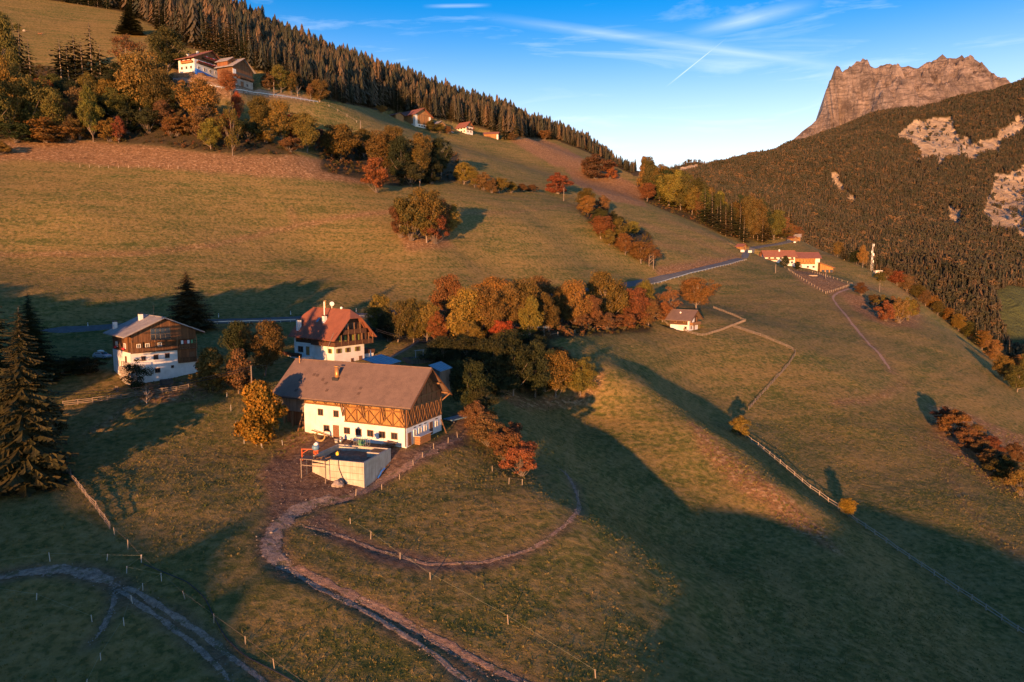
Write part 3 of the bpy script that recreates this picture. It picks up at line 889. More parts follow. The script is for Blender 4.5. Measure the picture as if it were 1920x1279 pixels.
LANDMARK = {'copse above the barn': ('in the copse', 'the big barn', (800, 700)), 'autumn tree row below the road': ('in the road row', 'the red-roofed house', (690, 640)),
    'autumn wood above the dry bank': ('above the dry bank', 'the flowered farmhouse', (385, 134)), 'shaded wood above the dry bank': ('in the shaded wood', 'the flowered farmhouse', (385, 134)),
    'thicket on the open slope': ('in the open thicket', 'the long field fence', (1700, 1045)), 'trees along the valley brow': ('on the valley brow', 'the radio mast', (1634, 506)),
    'shrubs on the track bank': ('above the field track', 'the radio mast', (1634, 506)), 'clump on the upper meadow': ('in the lone clump', 'the asphalt road', (800, 580)),
    'wood clump below the hillside barns': ('in the wood clump', 'the skyline barn', (778, 236)), 'hedge right of the wood clump': ('in the meadow hedge', 'the wood clump', (830, 334)),
    'diagonal hedge above the road': ('in the diagonal hedge', 'the asphalt road', (1225, 526)), 'wooded strip above the road bend': ('in the wooded strip', 'the tiny hut', (1392, 469)),
    'trees filling the wooded strip': ('within the wooded strip', 'the tiny hut', (1392, 469)),
    'wood left of the upper farmhouse': ('in the pine wood', 'the flowered farmhouse', (385, 134)), 'trees at the upper farm': ('on the upper lane', 'the upper timber barn', (438, 158)),
    'trees around the hillside barns': ('on the skyline', 'the skyline barn', (778, 236)), 'hedge beyond the barn gable': ('in the gable hedge', 'the big barn', (828, 808)),
    'hedge by the parked car': ('in the car hedge', 'the silver car', (192, 672)), 'trees by the radio mast': ('on the brow', 'the radio mast', (1634, 506)),
    'trees at the sunlit farm': ('at the sunlit farm', 'the lean-to shed', (1562, 511)), 'bushes on the brown hill': ('on the brown hill', 'the wooden pole', (1057, 377)),
    'spruces at the fence corner': ('at the fence corner', 'the old timber house', (247, 714)), 'bushes under the spruces': ('under the spruces', 'the rail fence', (103, 858)),
    'trees behind the barn gable': ('behind the barn gable', 'the barn', (828, 808)), 'trees between the two houses': ('between the houses', 'the timber house', (247, 714))}
ORD = ['nearest', 'second nearest', 'third nearest', 'fourth nearest', 'fifth nearest', 'sixth nearest', 'seventh nearest', 'eighth nearest', 'ninth nearest', 'tenth nearest', 'eleventh nearest', 'twelfth nearest']
def trees(rows, where, group):
    """rows: pixel of the foot, height and width in photograph pixels, kind, colour"""
    made = {}
    for (px, py, h, w, kind, col) in rows:
        p = ground_hit(px, py)
        if p is None:
            continue
        s = p.y / F
        noun = {'spruce': 'spruce', 'slim': 'conifer', 'pine': 'tall bare-trunked pine', 'larch': 'dense tree', 'bush': 'bush', 'bare': 'nearly leafless tree', 'sparse': 'thin-crowned tree'}.get(kind, 'broadleaf tree')
        cat = 'bush' if kind == 'bush' else 'tree'
        o = plant(p, h * s, w * s * (1.12 if kind not in CONE else 1.0), kind, col, f'{CW[col]} {noun} {where}', cat, group)
        made.setdefault((CW[col], noun), []).append(o)
    for (cw, noun), lst in made.items():
        if len(lst) > 1 and group in LANDMARK:
            short, lm, pix = LANDMARK[group]
            q = ground_hit(*pix)
            for k, o in enumerate(sorted(lst, key=lambda o: (o.location - q).length)):
                o['label'] = f'{cw} {noun} {short}, {ORD[min(k, 11)]} {lm}'

R_, T_, B_, S_ = 'round', 'tall', 'bush', 'sparse'
trees([(48,908,345,150,'spruce','sp')], 'towering over the fence corner below the white farmhouse', 'spruces at the fence corner')
trees([(-15,870,380,150,'spruce','sp'),(62,712,165,84,'spruce','sp')], 'behind the tallest spruce at the fence corner', 'spruces at the fence corner')
trees([(100,835,95,60,B_,'dark'),(60,900,60,90,B_,'dark')], 'at the foot of the big spruces', 'bushes under the spruces')
trees([(358,618,112,78,'spruce','spl')], 'standing alone behind the old timber house', 'lone spruce')
trees([(450,694,105,66,R_,'dark'),(497,705,118,82,R_,'olive')], 'between the timber house and the red-roofed house', 'trees between the two houses')
trees([(398,735,92,76,'cone','olive'),(448,738,88,70,'cone','brown')], 'beside the pole at the timber house', 'trees between the two houses')
trees([(490,835,134,112,'cone','yellow')], 'glowing in front of the barn end', 'golden tree by the barn')
trees([(258,742,76,56,S_,'dark')], 'in front of the white wall of the timber house', 'garden trees')
trees([(275,758,42,40,'bare','brown')], 'by the fence below the timber house', 'garden trees')
trees([(118,702,34,66,B_,'dark'),(166,702,34,56,B_,'dark'),(140,695,30,50,B_,'dark')], 'in the hedge beside the parked car', 'hedge by the parked car')
trees([(893,806,58,62,B_,'brown'),(915,836,66,72,B_,'brown'),(945,866,72,76,B_,'brown'),(978,893,74,78,B_,'rust'),(955,850,66,60,B_,'brown')], 'in the hedge beyond the barn gable', 'hedge beyond the barn gable')
trees([(882,775,112,80,R_,'dark'),(858,735,60,60,R_,'green'),(905,790,70,60,B_,'dark')], 'standing close behind the barn gable', 'trees behind the barn gable')
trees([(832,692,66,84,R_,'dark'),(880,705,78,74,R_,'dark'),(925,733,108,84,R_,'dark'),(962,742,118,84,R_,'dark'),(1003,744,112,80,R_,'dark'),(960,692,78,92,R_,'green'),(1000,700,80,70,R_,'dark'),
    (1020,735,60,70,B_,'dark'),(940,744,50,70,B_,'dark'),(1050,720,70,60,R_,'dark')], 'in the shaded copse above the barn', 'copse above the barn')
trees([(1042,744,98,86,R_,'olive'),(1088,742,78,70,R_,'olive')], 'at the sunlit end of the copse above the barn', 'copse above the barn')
trees([(714,628,80,58,R_,'gold'),(746,642,88,64,R_,'olive'),(776,643,88,62,R_,'olive'),(800,642,84,58,R_,'lime'),(727,640,60,50,R_,'dark'),(818,646,66,48,T_,'rust'),(842,618,112,68,R_,'orange'),(870,648,112,84,R_,'gold'),
    (906,645,118,86,R_,'orange'),(930,610,96,84,R_,'gold'),(957,634,110,62,T_,'orange'),(942,655,58,56,R_,'red'),(986,626,112,72,R_,'olive'),(1006,612,106,72,R_,'brown'),(992,642,92,52,T_,'lime'),(880,660,60,60,R_,'gold'),
    (1020,625,80,50,T_,'olive'),(1030,622,50,40,R_,'orange'),(1052,612,84,62,R_,'olive'),(1076,618,98,68,R_,'gold'),(1102,618,72,58,R_,'brown'),(1135,610,106,88,R_,'olive'),(1166,608,78,68,R_,'olive'),(1188,612,78,58,R_,'rust'),
    (1211,598,78,48,T_,'lime'),(1216,612,56,52,R_,'brown'),(1242,604,42,36,R_,'rust'),(1255,596,64,50,S_,'brown'),(1090,622,40,40,B_,'brown'),(1140,620,36,50,B_,'brown'),(1170,618,36,50,B_,'rust'),(960,660,44,60,B_,'olive'),(985,665,40,50,B_,'dark')],
    'in the long row below the road', 'autumn tree row below the road')
trees([(1306,580,66,78,R_,'orange')], 'spreading behind the small chalet', 'trees at the small chalet')
trees([(1388,816,40,40,B_,'lime')], 'at the lower corner of the field fence', 'lone field trees')
trees([(1590,969,40,34,R_,'yellow')], 'small and alone beside the long field fence', 'lone field trees')
trees([(1790,820,58,70,B_,'orange'),(1815,845,48,50,B_,'brown'),(1840,862,42,44,B_,'brown'),(1862,884,48,58,B_,'orange'),(1856,852,40,44,B_,'rust'),(1886,905,54,60,B_,'olive'),(1914,930,68,56,B_,'orange'),(1902,866,40,40,B_,'brown'),(1770,800,40,40,B_,'rust'),(1830,835,44,40,B_,'brown')],
    'in the thicket on the open right slope', 'thicket on the open slope')
trees([(1617,502,44,24,T_,'gold')], 'beside the radio mast', 'trees by the radio mast')
trees([(1596,486,38,20,'slim','sp'),(1583,478,34,18,'slim','sp'),(1570,474,30,26,R_,'olive'),(1606,494,30,20,R_,'dark'),(1650,508,30,20,'slim','sp')], 'on the brow near the radio mast', 'trees by the radio mast')
ridge_rows = []
for (px, py, h, w, kind, col) in [(1660,520,22,30,B_,'brown'),(1682,526,30,32,B_,'rust'),(1700,532,36,34,R_,'brown'),(1722,548,34,32,R_,'olive'),(1650,528,20,26,B_,'olive'),(1746,577,30,32,R_,'gold'),(1766,592,42,22,'slim','sp'),(1776,602,28,28,R_,'gold'),
    (1796,617,34,30,R_,'gold'),(1803,610,48,24,'slim','sp'),(1816,636,38,32,R_,'olive'),(1828,640,54,26,'slim','sp'),(1841,652,40,34,R_,'gold'),(1852,662,50,26,'slim','sp'),(1862,678,44,36,R_,'orange'),(1868,655,60,28,'slim','sp'),
    (1882,713,50,46,R_,'gold'),(1907,735,52,48,R_,'green'),(1901,695,40,36,R_,'orange'),(1916,705,60,30,'slim','sp'),(1735,560,32,28,R_,'brown'),(1758,585,30,26,R_,'olive'),(1786,606,46,22,'slim','sp'),(1833,645,34,28,R_,'rust'),(1893,690,60,28,'slim','sp'),(1925,720,60,40,R_,'olive')]:
    ridge_rows.append((px, py, h, w, kind, col))
trees(ridge_rows, 'along the brow where the meadow drops to the valley', 'trees along the valley brow')
trees([(1615,554,26,26,B_,'brown')], 'rounded and alone beside the field track', 'shrubs on the track bank')
trees([(1640,572,22,24,B_,'brown'),(1660,602,40,38,B_,'rust'),(1686,606,52,42,B_,'orange'),(1702,602,48,38,B_,'olive'),(1656,582,30,30,B_,'olive'),(1712,592,32,30,B_,'brown'),(1674,590,36,30,B_,'brown')], 'in the shrub clump above the field track', 'shrubs on the track bank')
trees([(1472,503,24,20,R_,'dark'),(1495,508,18,16,R_,'dark')], 'in front of the distant sunlit farm', 'trees at the sunlit farm')
trees([(772,452,92,72,B_,'olive'),(800,455,106,82,R_,'olive'),(816,458,72,54,B_,'rust'),(842,444,66,46,R_,'gold'),(752,446,66,52,B_,'brown'),(822,445,80,50,R_,'brown')], 'in the round clump standing alone on the upper meadow', 'clump on the upper meadow')
trees([(640,302,70,74,R_,'olive'),(720,334,94,72,R_,'olive'),(706,362,68,58,B_,'rust'),(752,346,92,64,R_,'dark'),(786,350,80,48,T_,'olive'),(792,335,86,54,R_,'olive'),(827,334,80,58,R_,'dark'),(682,296,54,50,R_,'olive'),(740,300,64,56,R_,'olive'),(770,350,50,50,B_,'dark'),(622,296,50,44,R_,'olive'),(810,345,50,50,B_,'dark')],
    'in the big wood clump below the hillside barns', 'wood clump below the hillside barns')
trees([(870,346,42,48,R_,'gold'),(906,357,34,34,B_,'brown'),(936,362,30,38,R_,'gold'),(958,362,22,26,B_,'olive'),(978,360,16,26,B_,'brown'),(998,360,14,26,B_,'brown'),(890,352,34,30,R_,'olive'),(922,362,28,26,B_,'brown')], 'in the hedge running right from the wood clump', 'hedge right of the wood clump')
trees([(1046,364,40,52,B_,'rust')], 'round and alone beside the wooden pole', 'bushes on the brown hill')
trees([(1116,336,46,66,B_,'brown'),(1143,336,36,34,B_,'rust'),(1100,326,26,30,B_,'brown')], 'in the dense clump on the brown hill', 'bushes on the brown hill')
trees([(1096,394,42,42,R_,'olive'),(1102,404,38,38,R_,'orange'),(1131,398,32,34,B_,'brown'),(1126,428,38,42,R_,'green'),(1127,448,46,48,R_,'rust'),(1161,454,48,40,R_,'olive'),(1186,444,32,32,R_,'lime'),(1172,478,42,44,R_,'orange'),(1202,494,46,52,R_,'orange'),(1217,499,44,38,S_,'brown'),(1142,460,34,34,B_,'olive'),(1150,430,34,30,B_,'dark')],
    'in the diagonal hedge above the road', 'diagonal hedge above the road')
trees([(1222,364,58,30,'slim','sp'),(1208,356,46,26,'slim','sp'),(1238,374,66,46,R_,'olive'),(1213,378,38,36,R_,'rust'),(1252,388,66,52,R_,'lime'),(1276,394,64,48,R_,'olive'),(1262,368,52,44,R_,'olive'),(1297,403,58,38,R_,'olive'),(1310,408,48,30,R_,'brown'),(1240,350,46,30,'slim','sp'),(1285,380,50,36,'slim','sp'),
    (1321,417,64,28,'slim','sp'),(1336,427,70,30,'slim','sp'),(1351,437,62,28,'slim','sp'),(1371,442,74,30,'slim','sp'),(1386,447,60,28,'slim','sp'),(1400,449,84,42,R_,'olive'),(1421,451,78,42,R_,'olive'),(1436,452,70,34,'slim','spl'),(1451,450,58,38,R_,'olive'),(1466,448,46,34,R_,'brown'),(1380,432,64,28,'slim','sp'),(1410,442,80,30,'slim','spl'),(1361,443,56,26,'slim','spl'),(1429,455,50,26,'slim','spl'),(1394,455,48,24,'slim','spl'),(1344,430,46,24,'slim','spl'),(1480,448,30,28,R_,'brown'),(1496,450,26,24,R_,'brown')],
    'in the wooded strip above the bend of the road', 'wooded strip above the road bend')
br = np.random.default_rng(23)
trees([(float(x), float(np.interp(x, [1205, 1250, 1300, 1360, 1420, 1480], [366, 388, 402, 438, 450, 448]) - br.uniform(0, 14)), float(br.uniform(44, 74)), float(br.uniform(30, 46)), br.choice(['round', 'tall', 'cone', 'slim']), br.choice(['olive', 'green', 'olive', 'dark', 'lime'])) for x in np.linspace(1208, 1478, 30)],
    'filling the wooded strip above the bend of the road', 'trees filling the wooded strip')
trees([(118,188,106,40,'pine','sp'),(133,188,98,36,'pine','sp'),(146,184,112,44,'pine','spl'),(176,186,136,46,'slim','sp'),(160,190,110,40,'slim','sp'),(190,190,100,36,'pine','sp'),(40,180,130,50,'slim','sp'),(62,190,110,44,'slim','sp')], 'in the wood left of the upper farmhouse', 'wood left of the upper farmhouse')
trees([(15,175,148,66,R_,'olive'),(20,250,140,66,T_,'gold'),(60,250,110,84,R_,'olive'),(100,256,96,74,R_,'olive'),(88,268,46,90,B_,'gold'),(132,266,38,44,B_,'brown'),(175,266,106,44,T_,'lime'),(206,266,44,48,B_,'gold'),(223,268,50,32,T_,'rust'),(150,262,44,44,B_,'olive'),(135,225,60,44,'bare','orange'),
    (332,256,40,56,B_,'orange'),(376,250,108,78,R_,'gold'),(386,266,66,64,B_,'brown'),(322,258,44,34,B_,'rust'),(265,222,126,88,R_,'gold'),(302,226,96,64,R_,'olive'),(280,250,50,60,B_,'dark'),(240,250,50,56,B_,'dark'),(350,215,60,60,B_,'dark'),(240,130,66,60,S_,'brown'),(315,135,80,80,R_,'green'),(205,215,70,46,R_,'gold'),
    (421,264,50,32,T_,'red'),(446,235,62,26,T_,'red'),(436,292,104,46,S_,'olive'),(396,282,60,44,R_,'lime'),(492,256,74,58,R_,'olive'),(526,268,80,54,R_,'gold'),(546,274,64,46,R_,'red'),(576,286,74,54,R_,'olive'),(500,268,44,44,B_,'gold'),(592,282,48,44,B_,'brown'),(545,285,30,50,B_,'brown'),(465,262,40,50,B_,'dark'),(30,268,40,60,B_,'dark'),(-20,262,120,80,R_,'olive'),(0,290,26,40,B_,'gold'),(85,210,60,50,R_,'rust'),(220,180,60,50,R_,'dark'),(300,180,60,50,R_,'dark')],
    'in the autumn wood above the dry bank', 'autumn wood above the dry bank')
wr = np.random.default_rng(17)
trees([(float(wr.uniform(0, 330)), float(wr.uniform(195, 255)), float(wr.uniform(50, 95)), float(wr.uniform(36, 60)), wr.choice(['round', 'tall', 'round', 'slim']), wr.choice(['dark', 'olive', 'green', 'brown', 'dark'])) for _ in range(24)],
    'deep in the shaded wood above the dry bank', 'shaded wood above the dry bank')
trees([(432,178,46,36,R_,'rust')], 'directly below the upper timber barn', 'trees at the upper farm')
trees([(527,173,50,44,R_,'lime'),(546,179,46,30,R_,'olive'),(505,168,30,34,B_,'brown'),(599,191,42,42,R_,'olive'),(558,181,36,28,'bare','brown'),(582,186,28,24,S_,'brown')], 'right of the upper timber barn along its lane', 'trees at the upper farm')
trees([(245,66,58,40,'spruce','sp')], 'alone on the top pasture', 'spruce on the top pasture')
trees([(745,222,26,16,'slim','sp'),(808,246,20,26,B_,'olive'),(825,250,18,22,B_,'olive'),(715,213,16,22,R_,'gold'),(840,252,16,20,B_,'brown'),(948,262,26,20,'slim','sp'),(960,263,14,26,B_,'brown'),(1022,262,18,30,R_,'orange')], 'around the hillside barns', 'trees around the hillside barns')

# -- front edge of the dark wood on the ridge: trees one can tell apart
k = 0
for px in np.arange(70, 1185, 7.5):
    py = float(np.interp(px, *zip(*FOREST_EDGE))) - rng.uniform(0, 7)
    p = ground_hit(px + rng.uniform(-3, 3), py)
    if p is None:
        continue
    hh = rng.uniform(19, 29) * (float(np.interp(px, [950, 1100, 1190], [.9, .55, .38])) if px > 950 else 0.58 if 470 < px < 700 else 1)
    plant(p, hh, hh * rng.uniform(0.26, 0.36), 'slim', 'spl' if rng.random() < 0.35 else 'sp', 'conifer on the front edge of the dark ridge forest', 'tree', 'front edge of the ridge forest')

# -- woods too dense to count: instanced with geometry nodes
def scatter(name, pts, scl, protos, mat, label, cat, tilt=None):
    pts = np.asarray(pts, np.float32)
    me = bpy.data.meshes.new(name)
    me.vertices.add(len(pts)); me.vertices.foreach_set('co', pts.ravel())
    r = np.random.default_rng(len(pts))
    a = me.attributes.new('scl', 'FLOAT_VECTOR', 'POINT'); a.data.foreach_set('vector', np.asarray(scl, np.float32).ravel())
    rot = np.zeros((len(pts), 3), np.float32); rot[:, 2] = r.uniform(0, 6.28, len(pts))
    a = me.attributes.new('rot', 'FLOAT_VECTOR', 'POINT'); a.data.foreach_set('vector', rot.ravel())
    a = me.attributes.new('pick', 'INT', 'POINT'); a.data.foreach_set('value', r.integers(0, len(protos), len(pts)).astype(np.int32))
    pc = bpy.data.collections.new(name + '_kinds')
    for i, pm in enumerate(protos):
        if not pm.materials:
            pm.materials.append(MATS[mat])
        po = bpy.data.objects.new(f'{name}_kind_{i}', pm)
        pc.objects.link(po)
    ng = bpy.data.node_groups.new(name, 'GeometryNodeTree')
    ng.interface.new_socket('Geometry', in_out='INPUT', socket_type='NodeSocketGeometry')
    ng.interface.new_socket('Geometry', in_out='OUTPUT', socket_type='NodeSocketGeometry')
    N, L = ng.nodes, ng.links
    gi, go = N.new('NodeGroupInput'), N.new('NodeGroupOutput')
    ci = N.new('GeometryNodeCollectionInfo'); ci.inputs['Collection'].default_value = pc
    ci.inputs['Separate Children'].default_value = True; ci.inputs['Reset Children'].default_value = True
    ip = N.new('GeometryNodeInstanceOnPoints'); ip.inputs['Pick Instance'].default_value = True
    def attr(nm, t):
        q = N.new('GeometryNodeInputNamedAttribute'); q.data_type = t; q.inputs['Name'].default_value = nm
        return [o for o in q.outputs if o.enabled][0]
    L.new(gi.outputs[0], ip.inputs['Points']); L.new(ci.outputs[0], ip.inputs['Instance'])
    L.new(attr('pick', 'INT'), ip.inputs['Instance Index'])
    L.new(attr('rot', 'FLOAT_VECTOR'), ip.inputs['Rotation'])
    L.new(attr('scl', 'FLOAT_VECTOR'), ip.inputs['Scale'])
    L.new(ip.outputs[0], go.inputs[0])
    o = new_obj(name, me)
    md = o.modifiers.new('scatter', 'NODES'); md.node_group = ng
    return tag(o, label, cat, kind='stuff')

far_protos = [make_far_conifer(s, 7, 5, R_c) for s, R_c in zip(range(61, 67), (.15, .19, .23, .28, .17, .21))]
far_protos += [make_broadleaf(s, 16, 170, 'round', 0.055)[1] for s in (161,)]
mid_protos = [make_far_conifer(s, 13, 8, R_c) for s, R_c in zip(range(71, 79), (.16, .19, .22, .14, .25, .18, .20, .23))]
# ridge forest of the near hill
N_ = 90000
X_ = rng.uniform(-620, 190, N_); Y_ = rng.uniform(430, 1250, N_)
Z_ = grid_z(X_, Y_)
P_ = np.stack([X_, Y_, Z_], 1)
a_, c_ = to_px(P_)
ok = ((c_ < np.interp(a_, *zip(*FOREST_EDGE)) - 2) | (Y_ > 1040)) & (a_ > -120) & (a_ < 1192) & (c_ > -80)
P_ = P_[ok][:17000]
s_ = np.random.default_rng(3).normal(21, 5, len(P_)).clip(8, 34) * np.where((P_[:, 1] < 560) & (P_[:, 0] > -190), .6, 1) * np.interp(to_px(P_)[0], [950, 1100, 1190], [1, .6, .38])
scatter('ridge_forest', P_ - [0, 0, 0.5], np.c_[s_ * 1.1, s_ * 1.1, s_], mid_protos, 'forest_needles', 'dense dark conifer forest covering the ridge', 'forest')
# mountain flank
N_ = 330000
Y_ = np.sqrt(rng.uniform(1180 ** 2, 4050 ** 2, N_))
X_ = Y_ * rng.uniform(0.12, 0.80, N_)
Z_ = mountain_z(X_, Y_)
P_ = np.stack([X_, Y_, Z_], 1)
nobare = ~px_mask(P_, BARE, 9, 40, 71) & ~px_mask(P_, FARMEADOW, 6, 40, 75)
a_, c_ = to_px(P_)
top = np.interp(a_, [1180,1480,1545,1600,1640,1700,1760,1800,1850,1870,1940,2100], [200,270,240,222,203,192,188,176,152,140,125,100])
dens = vnoise(X_ / 70, Y_ / 70, 99) + 0.6 * vnoise(X_ / 25, Y_ / 25, 98)
few = (vnoise(X_ / 14, Y_ / 14, 97) > 0.38)
ok = (nobare | few & ~px_mask(P_, FARMEADOW, 6, 40, 75)) & (c_ > top + rng.normal(0, 3, N_)) & (dens > -0.5)
P_ = P_[ok][:160000]
s_ = np.random.default_rng(4).normal(14, 4.2, len(P_)).clip(5, 26)
scatter('mountain_forest', P_ - [0, 0, 0.8], np.c_[s_ * 1.35, s_ * 1.35, s_], far_protos, 'forest_needles', 'endless conifer forest on the mountain across the valley', 'forest')
P_ = H_V[rng.integers(0, len(H_V), 1500)] + rng.uniform(-5, 5, (1500, 3)) * [1, 1, 0]
P_ = P_[~px_mask(P_, [[(1262,322),(1285,312),(1308,308),(1312,316),(1292,322),(1270,327)]], 5, 30, 95)]
s_ = np.random.default_rng(5).uniform(16, 26, len(P_))
scatter('hill_forest', P_ - [0, 0, 2], np.c_[s_ * 1.3, s_ * 1.3, s_], far_protos, 'forest_needles', 'conifer forest on the low hill in the valley gap', 'forest')

# ------------------------------------------------------------------ building materials
def plank_mat(name, lo, hi, width=0.28, axis_h=False):
    m, nt, b = new_mat(name)
    tc = nt.nodes.new('ShaderNodeTexCoord')
    sp = nt.nodes.new('ShaderNodeSeparateXYZ'); nt.links.new(tc.outputs['Object'], sp.inputs[0])
    ad = nt.nodes.new('ShaderNodeMath'); ad.operation = 'ADD'
    nt.links.new(sp.outputs[2 if axis_h else 0], ad.inputs[0])
    if not axis_h:
        nt.links.new(sp.outputs[1], ad.inputs[1])
    mu = nt.nodes.new('ShaderNodeMath'); mu.operation = 'MULTIPLY'; mu.inputs[1].default_value = 1 / width; nt.links.new(ad.outputs[0], mu.inputs[0])
    fr = nt.nodes.new('ShaderNodeMath'); fr.operation = 'FRACT'; nt.links.new(mu.outputs[0], fr.inputs[0])
    fl = nt.nodes.new('ShaderNodeMath'); fl.operation = 'FLOOR'; nt.links.new(mu.outputs[0], fl.inputs[0])
    wn_ = nt.nodes.new('ShaderNodeTexWhiteNoise'); wn_.noise_dimensions = '1D'; nt.links.new(fl.outputs[0], wn_.inputs['W'])
    grain = noise(nt, 1.6, 6, 0.7, stretch=(2, 2, 0.25) if not axis_h else (0.25, 0.25, 2))
    stain = noise(nt, 0.35, 4, 0.6)
    c = mixc(nt, wn_.outputs['Value'], lo, hi)
    c = mixc(nt, ramp(nt, grain, [(0.4, 0.0), (0.7, 0.7)]), c, tuple(v * 0.55 for v in lo))
    c = mixc(nt, ramp(nt, stain, [(0.45, 0.0), (0.7, 0.5)]), c, tuple(v * 0.6 for v in hi))
    gap = ramp(nt, fr.outputs[0], [(0.0, 0.0), (0.09, 1.0), (0.91, 1.0), (1.0, 0.0)])
    c = mixc(nt, gap, tuple(v * 0.3 for v in lo), c)
    nt.links.new(c, b.inputs['Base Color'])
    bump(nt, b, gap, 0.8, 0.03)
    return m

def tile_mat(name, lo, hi, row=0.34, patch=None):
    m, nt, b = new_mat(name)
    tc = nt.nodes.new('ShaderNodeTexCoord')
    sp = nt.nodes.new('ShaderNodeSeparateXYZ'); nt.links.new(tc.outputs['Object'], sp.inputs[0])
    def fract(sock, k):
        mu = nt.nodes.new('ShaderNodeMath'); mu.operation = 'MULTIPLY'; mu.inputs[1].default_value = k; nt.links.new(sock, mu.inputs[0])
        fr = nt.nodes.new('ShaderNodeMath'); fr.operation = 'FRACT'; nt.links.new(mu.outputs[0], fr.inputs[0])
        return fr.outputs[0]
    rows = fract(sp.outputs[2], 1 / (row * 0.55))
    cols = fract(sp.outputs[1], 1 / 0.3)
    n1 = noise(nt, 0.5, 6, 0.7)
    n2 = noise(nt, 5.0, 3, 0.7)
    c = mixc(nt, ramp(nt, n1, [(0.35, 0.0), (0.65, 1.0)]), lo, hi)
    c = mixc(nt, ramp(nt, n2, [(0.35, 0.0), (0.75, 0.55)]), c, tuple(v * 1.35 for v in hi))
    if patch:
        n3 = noise(nt, 0.22, 5, 0.7)
        c = mixc(nt, ramp(nt, n3, [(0.56, 0.0), (0.66, 0.7)]), c, patch)
    c = mixc(nt, ramp(nt, rows, [(0.0, 0.45), (0.18, 0.0)]), c, tuple(v * 0.35 for v in lo))
    nt.links.new(c, b.inputs['Base Color'])
    b.inputs['Roughness'].default_value = 0.7
    bm = bump(nt, b, rows, 0.5, 0.04)
    b2 = node(nt, 'ShaderNodeBump', Strength=0.3, Distance=0.03)
    nt.links.new(cols, b2.inputs['Height']); nt.links.new(bm.outputs[0], b2.inputs['Normal']); nt.links.new(b2.outputs[0], b.inputs['Normal'])
    return m

def plaster_mat(name, col, dirt):
    m, nt, b = new_mat(name)
    n1 = noise(nt, 0.45, 6, 0.65)
    n2 = noise(nt, 1.3, 5, 0.7, stretch=(2.5, 2.5, 0.3))
    c = mixc(nt, ramp(nt, n1, [(0.4, 0.0), (0.75, 0.7)]), col, dirt)
    c = mixc(nt, ramp(nt, n2, [(0.55, 0.0), (0.8, 0.6)]), c, dirt)
    nt.links.new(c, b.inputs['Base Color'])
    bump(nt, b, n1, 0.3, 0.05)
    return m
plaster_mat('plaster', (0.72, 0.70, 0.66), (0.46, 0.42, 0.36))
plaster_mat('far_plaster', (0.66, 0.62, 0.55), (0.55, 0.50, 0.42))
plaster_mat('stone_wall', (0.28, 0.25, 0.22), (0.10, 0.09, 0.08))
m, nt, b = new_mat('concrete')
n1 = noise(nt, 0.5, 6, 0.65); n2 = noise(nt, 1.6, 5, 0.7, stretch=(3, 3, 0.15)); n3 = noise(nt, 6, 3, 0.7)
c = mixc(nt, ramp(nt, n1, [(0.35, 0.0), (0.7, 1.0)]), (0.36, 0.31, 0.24), (0.52, 0.47, 0.38))
c = mixc(nt, ramp(nt, n2, [(0.5, 0.0), (0.72, 0.75)]), c, (0.17, 0.14, 0.11))
nt.links.new(c, b.inputs['Base Color']); bump(nt, b, n3, 0.25, 0.03)
plank_mat('golden_boards', (0.29, 0.145, 0.044), (0.47, 0.26, 0.085))
plank_mat('dark_boards', (0.15, 0.060, 0.026), (0.33, 0.135, 0.054))
plank_mat('old_boards', (0.10, 0.047, 0.022), (0.22, 0.105, 0.047), 0.32)
plank_mat('grey_boards', (0.13, 0.10, 0.075), (0.24, 0.19, 0.145), 0.3)
plank_mat('log_boards', (0.075, 0.038, 0.022), (0.14, 0.072, 0.04), 0.3, True)
plank_mat('far_boards', (0.26, 0.13, 0.05), (0.38, 0.20, 0.075), 0.6)
plain('beam', (0.20, 0.105, 0.048), 0.45, 4.0, 0.85, stretch=(1, 1, 0.3))
plain('dark_brace', (0.185, 0.09, 0.036), 0.4, 4.0, 0.85)
plain('dark_beam', (0.09, 0.042, 0.022), 0.45, 4.0, 0.85, stretch=(1, 1, 0.3))
plain('fence_wood', (0.19, 0.15, 0.118), 0.4, 4.0, 0.9)
plain('pale_fence', (0.34, 0.28, 0.22), 0.35, 4.0, 0.9)
plain('stake_wood', (0.33, 0.255, 0.18), 0.3, 5.0, 0.9)
tile_mat('brown_tiles', (0.115, 0.078, 0.062), (0.175, 0.118, 0.092))
tile_mat('red_tiles', (0.165, 0.060, 0.038), (0.235, 0.086, 0.050))
tile_mat('orange_tiles', (0.22, 0.09, 0.05), (0.30, 0.125, 0.07))
tile_mat('maroon_tiles', (0.17, 0.07, 0.05), (0.24, 0.10, 0.07))
tile_mat('grey_shingles', (0.17, 0.16, 0.16), (0.30, 0.28, 0.27), patch=(0.36, 0.31, 0.27))
m, nt, b = new_mat('glass')
n1 = noise(nt, 1.5, 2)
nt.links.new(mixc(nt, n1, (0.014, 0.016, 0.018), (0.04, 0.042, 0.045)), b.inputs['Base Color'])
b.inputs['Roughness'].default_value = 0.12; b.inputs['Specular IOR Level'].default_value = 0.5
plain('white_paint', (0.75, 0.73, 0.68), 0.1, 3)
plain('window_wood', (0.17, 0.085, 0.045), 0.3, 5)
plain('shutter_green', (0.20, 0.22, 0.045), 0.25, 5)
plain('sheet_metal', (0.45, 0.44, 0.42), 0.2, 3, 0.4, 0.8)
plain('copper_pipe', (0.50, 0.26, 0.09), 0.25, 4, 0.4, 0.5)
plain('blue_sheet', (0.13, 0.24, 0.34), 0.2, 1.5, 0.45, 0.1)
plain('dark_metal', (0.05, 0.05, 0.055), 0.3, 4, 0.5, 0.6)
plain('orange_paint', (0.42, 0.085, 0.025), 0.25, 4, 0.5)
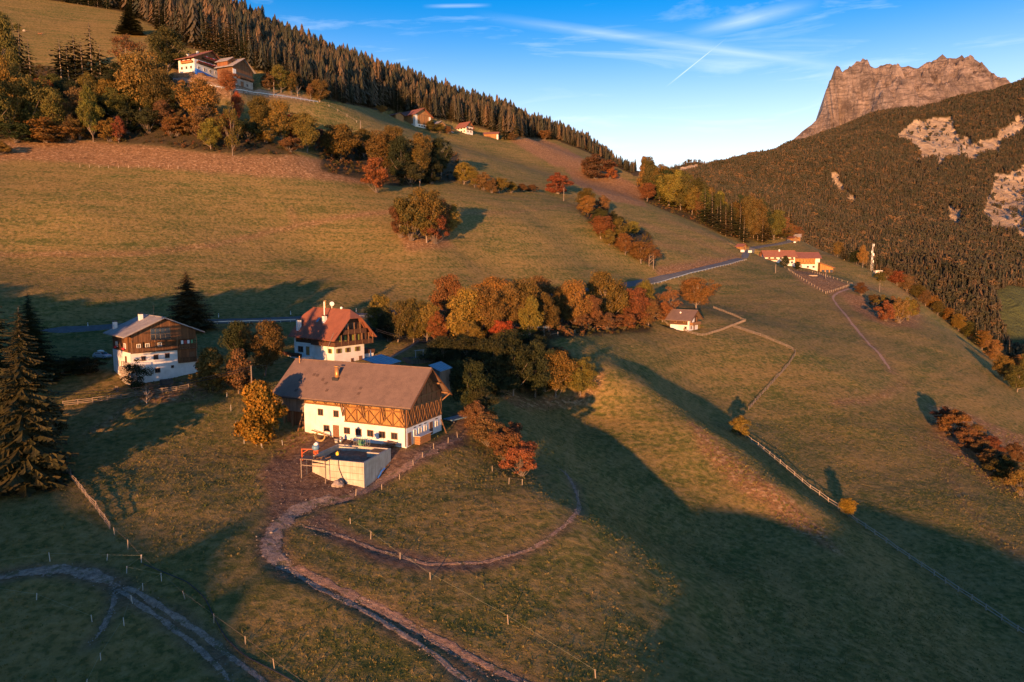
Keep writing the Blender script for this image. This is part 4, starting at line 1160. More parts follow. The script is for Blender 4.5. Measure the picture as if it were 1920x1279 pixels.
plain('blue_plastic', (0.03, 0.14, 0.50), 0.2, 4, 0.4)
plain('yellow_plastic', (0.65, 0.42, 0.02), 0.2, 4, 0.4)
plain('flowers', (0.45, 0.03, 0.035), 0.4, 6, 0.8)
plain('cloth_white', (0.55, 0.55, 0.55), 0.2, 4)
plain('cloth_red', (0.35, 0.06, 0.05), 0.2, 4)
plain('cloth_green', (0.10, 0.25, 0.12), 0.2, 4)
plain('slate_dark', (0.06, 0.055, 0.05), 0.4, 1.2, 0.9)
plain('patch_tile', (0.10, 0.065, 0.05), 0.3, 2)
plain('manure', (0.17, 0.12, 0.085), 0.5, 1.4, 0.95, bumps=1.0)
plain('rubble', (0.29, 0.24, 0.20), 0.4, 2.0, 0.95)
plain('firewood', (0.36, 0.17, 0.065), 0.4, 5, 0.9)
plain('straw', (0.36, 0.25, 0.10), 0.35, 5, 0.95)
plain('terracotta', (0.42, 0.14, 0.06), 0.3, 5, 0.8)

# ------------------------------------------------------------------ mesh builder
class MB:
    def __init__(s):
        s.v, s.f = [], []
    def poly(s, pts):
        o = len(s.v); s.v += [tuple(p) for p in pts]; s.f.append(tuple(range(o, o + len(pts)))); return s
    def hexa(s, b, t):
        """b, t: four bottom and four top corners"""
        o = len(s.v); s.v += [tuple(p) for p in list(b) + list(t)]
        s.f += [(o+3,o+2,o+1,o), (o+4,o+5,o+6,o+7)] + [(o+i, o+(i+1)%4, o+4+(i+1)%4, o+4+i) for i in range(4)]
        return s
    def box(s, x0, x1, y0, y1, z0, z1):
        return s.hexa([(x0,y0,z0),(x1,y0,z0),(x1,y1,z0),(x0,y1,z0)], [(x0,y0,z1),(x1,y0,z1),(x1,y1,z1),(x0,y1,z1)])
    def bar(s, a, c, w, h=None, up=(0, 0, 1)):
        a, c = Vector(a), Vector(c)
        t = (c - a).normalized()
        x = t.cross(Vector(up))
        if x.length < 1e-3:
            x = Vector((1, 0, 0))
        x.normalize(); y = x.cross(t)
        x, y = x * w / 2, y * (h or w) / 2
        return s.hexa([a-x-y, a+x-y, a+x+y, a-x+y], [c-x-y, c+x-y, c+x+y, c-x+y])
    def cyl(s, a, c, r0, r1=None, n=10):
        v, f = tube([a, c], [r0, r0 if r1 is None else r1], n)
        o = len(s.v); s.v += [tuple(p) for p in v]; s.f += [tuple(int(i) + o for i in q) for q in f]
        s.f += [tuple(o + i for i in range(n))[::-1], tuple(o + n + i for i in range(n))]
        return s
    def path(s, pts, r, n=5):
        v, f = tube(pts, [r] * len(pts), n)
        o = len(s.v); s.v += [tuple(p) for p in v]; s.f += [tuple(int(i) + o for i in q) for q in f]
        return s
    def ball(s, c, r, n=10, m_=6, squash=1.0, jitter=0.0, seed=0):
        q = random.Random(seed)
        o = len(s.v)
        for i in range(m_ + 1):
            th = math.pi * i / m_
            for k in range(n):
                a = 2 * math.pi * k / n
                j = 1 + q.uniform(-jitter, jitter)
                s.v.append((c[0] + r*j*math.sin(th)*math.cos(a), c[1] + r*j*math.sin(th)*math.sin(a), c[2] + r*squash*j*math.cos(th)))
        for i in range(m_):
            for k in range(n):
                k2 = (k + 1) % n
                s.f.append((o+i*n+k, o+(i+1)*n+k, o+(i+1)*n+k2, o+i*n+k2))
        return s
    def build(s, name, mat, parent=None, smooth_shade=False):
        me = bpy.data.meshes.new(name)
        me.from_pydata(s.v, [], s.f)
        bm = bmesh.new(); bm.from_mesh(me); bmesh.ops.recalc_face_normals(bm, faces=bm.faces); bm.to_mesh(me); bm.free()
        if smooth_shade:
            me.polygons.foreach_set('use_smooth', [True] * len(me.polygons))
        return new_obj(name, me, mat, parent)

def root(name, loc, vdir=None, label=None, cat=None, group=None, rz=None):
    e = bpy.data.objects.new(name, None)
    COL.objects.link(e)
    e.location = loc
    e.empty_display_size = 0.5
    if vdir is not None:
        e.rotation_euler = (0, 0, math.atan2(vdir[1], vdir[0]))
    if rz is not None:
        e.rotation_euler = (0, 0, rz)
    return tag(e, label, cat, group)

# local frame of a house: X runs along the gable, Y along the eaves, origin at the corner nearest the photographer
def window(par, face, s, z, w=1.1, h=1.1, frame='window_wood', fw=0.12, off=0.0, name='window', pane='glass', mull=True):
    f, p = MB(), MB()
    d0, d1 = -off - 0.09, -off + 0.02
    def B(mb, a0, a1, z0, z1, e0, e1):
        if face == 'L':
            mb.box(e0, e1, a0, a1, z0, z1)
        else:
            mb.box(a0, a1, e0, e1, z0, z1)
    B(f, s-w/2-fw, s-w/2, z-h/2-fw, z+h/2+fw, d0, d1); B(f, s+w/2, s+w/2+fw, z-h/2-fw, z+h/2+fw, d0, d1)
    B(f, s-w/2, s+w/2, z+h/2, z+h/2+fw, d0, d1); B(f, s-w/2-0.05, s+w/2+0.05, z-h/2-fw, z-h/2, d0-0.06, d1)
    if mull:
        B(f, s-0.03, s+0.03, z-h/2, z+h/2, d0+0.02, d1)
    o = f.build(name, frame, par)
    B(p, s-w/2, s+w/2, z-h/2, z+h/2, d0+0.06, d1-0.005)
    p.build('pane', pane, o)
    return o

def door(par, face, s, z0, w=1.0, h=2.1, mat='window_wood', off=0.0):
    f, p = MB(), MB()
    def B(mb, a0, a1, q0, q1, e0, e1):
        if face == 'L': mb.box(e0, e1, a0, a1, q0, q1)
        else: mb.box(a0, a1, e0, e1, q0, q1)
    B(f, s-w/2-.1, s-w/2, z0, z0+h+.1, -off-.1, -off+.02); B(f, s+w/2, s+w/2+.1, z0, z0+h+.1, -off-.1, -off+.02); B(f, s-w/2, s+w/2, z0+h, z0+h+.1, -off-.1, -off+.02)
    B(f, s-w/2, s+w/2, z0, z0+h, -off-.05, -off+.015)
    for k in range(3):
        B(f, s-w/2+.08, s+w/2-.08, z0+.15+k*h/3, z0+.08+(k+.8)*h/3, -off-.07, -off-.049)
    o = f.build('door', mat, par)
    B(p, s+w/2-.16, s+w/2-.1, z0+1.0, z0+1.12, -off-.12, -off-.05)
    p.build('handle', 'dark_metal', o)
    return o

def gable_roof(par, W, y0, y1, eave, ridge, ov, mat, th=0.22, jerk=0.0, jerk_back=True, under='dark_beam', ridge_cap=True):
    """two slopes over X=0..W, overhang ov past the eaves; eave and ridge are heights at X=0 and X=W/2. jerk: half-hip length"""
    sl = (ridge - eave) / (W / 2)
    ze = eave - sl * ov
    for sgn in (0, 1):
        mb = MB()
        X = (lambda x: x) if sgn == 0 else (lambda x: W - x)
        j = jerk
        jb = jerk if jerk_back else 0
        xc = W/2 - j*0.9 if j else W/2
        zc = eave + sl * xc
        pts = [(-ov, y0, ze), (xc, y0, zc), (W/2, y0 + j, ridge), (W/2, y1 - jb, ridge), (xc if jb else W/2, y1, zc if jb else ridge), (-ov, y1, ze)] if j else [(-ov, y0, ze), (W/2, y0, ridge), (W/2, y1, ridge), (-ov, y1, ze)]
        top = [(X(x), y, z + th) for x, y, z in pts]
        bot = [(X(x), y, z) for x, y, z in pts]
        n = len(pts); o = len(mb.v)
        mb.v += top + bot
        mb.f += [tuple(range(n)), tuple(range(2*n-1, n-1, -1))] + [(i, (i+1) % n, n + (i+1) % n, n + i) for i in range(n)]
        mb.build('roof', mat, par)
    if jerk:
        xc = W/2 - jerk*0.9; zc = eave + sl*xc
        for ys, yt in ((y0, y0 + jerk), (y1, y1 - jerk)) if jerk_back else ((y0, y0 + jerk),):
            mb = MB()
            a = [(xc, ys, zc), (W - xc, ys, zc), (W/2, yt, ridge)]
            mb.v += [(x, y, z + th + 0.01) for x, y, z in a] + [(x, y, z - 0.02) for x, y, z in a]
            mb.f += [(0, 1, 2), (5, 4, 3), (0, 1, 4, 3), (1, 2, 5, 4), (2, 0, 3, 5)]
            mb.build('hip', mat, par)
    if ridge_cap:
        MB().box(W/2-.16, W/2+.16, y0 + jerk, y1 - (jerk if jerk_back else 0), ridge + th - .05, ridge + th + .07).build('ridge_cap', mat, par)
    if not jerk:
        for ys in (y0 - .04, ):
            mb = MB()
            for q in (lambda x: x, lambda x: W - x):
                mb.bar((q(-ov), ys, ze - .05), (q(W/2), ys, ridge - .05), .07, .34, up=(0, 1, 0))
            mb.build('bargeboard', under, par)

def gable_wall(mb, W, y0, y1, z0, eave, ridge, inset=0.0):
    """closed pentagon prism over the whole footprint"""
    a, c = inset, W - inset
    P = [(a, z0), (c, z0), (c, eave), (W/2, ridge), (a, eave)]
    o = len(mb.v)
    mb.v += [(x, y0, z) for x, z in P] + [(x, y1, z) for x, z in P]
    mb.f += [(4,3,2,1,0), (o+5,o+6,o+7,o+8,o+9)] + [(o+i, o+(i+1)%5, o+5+(i+1)%5, o+5+i) for i in range(5)]
    mb.f[-7] = tuple(o + i for i in (4, 3, 2, 1, 0))
    return mb

def chimney(par, x, y, z, w=0.7, h=1.4, mat='plaster', cap='dark_metal'):
    c = MB().box(x-w/2, x+w/2, y-w/2, y+w/2, z-1.2, z+h).build('chimney', mat, par)
    mb = MB().box(x-w/2-.1, x+w/2+.1, y-w/2-.1, y+w/2+.1, z+h+.22, z+h+.32)
    for sx_ in (-1, 1):
        for sy in (-1, 1):
            mb.box(x+sx_*w*.4-.05, x+sx_*w*.4+.05, y+sy*w*.4-.05, y+sy*w*.4+.05, z+h, z+h+.22)
    mb.build('chimney_cap', cap, c)

def balcony(par, face, s0, s1, z, depth=1.2, mat='dark_beam', rail_h=1.0, flowers=False, posts=None, solid=True):
    """slab, boarded parapet and posts in front of a wall"""
    def B(mb, a0, a1, e0, e1, z0, z1):
        if face == 'L': mb.box(-e1, -e0, a0, a1, z0, z1)
        else: mb.box(a0, a1, -e1, -e0, z0, z1)
    mb = MB(); B(mb, s0, s1, -.02, depth, z-.14, z); o = mb.build('balcony', mat, par)
    pr = MB()
    n = max(2, int((s1 - s0) / 0.3))
    for k in range(n):
        a = s0 + (s1 - s0) * (k + .06) / n; c = s0 + (s1 - s0) * (k + .94) / n
        B(pr, a, c, depth-.06, depth-.02, z+.02, z+rail_h-.06)
    for a in (s0, s1 - .05):
        B(pr, a, a + .05, 0, depth-.06, z+.02, z+rail_h-.06)
    pr.build('parapet', mat, o)
    mb = MB(); B(mb, s0-.03, s1+.03, depth-.12, depth+.04, z+rail_h-.06, z+rail_h+.02); mb.build('handrail', mat, o)
    for a in (posts or []):
        mb = MB(); B(mb, a-.08, a+.08, depth-.14, depth+.02, z-.05, z+2.7); mb.build('post', 'beam', o)
    if flowers:
        q = random.Random(int(s1 * 100))
        n = int((s1 - s0) / 0.5)
        fb = MB()
        for k in range(n):
            a = s0 + (k + .5) * (s1 - s0) / n
            p = (-(depth + .14), a, z + rail_h + .02) if face == 'L' else (a, -(depth + .14), z + rail_h + .02)
            fb.ball(p, q.uniform(.16, .28), 6, 4, .8, .3, k)
        fb.build('flower_boxes', 'flowers', o)
    return o

# ------------------------------------------------------------------ the barn
def nvec(a, c):
    l = math.hypot(a, c); return (a / l, c / l)
def base_at(px, py, d):
    return at(px, py, d)
BV = nvec(0.401, 0.916)
barn = root('barn', base_at(762, 838, 125), BV, 'large barn with white stable base, timber upper walls and long brown roof', 'barn')
W, L = 12.9, 28.6
wb = MB()
wb.box(0, W, 0, 22.8, -4.5, 3.4); wb.box(0.004, W - 0.004, 13.4, 22.796, 3.4, 6.2); wb.build('plaster_wall', 'plaster', barn)
pb = MB(); gable_wall(pb, W, 0.10, 22.75, 3.41, 8.05, 13.05, 0.12)
pb.build('timber_wall', 'golden_boards', barn)
gw = MB()
P5 = [(0.0, 3.42), (W, 3.42), (W, 8.05), (W/2, 12.95), (0.0, 8.05)]
gw.v += [(x, -0.03, z) for x, z in P5] + [(x, 0.14, z) for x, z in P5]
gw.f += [(0,1,2,3,4), (9,8,7,6,5)] + [(i, (i+1)%5, 5+(i+1)%5, 5+i) for i in range(5)]
gw.build('gable_wall', 'dark_boards', barn)
# timber end bay, open below
eb = MB(); gable_wall(eb, W, 22.9, L, 4.3, 8.05, 13.0, 0.25); eb.build('end_bay', 'grey_boards', barn)
MB().box(1.4, W - .4, 24.6, 28.4, -1.5, 4.28).build('back_wall', 'dark_boards', barn)
for yy in (23.6, 26.2, 28.2):
    MB().box(.4, .75, yy - .16, yy + .16, -3.0, 4.3).build('post', 'beam', barn)
MB().bar((-0.9, 24.2, -0.6), (0.2, 23.4, 4.1), .2).build('prop', 'beam', barn)
gable_roof(barn, W, -1.7, 30.0, 8.15, 13.35, 1.15, 'brown_tiles', 0.24)
for (xx, zz) in ((0.2, 8.0), (W/2, 12.9), (W-.2, 8.0), (3.3, 10.3), (W-3.3, 10.3)):
    MB().box(xx-.13, xx+.13, -1.6, -.03, zz-.28, zz).build('purlin', 'beam', barn)
# braced frame on the long wall
def wall_bar(face, a0, z0, a1, z1, w=.2, off=.08, mat='dark_brace', name='brace'):
    if face == 'L': MB().bar((-off, a0, z0), (-off, a1, z1), w, .14, up=(1, 0, 0)).build(name, mat, barn)
    else: MB().bar((a0, -off-.03, z0), (a1, -off-.03, z1), w, .14, up=(0, 1, 0)).build(name, mat, barn)
for z in (3.5, 6.25, 7.95):
    wall_bar('L', 0.0, z, 13.4 if z < 6 else 22.7, z, .22, .06, name='rail')
ys = [0.15 + 13.1 * k / 5 for k in range(6)]
for k, y in enumerate(ys):
    wall_bar('L', y, 3.5, y, 7.95, .13, .05, name='stud')
for k in range(5):
    wall_bar('L', ys[k] + .1, 3.6, ys[k+1] - .1, 6.15, .10)
    wall_bar('L', ys[k+1] - .1, 3.6, ys[k] + .1, 6.15, .10, .10)
for k in range(9):
    a = .2 + k * 2.5
    wall_bar('L', a, 6.35, a + 1.25, 7.85, .13); wall_bar('L', a + 2.5, 6.35, a + 1.25, 7.85, .13, .10)
for y in (0.2, 4.4, 8.8, 13.4):
    MB().bar((-.1, y, 4.6), (-1.0, y, 7.55), .17).build('bracket', 'beam', barn)
    MB().bar((-.1, y + .3, 4.4), (-1.0, y + .3, 7.55), .14).build('bracket', 'dark_beam', barn)
# braced frame on the gable
for z in (3.5, 6.9, 8.3):
    wall_bar('G', 0, z, W, z, .24, .07, name='rail')
wall_bar('G', 2.9, 10.3, W - 2.9, 10.3, .2, .07, name='rail')
for k in range(8):
    x = .2 + k * (W - .4) / 7
    top = 8.05 + (4.7 * (1 - abs(x - W/2) / (W/2)))
    wall_bar('G', x, 3.5, x, top, .17, .06, name='stud')
    if k < 7:
        x1 = x + (W - .4) / 7
        wall_bar('G', x + .1, 3.6, x1 - .1, 6.8, .12, .09); wall_bar('G', x1 - .1, 3.6, x + .1, 6.8, .12, .11)
for (xa, za, xb, zb) in ((W/2 - 3.2, 8.4, W/2 - .3, 12.3), (W/2 + 3.2, 8.4, W/2 + .3, 12.3), (W/2 - 1.2, 10.4, W/2, 11.6), (W/2 + 1.2, 10.4, W/2, 11.6)):
    wall_bar('G', xa, za, xb, zb, .15, .09)
MB().bar((W + .9, -1.5, 7.6), (W + .1, -.1, 6.2), .2).build('bracket', 'beam', barn)
for y in (2.5, 5.1, 7.7, 10.3, 12.9, 17.6):
    window(barn, 'L', y, 1.75, 1.15, 1.0)
for y in (15.3, 18.9):
    window(barn, 'L', y, 4.75, 1.0, 1.05)
door(barn, 'L', 15.4, 0.15, 1.15, 2.3)
door(barn, 'G', 1.05, 0.0, 0.9, 2.3); door(barn, 'G', 8.8, 0.35, 0.95, 2.3)
for x in (2.95, 4.75, 6.65, 10.9):
    window(barn, 'G', x, 1.95, 0.75, 1.05, frame='white_paint')
    MB().box(x - .4, x + .4, -.08, .02, 2.85, 3.02).build('vent', 'dark_metal', barn)
MB().bar((-.12, .1, 0), (-.12, .1, 8.0), .12).build('drainpipe', 'dark_metal', barn)
MB().box(-1.32, -1.14, -1.7, 30.0, 7.1, 7.24).build('gutter', 'dark_metal', barn)
zc = 8.15 + 3.3 * (13.35 - 8.15) / (W / 2)
cp = MB().cyl((3.3, 17.4, zc - .3), (3.3, 17.4, zc + 2.0), .42, .42, 12).build('flue', 'copper_pipe', barn, True)
MB().cyl((3.3, 17.4, zc + 2.25), (3.3, 17.4, zc + 2.45), .55, .45, 12).build('flue_cap', 'copper_pipe', cp, True)
MB().box(2.6, 4.0, 16.7, 18.1, zc - .5, zc + .25).build('flashing', 'dark_metal', cp)
MB().cyl((5.6, 28.3, 12.3), (5.6, 28.3, 14.3), .09).build('vent_pipe', 'copper_pipe', barn)
q = random.Random(5)
for k in range(9):
    y = q.uniform(10, 26); x = q.uniform(-.6, 3.4)
    z = 8.15 + x * (13.35 - 8.15) / (W / 2) + .25
    sl = (13.35 - 8.15) / (W / 2)
    MB().hexa([(x, y, z), (x+.5, y, z + .5*sl), (x+.5, y+.6, z + .5*sl), (x, y+.6, z)], [(x, y, z+.05), (x+.5, y, z+.05 + .5*sl), (x+.5, y+.6, z+.05 + .5*sl), (x, y+.6, z+.05)]).build('patched_tile', 'patch_tile', barn)

# ------------------------------------------------------------------ red-roofed house above the barn
HV = nvec(0.613, 0.79)
house = root('red_roofed_house', base_at(627.3, 690, 175), HV, 'white house with half-hipped red roof and dark wooden balconies above the barn', 'house')
W, L = 11.0, 16.2
MB().box(0, W - 1.4, 0, L, -4, 5.5).build('plaster_wall', 'plaster', house)
mb = MB()
P5 = [(0.02, 5.5), (W, 5.5), (W, 8.3), (W/2 + 1.9, 12.2), (W/2 - 1.9, 12.2), (0.02, 8.3)]
mb.v += [(x, 0.3, z) for x, z in P5] + [(x, L - .02, z) for x, z in P5]
mb.f += [tuple(range(6)), tuple(range(11, 5, -1))] + [(i, (i+1) % 6, 6 + (i+1) % 6, 6 + i) for i in range(6)]
mb.build('timber_wall', 'log_boards', house)
MB().box(-.05, .25, L - .6, L + .05, -2, 8.2).build('corner_pier', 'plaster', house)
gable_roof(house, W, -1.9, L + 1.0, 8.2, 14.0, 1.3, 'red_tiles', .22, jerk=2.0)
balcony(house, 'G', -.9, W + .5, 5.5, 1.5, posts=[1.2, 3.4, 5.5, 7.8, 10.0, 11.3])
balcony(house, 'L', 0, 8.0, 5.5, 1.0)
balcony(house, 'G', 2.0, W - 1.6, 8.35, 1.3, posts=[3.6, 5.5, 7.4])
for x in (3.0, 7.2):
    window(house, 'G', x, 6.9, .9, 1.6, off=-.3, frame='window_wood'); 
    for sg in (-1, 1):
        MB().box(x + sg*.85 - .25, x + sg*.85 + .25, .22, .32, 6.1, 7.75).build('shutter', 'shutter_green', house)
window(house, 'G', 9.6, 7.0, 1.2, 1.9, off=-.3)
for x in (4.4, 6.6):
    window(house, 'G', x, 9.9, .9, 1.7, off=-.3)
for x in (1.5, 4.3, 7.4):
    window(house, 'G', x, 4.1, .75, .95)
    for sg in (-1, 1):
        MB().box(x + sg*.66 - .2, x + sg*.66 + .2, -.06, .02, 3.55, 4.65).build('shutter', 'shutter_green', house)
window(house, 'G', 5.6, 1.4, .6, .7); door(house, 'G', 8.3, 0.5, .8, 1.6)
window(house, 'L', 1.6, 4.1, .75, .95)
for sg in (-1, 1):
    MB().box(-.06, .02, 1.6 + sg*.66 - .2, 1.6 + sg*.66 + .2, 3.55, 4.65).build('shutter', 'shutter_green', house)
for y in (4.2, 11.5):
    window(house, 'L', y, 7.0, .9, 1.2)
    for sg in (-1, 1):
        MB().box(-.07, .02, y + sg*.75 - .24, y + sg*.75 + .24, 6.4, 7.65).build('shutter', 'shutter_green', house)
window(house, 'L', 13.6, 3.7, 1.9, 1.3); door(house, 'L', 10.6, 2.4, 1.1, 2.1, mat='golden_boards')
te = MB().box(-3.6, -.02, 8.2, L + 1.5, -3, 2.3).build('terrace', 'plaster', house)
balcony_p = MB().box(-3.7, -3.55, 8.2, L + 1.5, 2.3, 3.25).build('terrace_parapet', 'dark_beam', te)
bx_ = MB().box(-2.9, -2.2, 11.2, 12.6, 2.3, 3.05).build('terrace_bench', 'window_wood', te)
sl = (14.0 - 8.2) / (W/2)
chimney(house, 2.6, 6.8, 8.2 + 2.6*sl, .9, 1.5)
MB().cyl((2.6, 6.8, 8.2+2.6*sl+1.5), (2.6, 6.8, 8.2+2.6*sl+5.2), .14).build('stove_pipe', 'white_paint', house)
chimney(house, 0.5, 14.8, 8.2 + .5*sl, .95, 2.4)
MB().cyl((W/2, 10.2, 13.9), (W/2, 10.2, 16.2), .07).build('antenna_mast', 'copper_pipe', house)
MB().bar((W/2 - .5, 10.2, 16.1), (W/2 + .5, 10.2, 16.1), .3, .12).build('antenna', 'copper_pipe', house)
dm = MB().cyl((W/2, 7.4, 13.9), (W/2, 7.4, 15.5), .06).build('dish_pole', 'sheet_metal', house)
MB().cyl((W/2 - .1, 7.2, 15.4), (W/2 + .02, 7.4, 15.45), .55, .6, 14).build('satellite_dish', 'white_paint', dm)
MB().ball((W/2, 3.6, 14.5), .35, 8, 6).build('roof_vent', 'white_paint', house)
MB().hexa([(2.3, 9.3, 8.2+2.3*sl+.2), (3.2, 9.3, 8.2+3.2*sl+.2), (3.2, 10.0, 8.2+3.2*sl+.2), (2.3, 10.0, 8.2+2.3*sl+.2)], [(2.3, 9.3, 8.2+2.3*sl+.3), (3.2, 9.3, 8.2+3.2*sl+.3), (3.2, 10.0, 8.2+3.2*sl+.3), (2.3, 10.0, 8.2+2.3*sl+.3)]).build('skylight', 'blue_sheet', house)
MB().bar((-1.5, .6, 5.0), (-1.2, -1.6, 9.0), .1).build('downpipe', 'sheet_metal', house)
sb = MB().box(W - 1.3, W + 2.6, 1.0, 5.0, -2, 2.4).build('porch', 'plaster', house)
MB().box(W - 1.4, W + 2.9, .8, 5.2, 2.4, 3.4).build('porch_parapet', 'dark_beam', sb)

# ------------------------------------------------------------------ old timber house
OV = nvec(0.70, 0.714)
old = root('old_timber_house', base_at(247, 714, 152), OV, 'old farmhouse with whitewashed base, weathered timber gable and grey shingle roof', 'house')
W, L = 14.2, 11.6
MB().box(0, W, .15, L, -5, 6.0).box(-.001, W - 4.4, 0, .16, -5, 5.996).build('plaster_wall', 'plaster', old)
mb = MB(); gable_wall(mb, W, 1.3, L - .05, 6.0, 10.1, 13.1, .05); mb.build('timber_wall', 'old_boards', old)
up = MB()
P5 = [(0.3, 8.2), (W - .2, 8.2), (W - .2, 10.2), (W/2, 13.0), (0.3, 10.2)]
up.v += [(x, -.25, z) for x, z in P5] + [(x, 1.35, z) for x, z in P5]
up.f += [tuple(range(5)), tuple(range(9, 4, -1))] + [(i, (i+1) % 5, 5 + (i+1) % 5, 5 + i) for i in range(5)]
up.build('gable_boards', 'old_boards', old)
gable_roof(old, W, -1.1, L + 1.0, 10.1, 13.2, 1.5, 'grey_shingles', .25)
balcony(old, 'G', .1, W - 4.2, 6.0, .35, mat='old_boards', posts=[.3, 5.1, 9.8])
balcony(old, 'G', W - 4.1, W, 6.0, .4, mat='old_boards', posts=[W - .2])
balcony(old, 'G', W - 4.3, W - .2, 3.0, .35, mat='old_boards', posts=[W - 4.1, W - .3])
MB().box(W - 4.3, W - .1, -.02, .14, 3.1, 5.99).build('loggia_shade_wall', 'dark_boards', old)  # dark sheet standing in for the shade inside the loggia
door(old, 'G', W - 1.2, 3.05, .9, 2.0)
for k in range(4):
    for r_ in range(2):
        window(old, 'G', 4.75 + k * 1.05, 9.15 + r_ * 1.25, .88, 1.1, frame='grey_boards', fw=.07, off=.25, mull=False)
for x, m_ in ((W - 3.6, 'cloth_white'), (W - 2.9, 'cloth_red'), (W - 2.2, 'cloth_white'), (W - 1.4, 'cloth_green')):
    MB().box(x, x + .5, -.33, -.30, 7.15, 7.95).build('laundry', m_, old)
for x in (2.2, 4.0, 6.6):
    window(old, 'G', x, 7.25, .6, .7, off=-1.3, frame='white_paint')
for (x, z, w_) in ((2.6, 4.6, .7), (5.2, 4.7, .75), (7.6, 4.8, .75), (5.4, 1.7, .9)):
    window(old, 'G', x, z, w_, .85)
window(old, 'G', 8.6, 2.2, .4, .35, mull=False)
for (y, z) in ((2.8, 4.4),):
    window(old, 'L', y, z, .8, 1.2)
for y in (3.2, 8.6):
    window(old, 'L', y, 7.3, .9, .9, frame='white_paint', off=-.05)
    MB().ball((-.25, y, 6.7), .4, 7, 5, .6, .3, int(y)).build('flower_box', 'flowers', old)
sl = 3.1 / (W/2)
chimney(old, 5.0, 7.6, 10.1 + 5.0*sl, .8, 1.5); chimney(old, .6, 11.0, 10.1 + .6*sl, .8, 1.7)
MB().cyl((W/2 - .3, 4.5, 13.2), (W/2 - .3, 4.5, 16.0), .035, n=5).build('antenna', 'dark_metal', old)

# ------------------------------------------------------------------ smaller and farther buildings
def simple_house(name, px, py, d, vdir, W, L, plaster_h, eave, ridge, ov, roof, wall, label, cat, upper='far_boards', yov=1.0, deep=4.0, group=None):
    g = PAD_AT[(px, py)]
    r = root(name, g, nvec(*vdir), label, cat, group)
    r.scale = (g.y / d,) * 3
    if plaster_h > 0:
        MB().box(0, W, 0, L, -deep, plaster_h).build('plaster_wall', wall, r)
    mb = MB(); gable_wall(mb, W, .03, L - .03, plaster_h if plaster_h > 0 else -deep, eave, ridge - .15, .03)
    mb.build('timber_wall', upper, r)
    gable_roof(r, W, -yov, L + yov, eave, ridge, ov, roof, .22)
    return r
ch = simple_house('chalet', 1291, 621, 262, (.6, .8), 8.7, 7.3, 2.2, 4.7, 7.4, 1.5, 'brown_tiles', 'plaster', 'small chalet with white base inside a slatted garden fence', 'house', 'log_boards', 1.6)
MB().box(-.02, 5.2, -.02, .4, 2.2, 4.7).build('corner_wall', 'plaster', ch)
for y in (1.6, 5.3): window(ch, 'L', y, 3.5, .8, .9, frame='golden_boards')
window(ch, 'L', 1.2, 1.2, .7, .7); window(ch, 'G', 2.0, 3.5, .9, 1.2); window(ch, 'G', 2.2, 1.2, .8, .9); door(ch, 'G', 5.0, .1, .9, 2.0)
balcony(ch, 'G', 1.0, 8.7, 2.2, 1.3, mat='beam', posts=[4.5])
MB().ball((2.0, 4.2, 6.6), .35, 8, 6).build('roof_vent', 'white_paint', ch)

fa = simple_house('farmhouse', 1490, 499, 520, (.12, .99), 13, 21, 7.6, 7.6, 11.2, 2.2, 'orange_tiles', 'far_plaster', 'sunlit white farmhouse with orange roof on the far brow', 'house', 'far_plaster', 1.5, 8)
for y in (2, 6, 10, 14, 18): 
    window(fa, 'L', y, 5.9, 1.3, 1.3); window(fa, 'L', y, 2.7, 1.3, 1.3)
balcony(fa, 'L', 12.5, 20, 4.4, 1.3, 'beam'); balcony(fa, 'L', 1, 6, 4.4, 1.3, 'beam'); balcony(fa, 'L', 8, 15, 1.2, 1.3, 'beam')
chimney(fa, 5.5, 10, 10.8, 1.0, 1.2)
fb = simple_house('farm_barn', 1536, 504, 520, (.12, .99), 14, 17.5, 3.2, 8.2, 11.8, 1.6, 'maroon_tiles', 'far_plaster', 'sunlit timber barn with maroon roof joined to the far farmhouse', 'barn', 'golden_boards', 1.2, 8)
MB().box(-.1, 1.5, -.1, 3.0, -8, 7.6).build('corner_pier', 'far_plaster', fb)
for k in range(6):
    MB().bar((-.1, 3.4 + k*2.3, 3.4), (-.1, 5.6 + k*2.3, 8.0), .3).build('brace', 'beam', fb); MB().bar((-.14, 5.6 + k*2.3, 3.4), (-.14, 3.4 + k*2.3, 8.0), .3).build('brace', 'beam', fb)
window(fb, 'L', 4.0, 1.4, 1.3, 1.2); window(fb, 'L', 8.0, 1.4, 1.3, 1.2)
ls = root('lean_to_shed', PAD_AT[(1562, 511)], nvec(.12, .99), 'open timber lean-to shed beside the maroon barn', 'shed')
MB().hexa([(0,0,-5),(7,0,-5),(7,9.5,-5),(0,9.5,-5)], [(0,0,3.4),(7,0,3.4),(7,9.5,6.8),(0,9.5,6.8)]).build('wall', 'golden_boards', ls)
MB().hexa([(-1.2,-1.2,3.1),(8,-1.2,3.1),(8,10,7.2),(-1.2,10,7.2)], [(-1.2,-1.2,3.4),(8,-1.2,3.4),(8,10,7.5),(-1.2,10,7.5)]).build('roof', 'orange_tiles', ls)
for y in (1.2, 4.2, 7.2): window(ls, 'L', y, 1.0, 2.0, 1.8, mull=False)

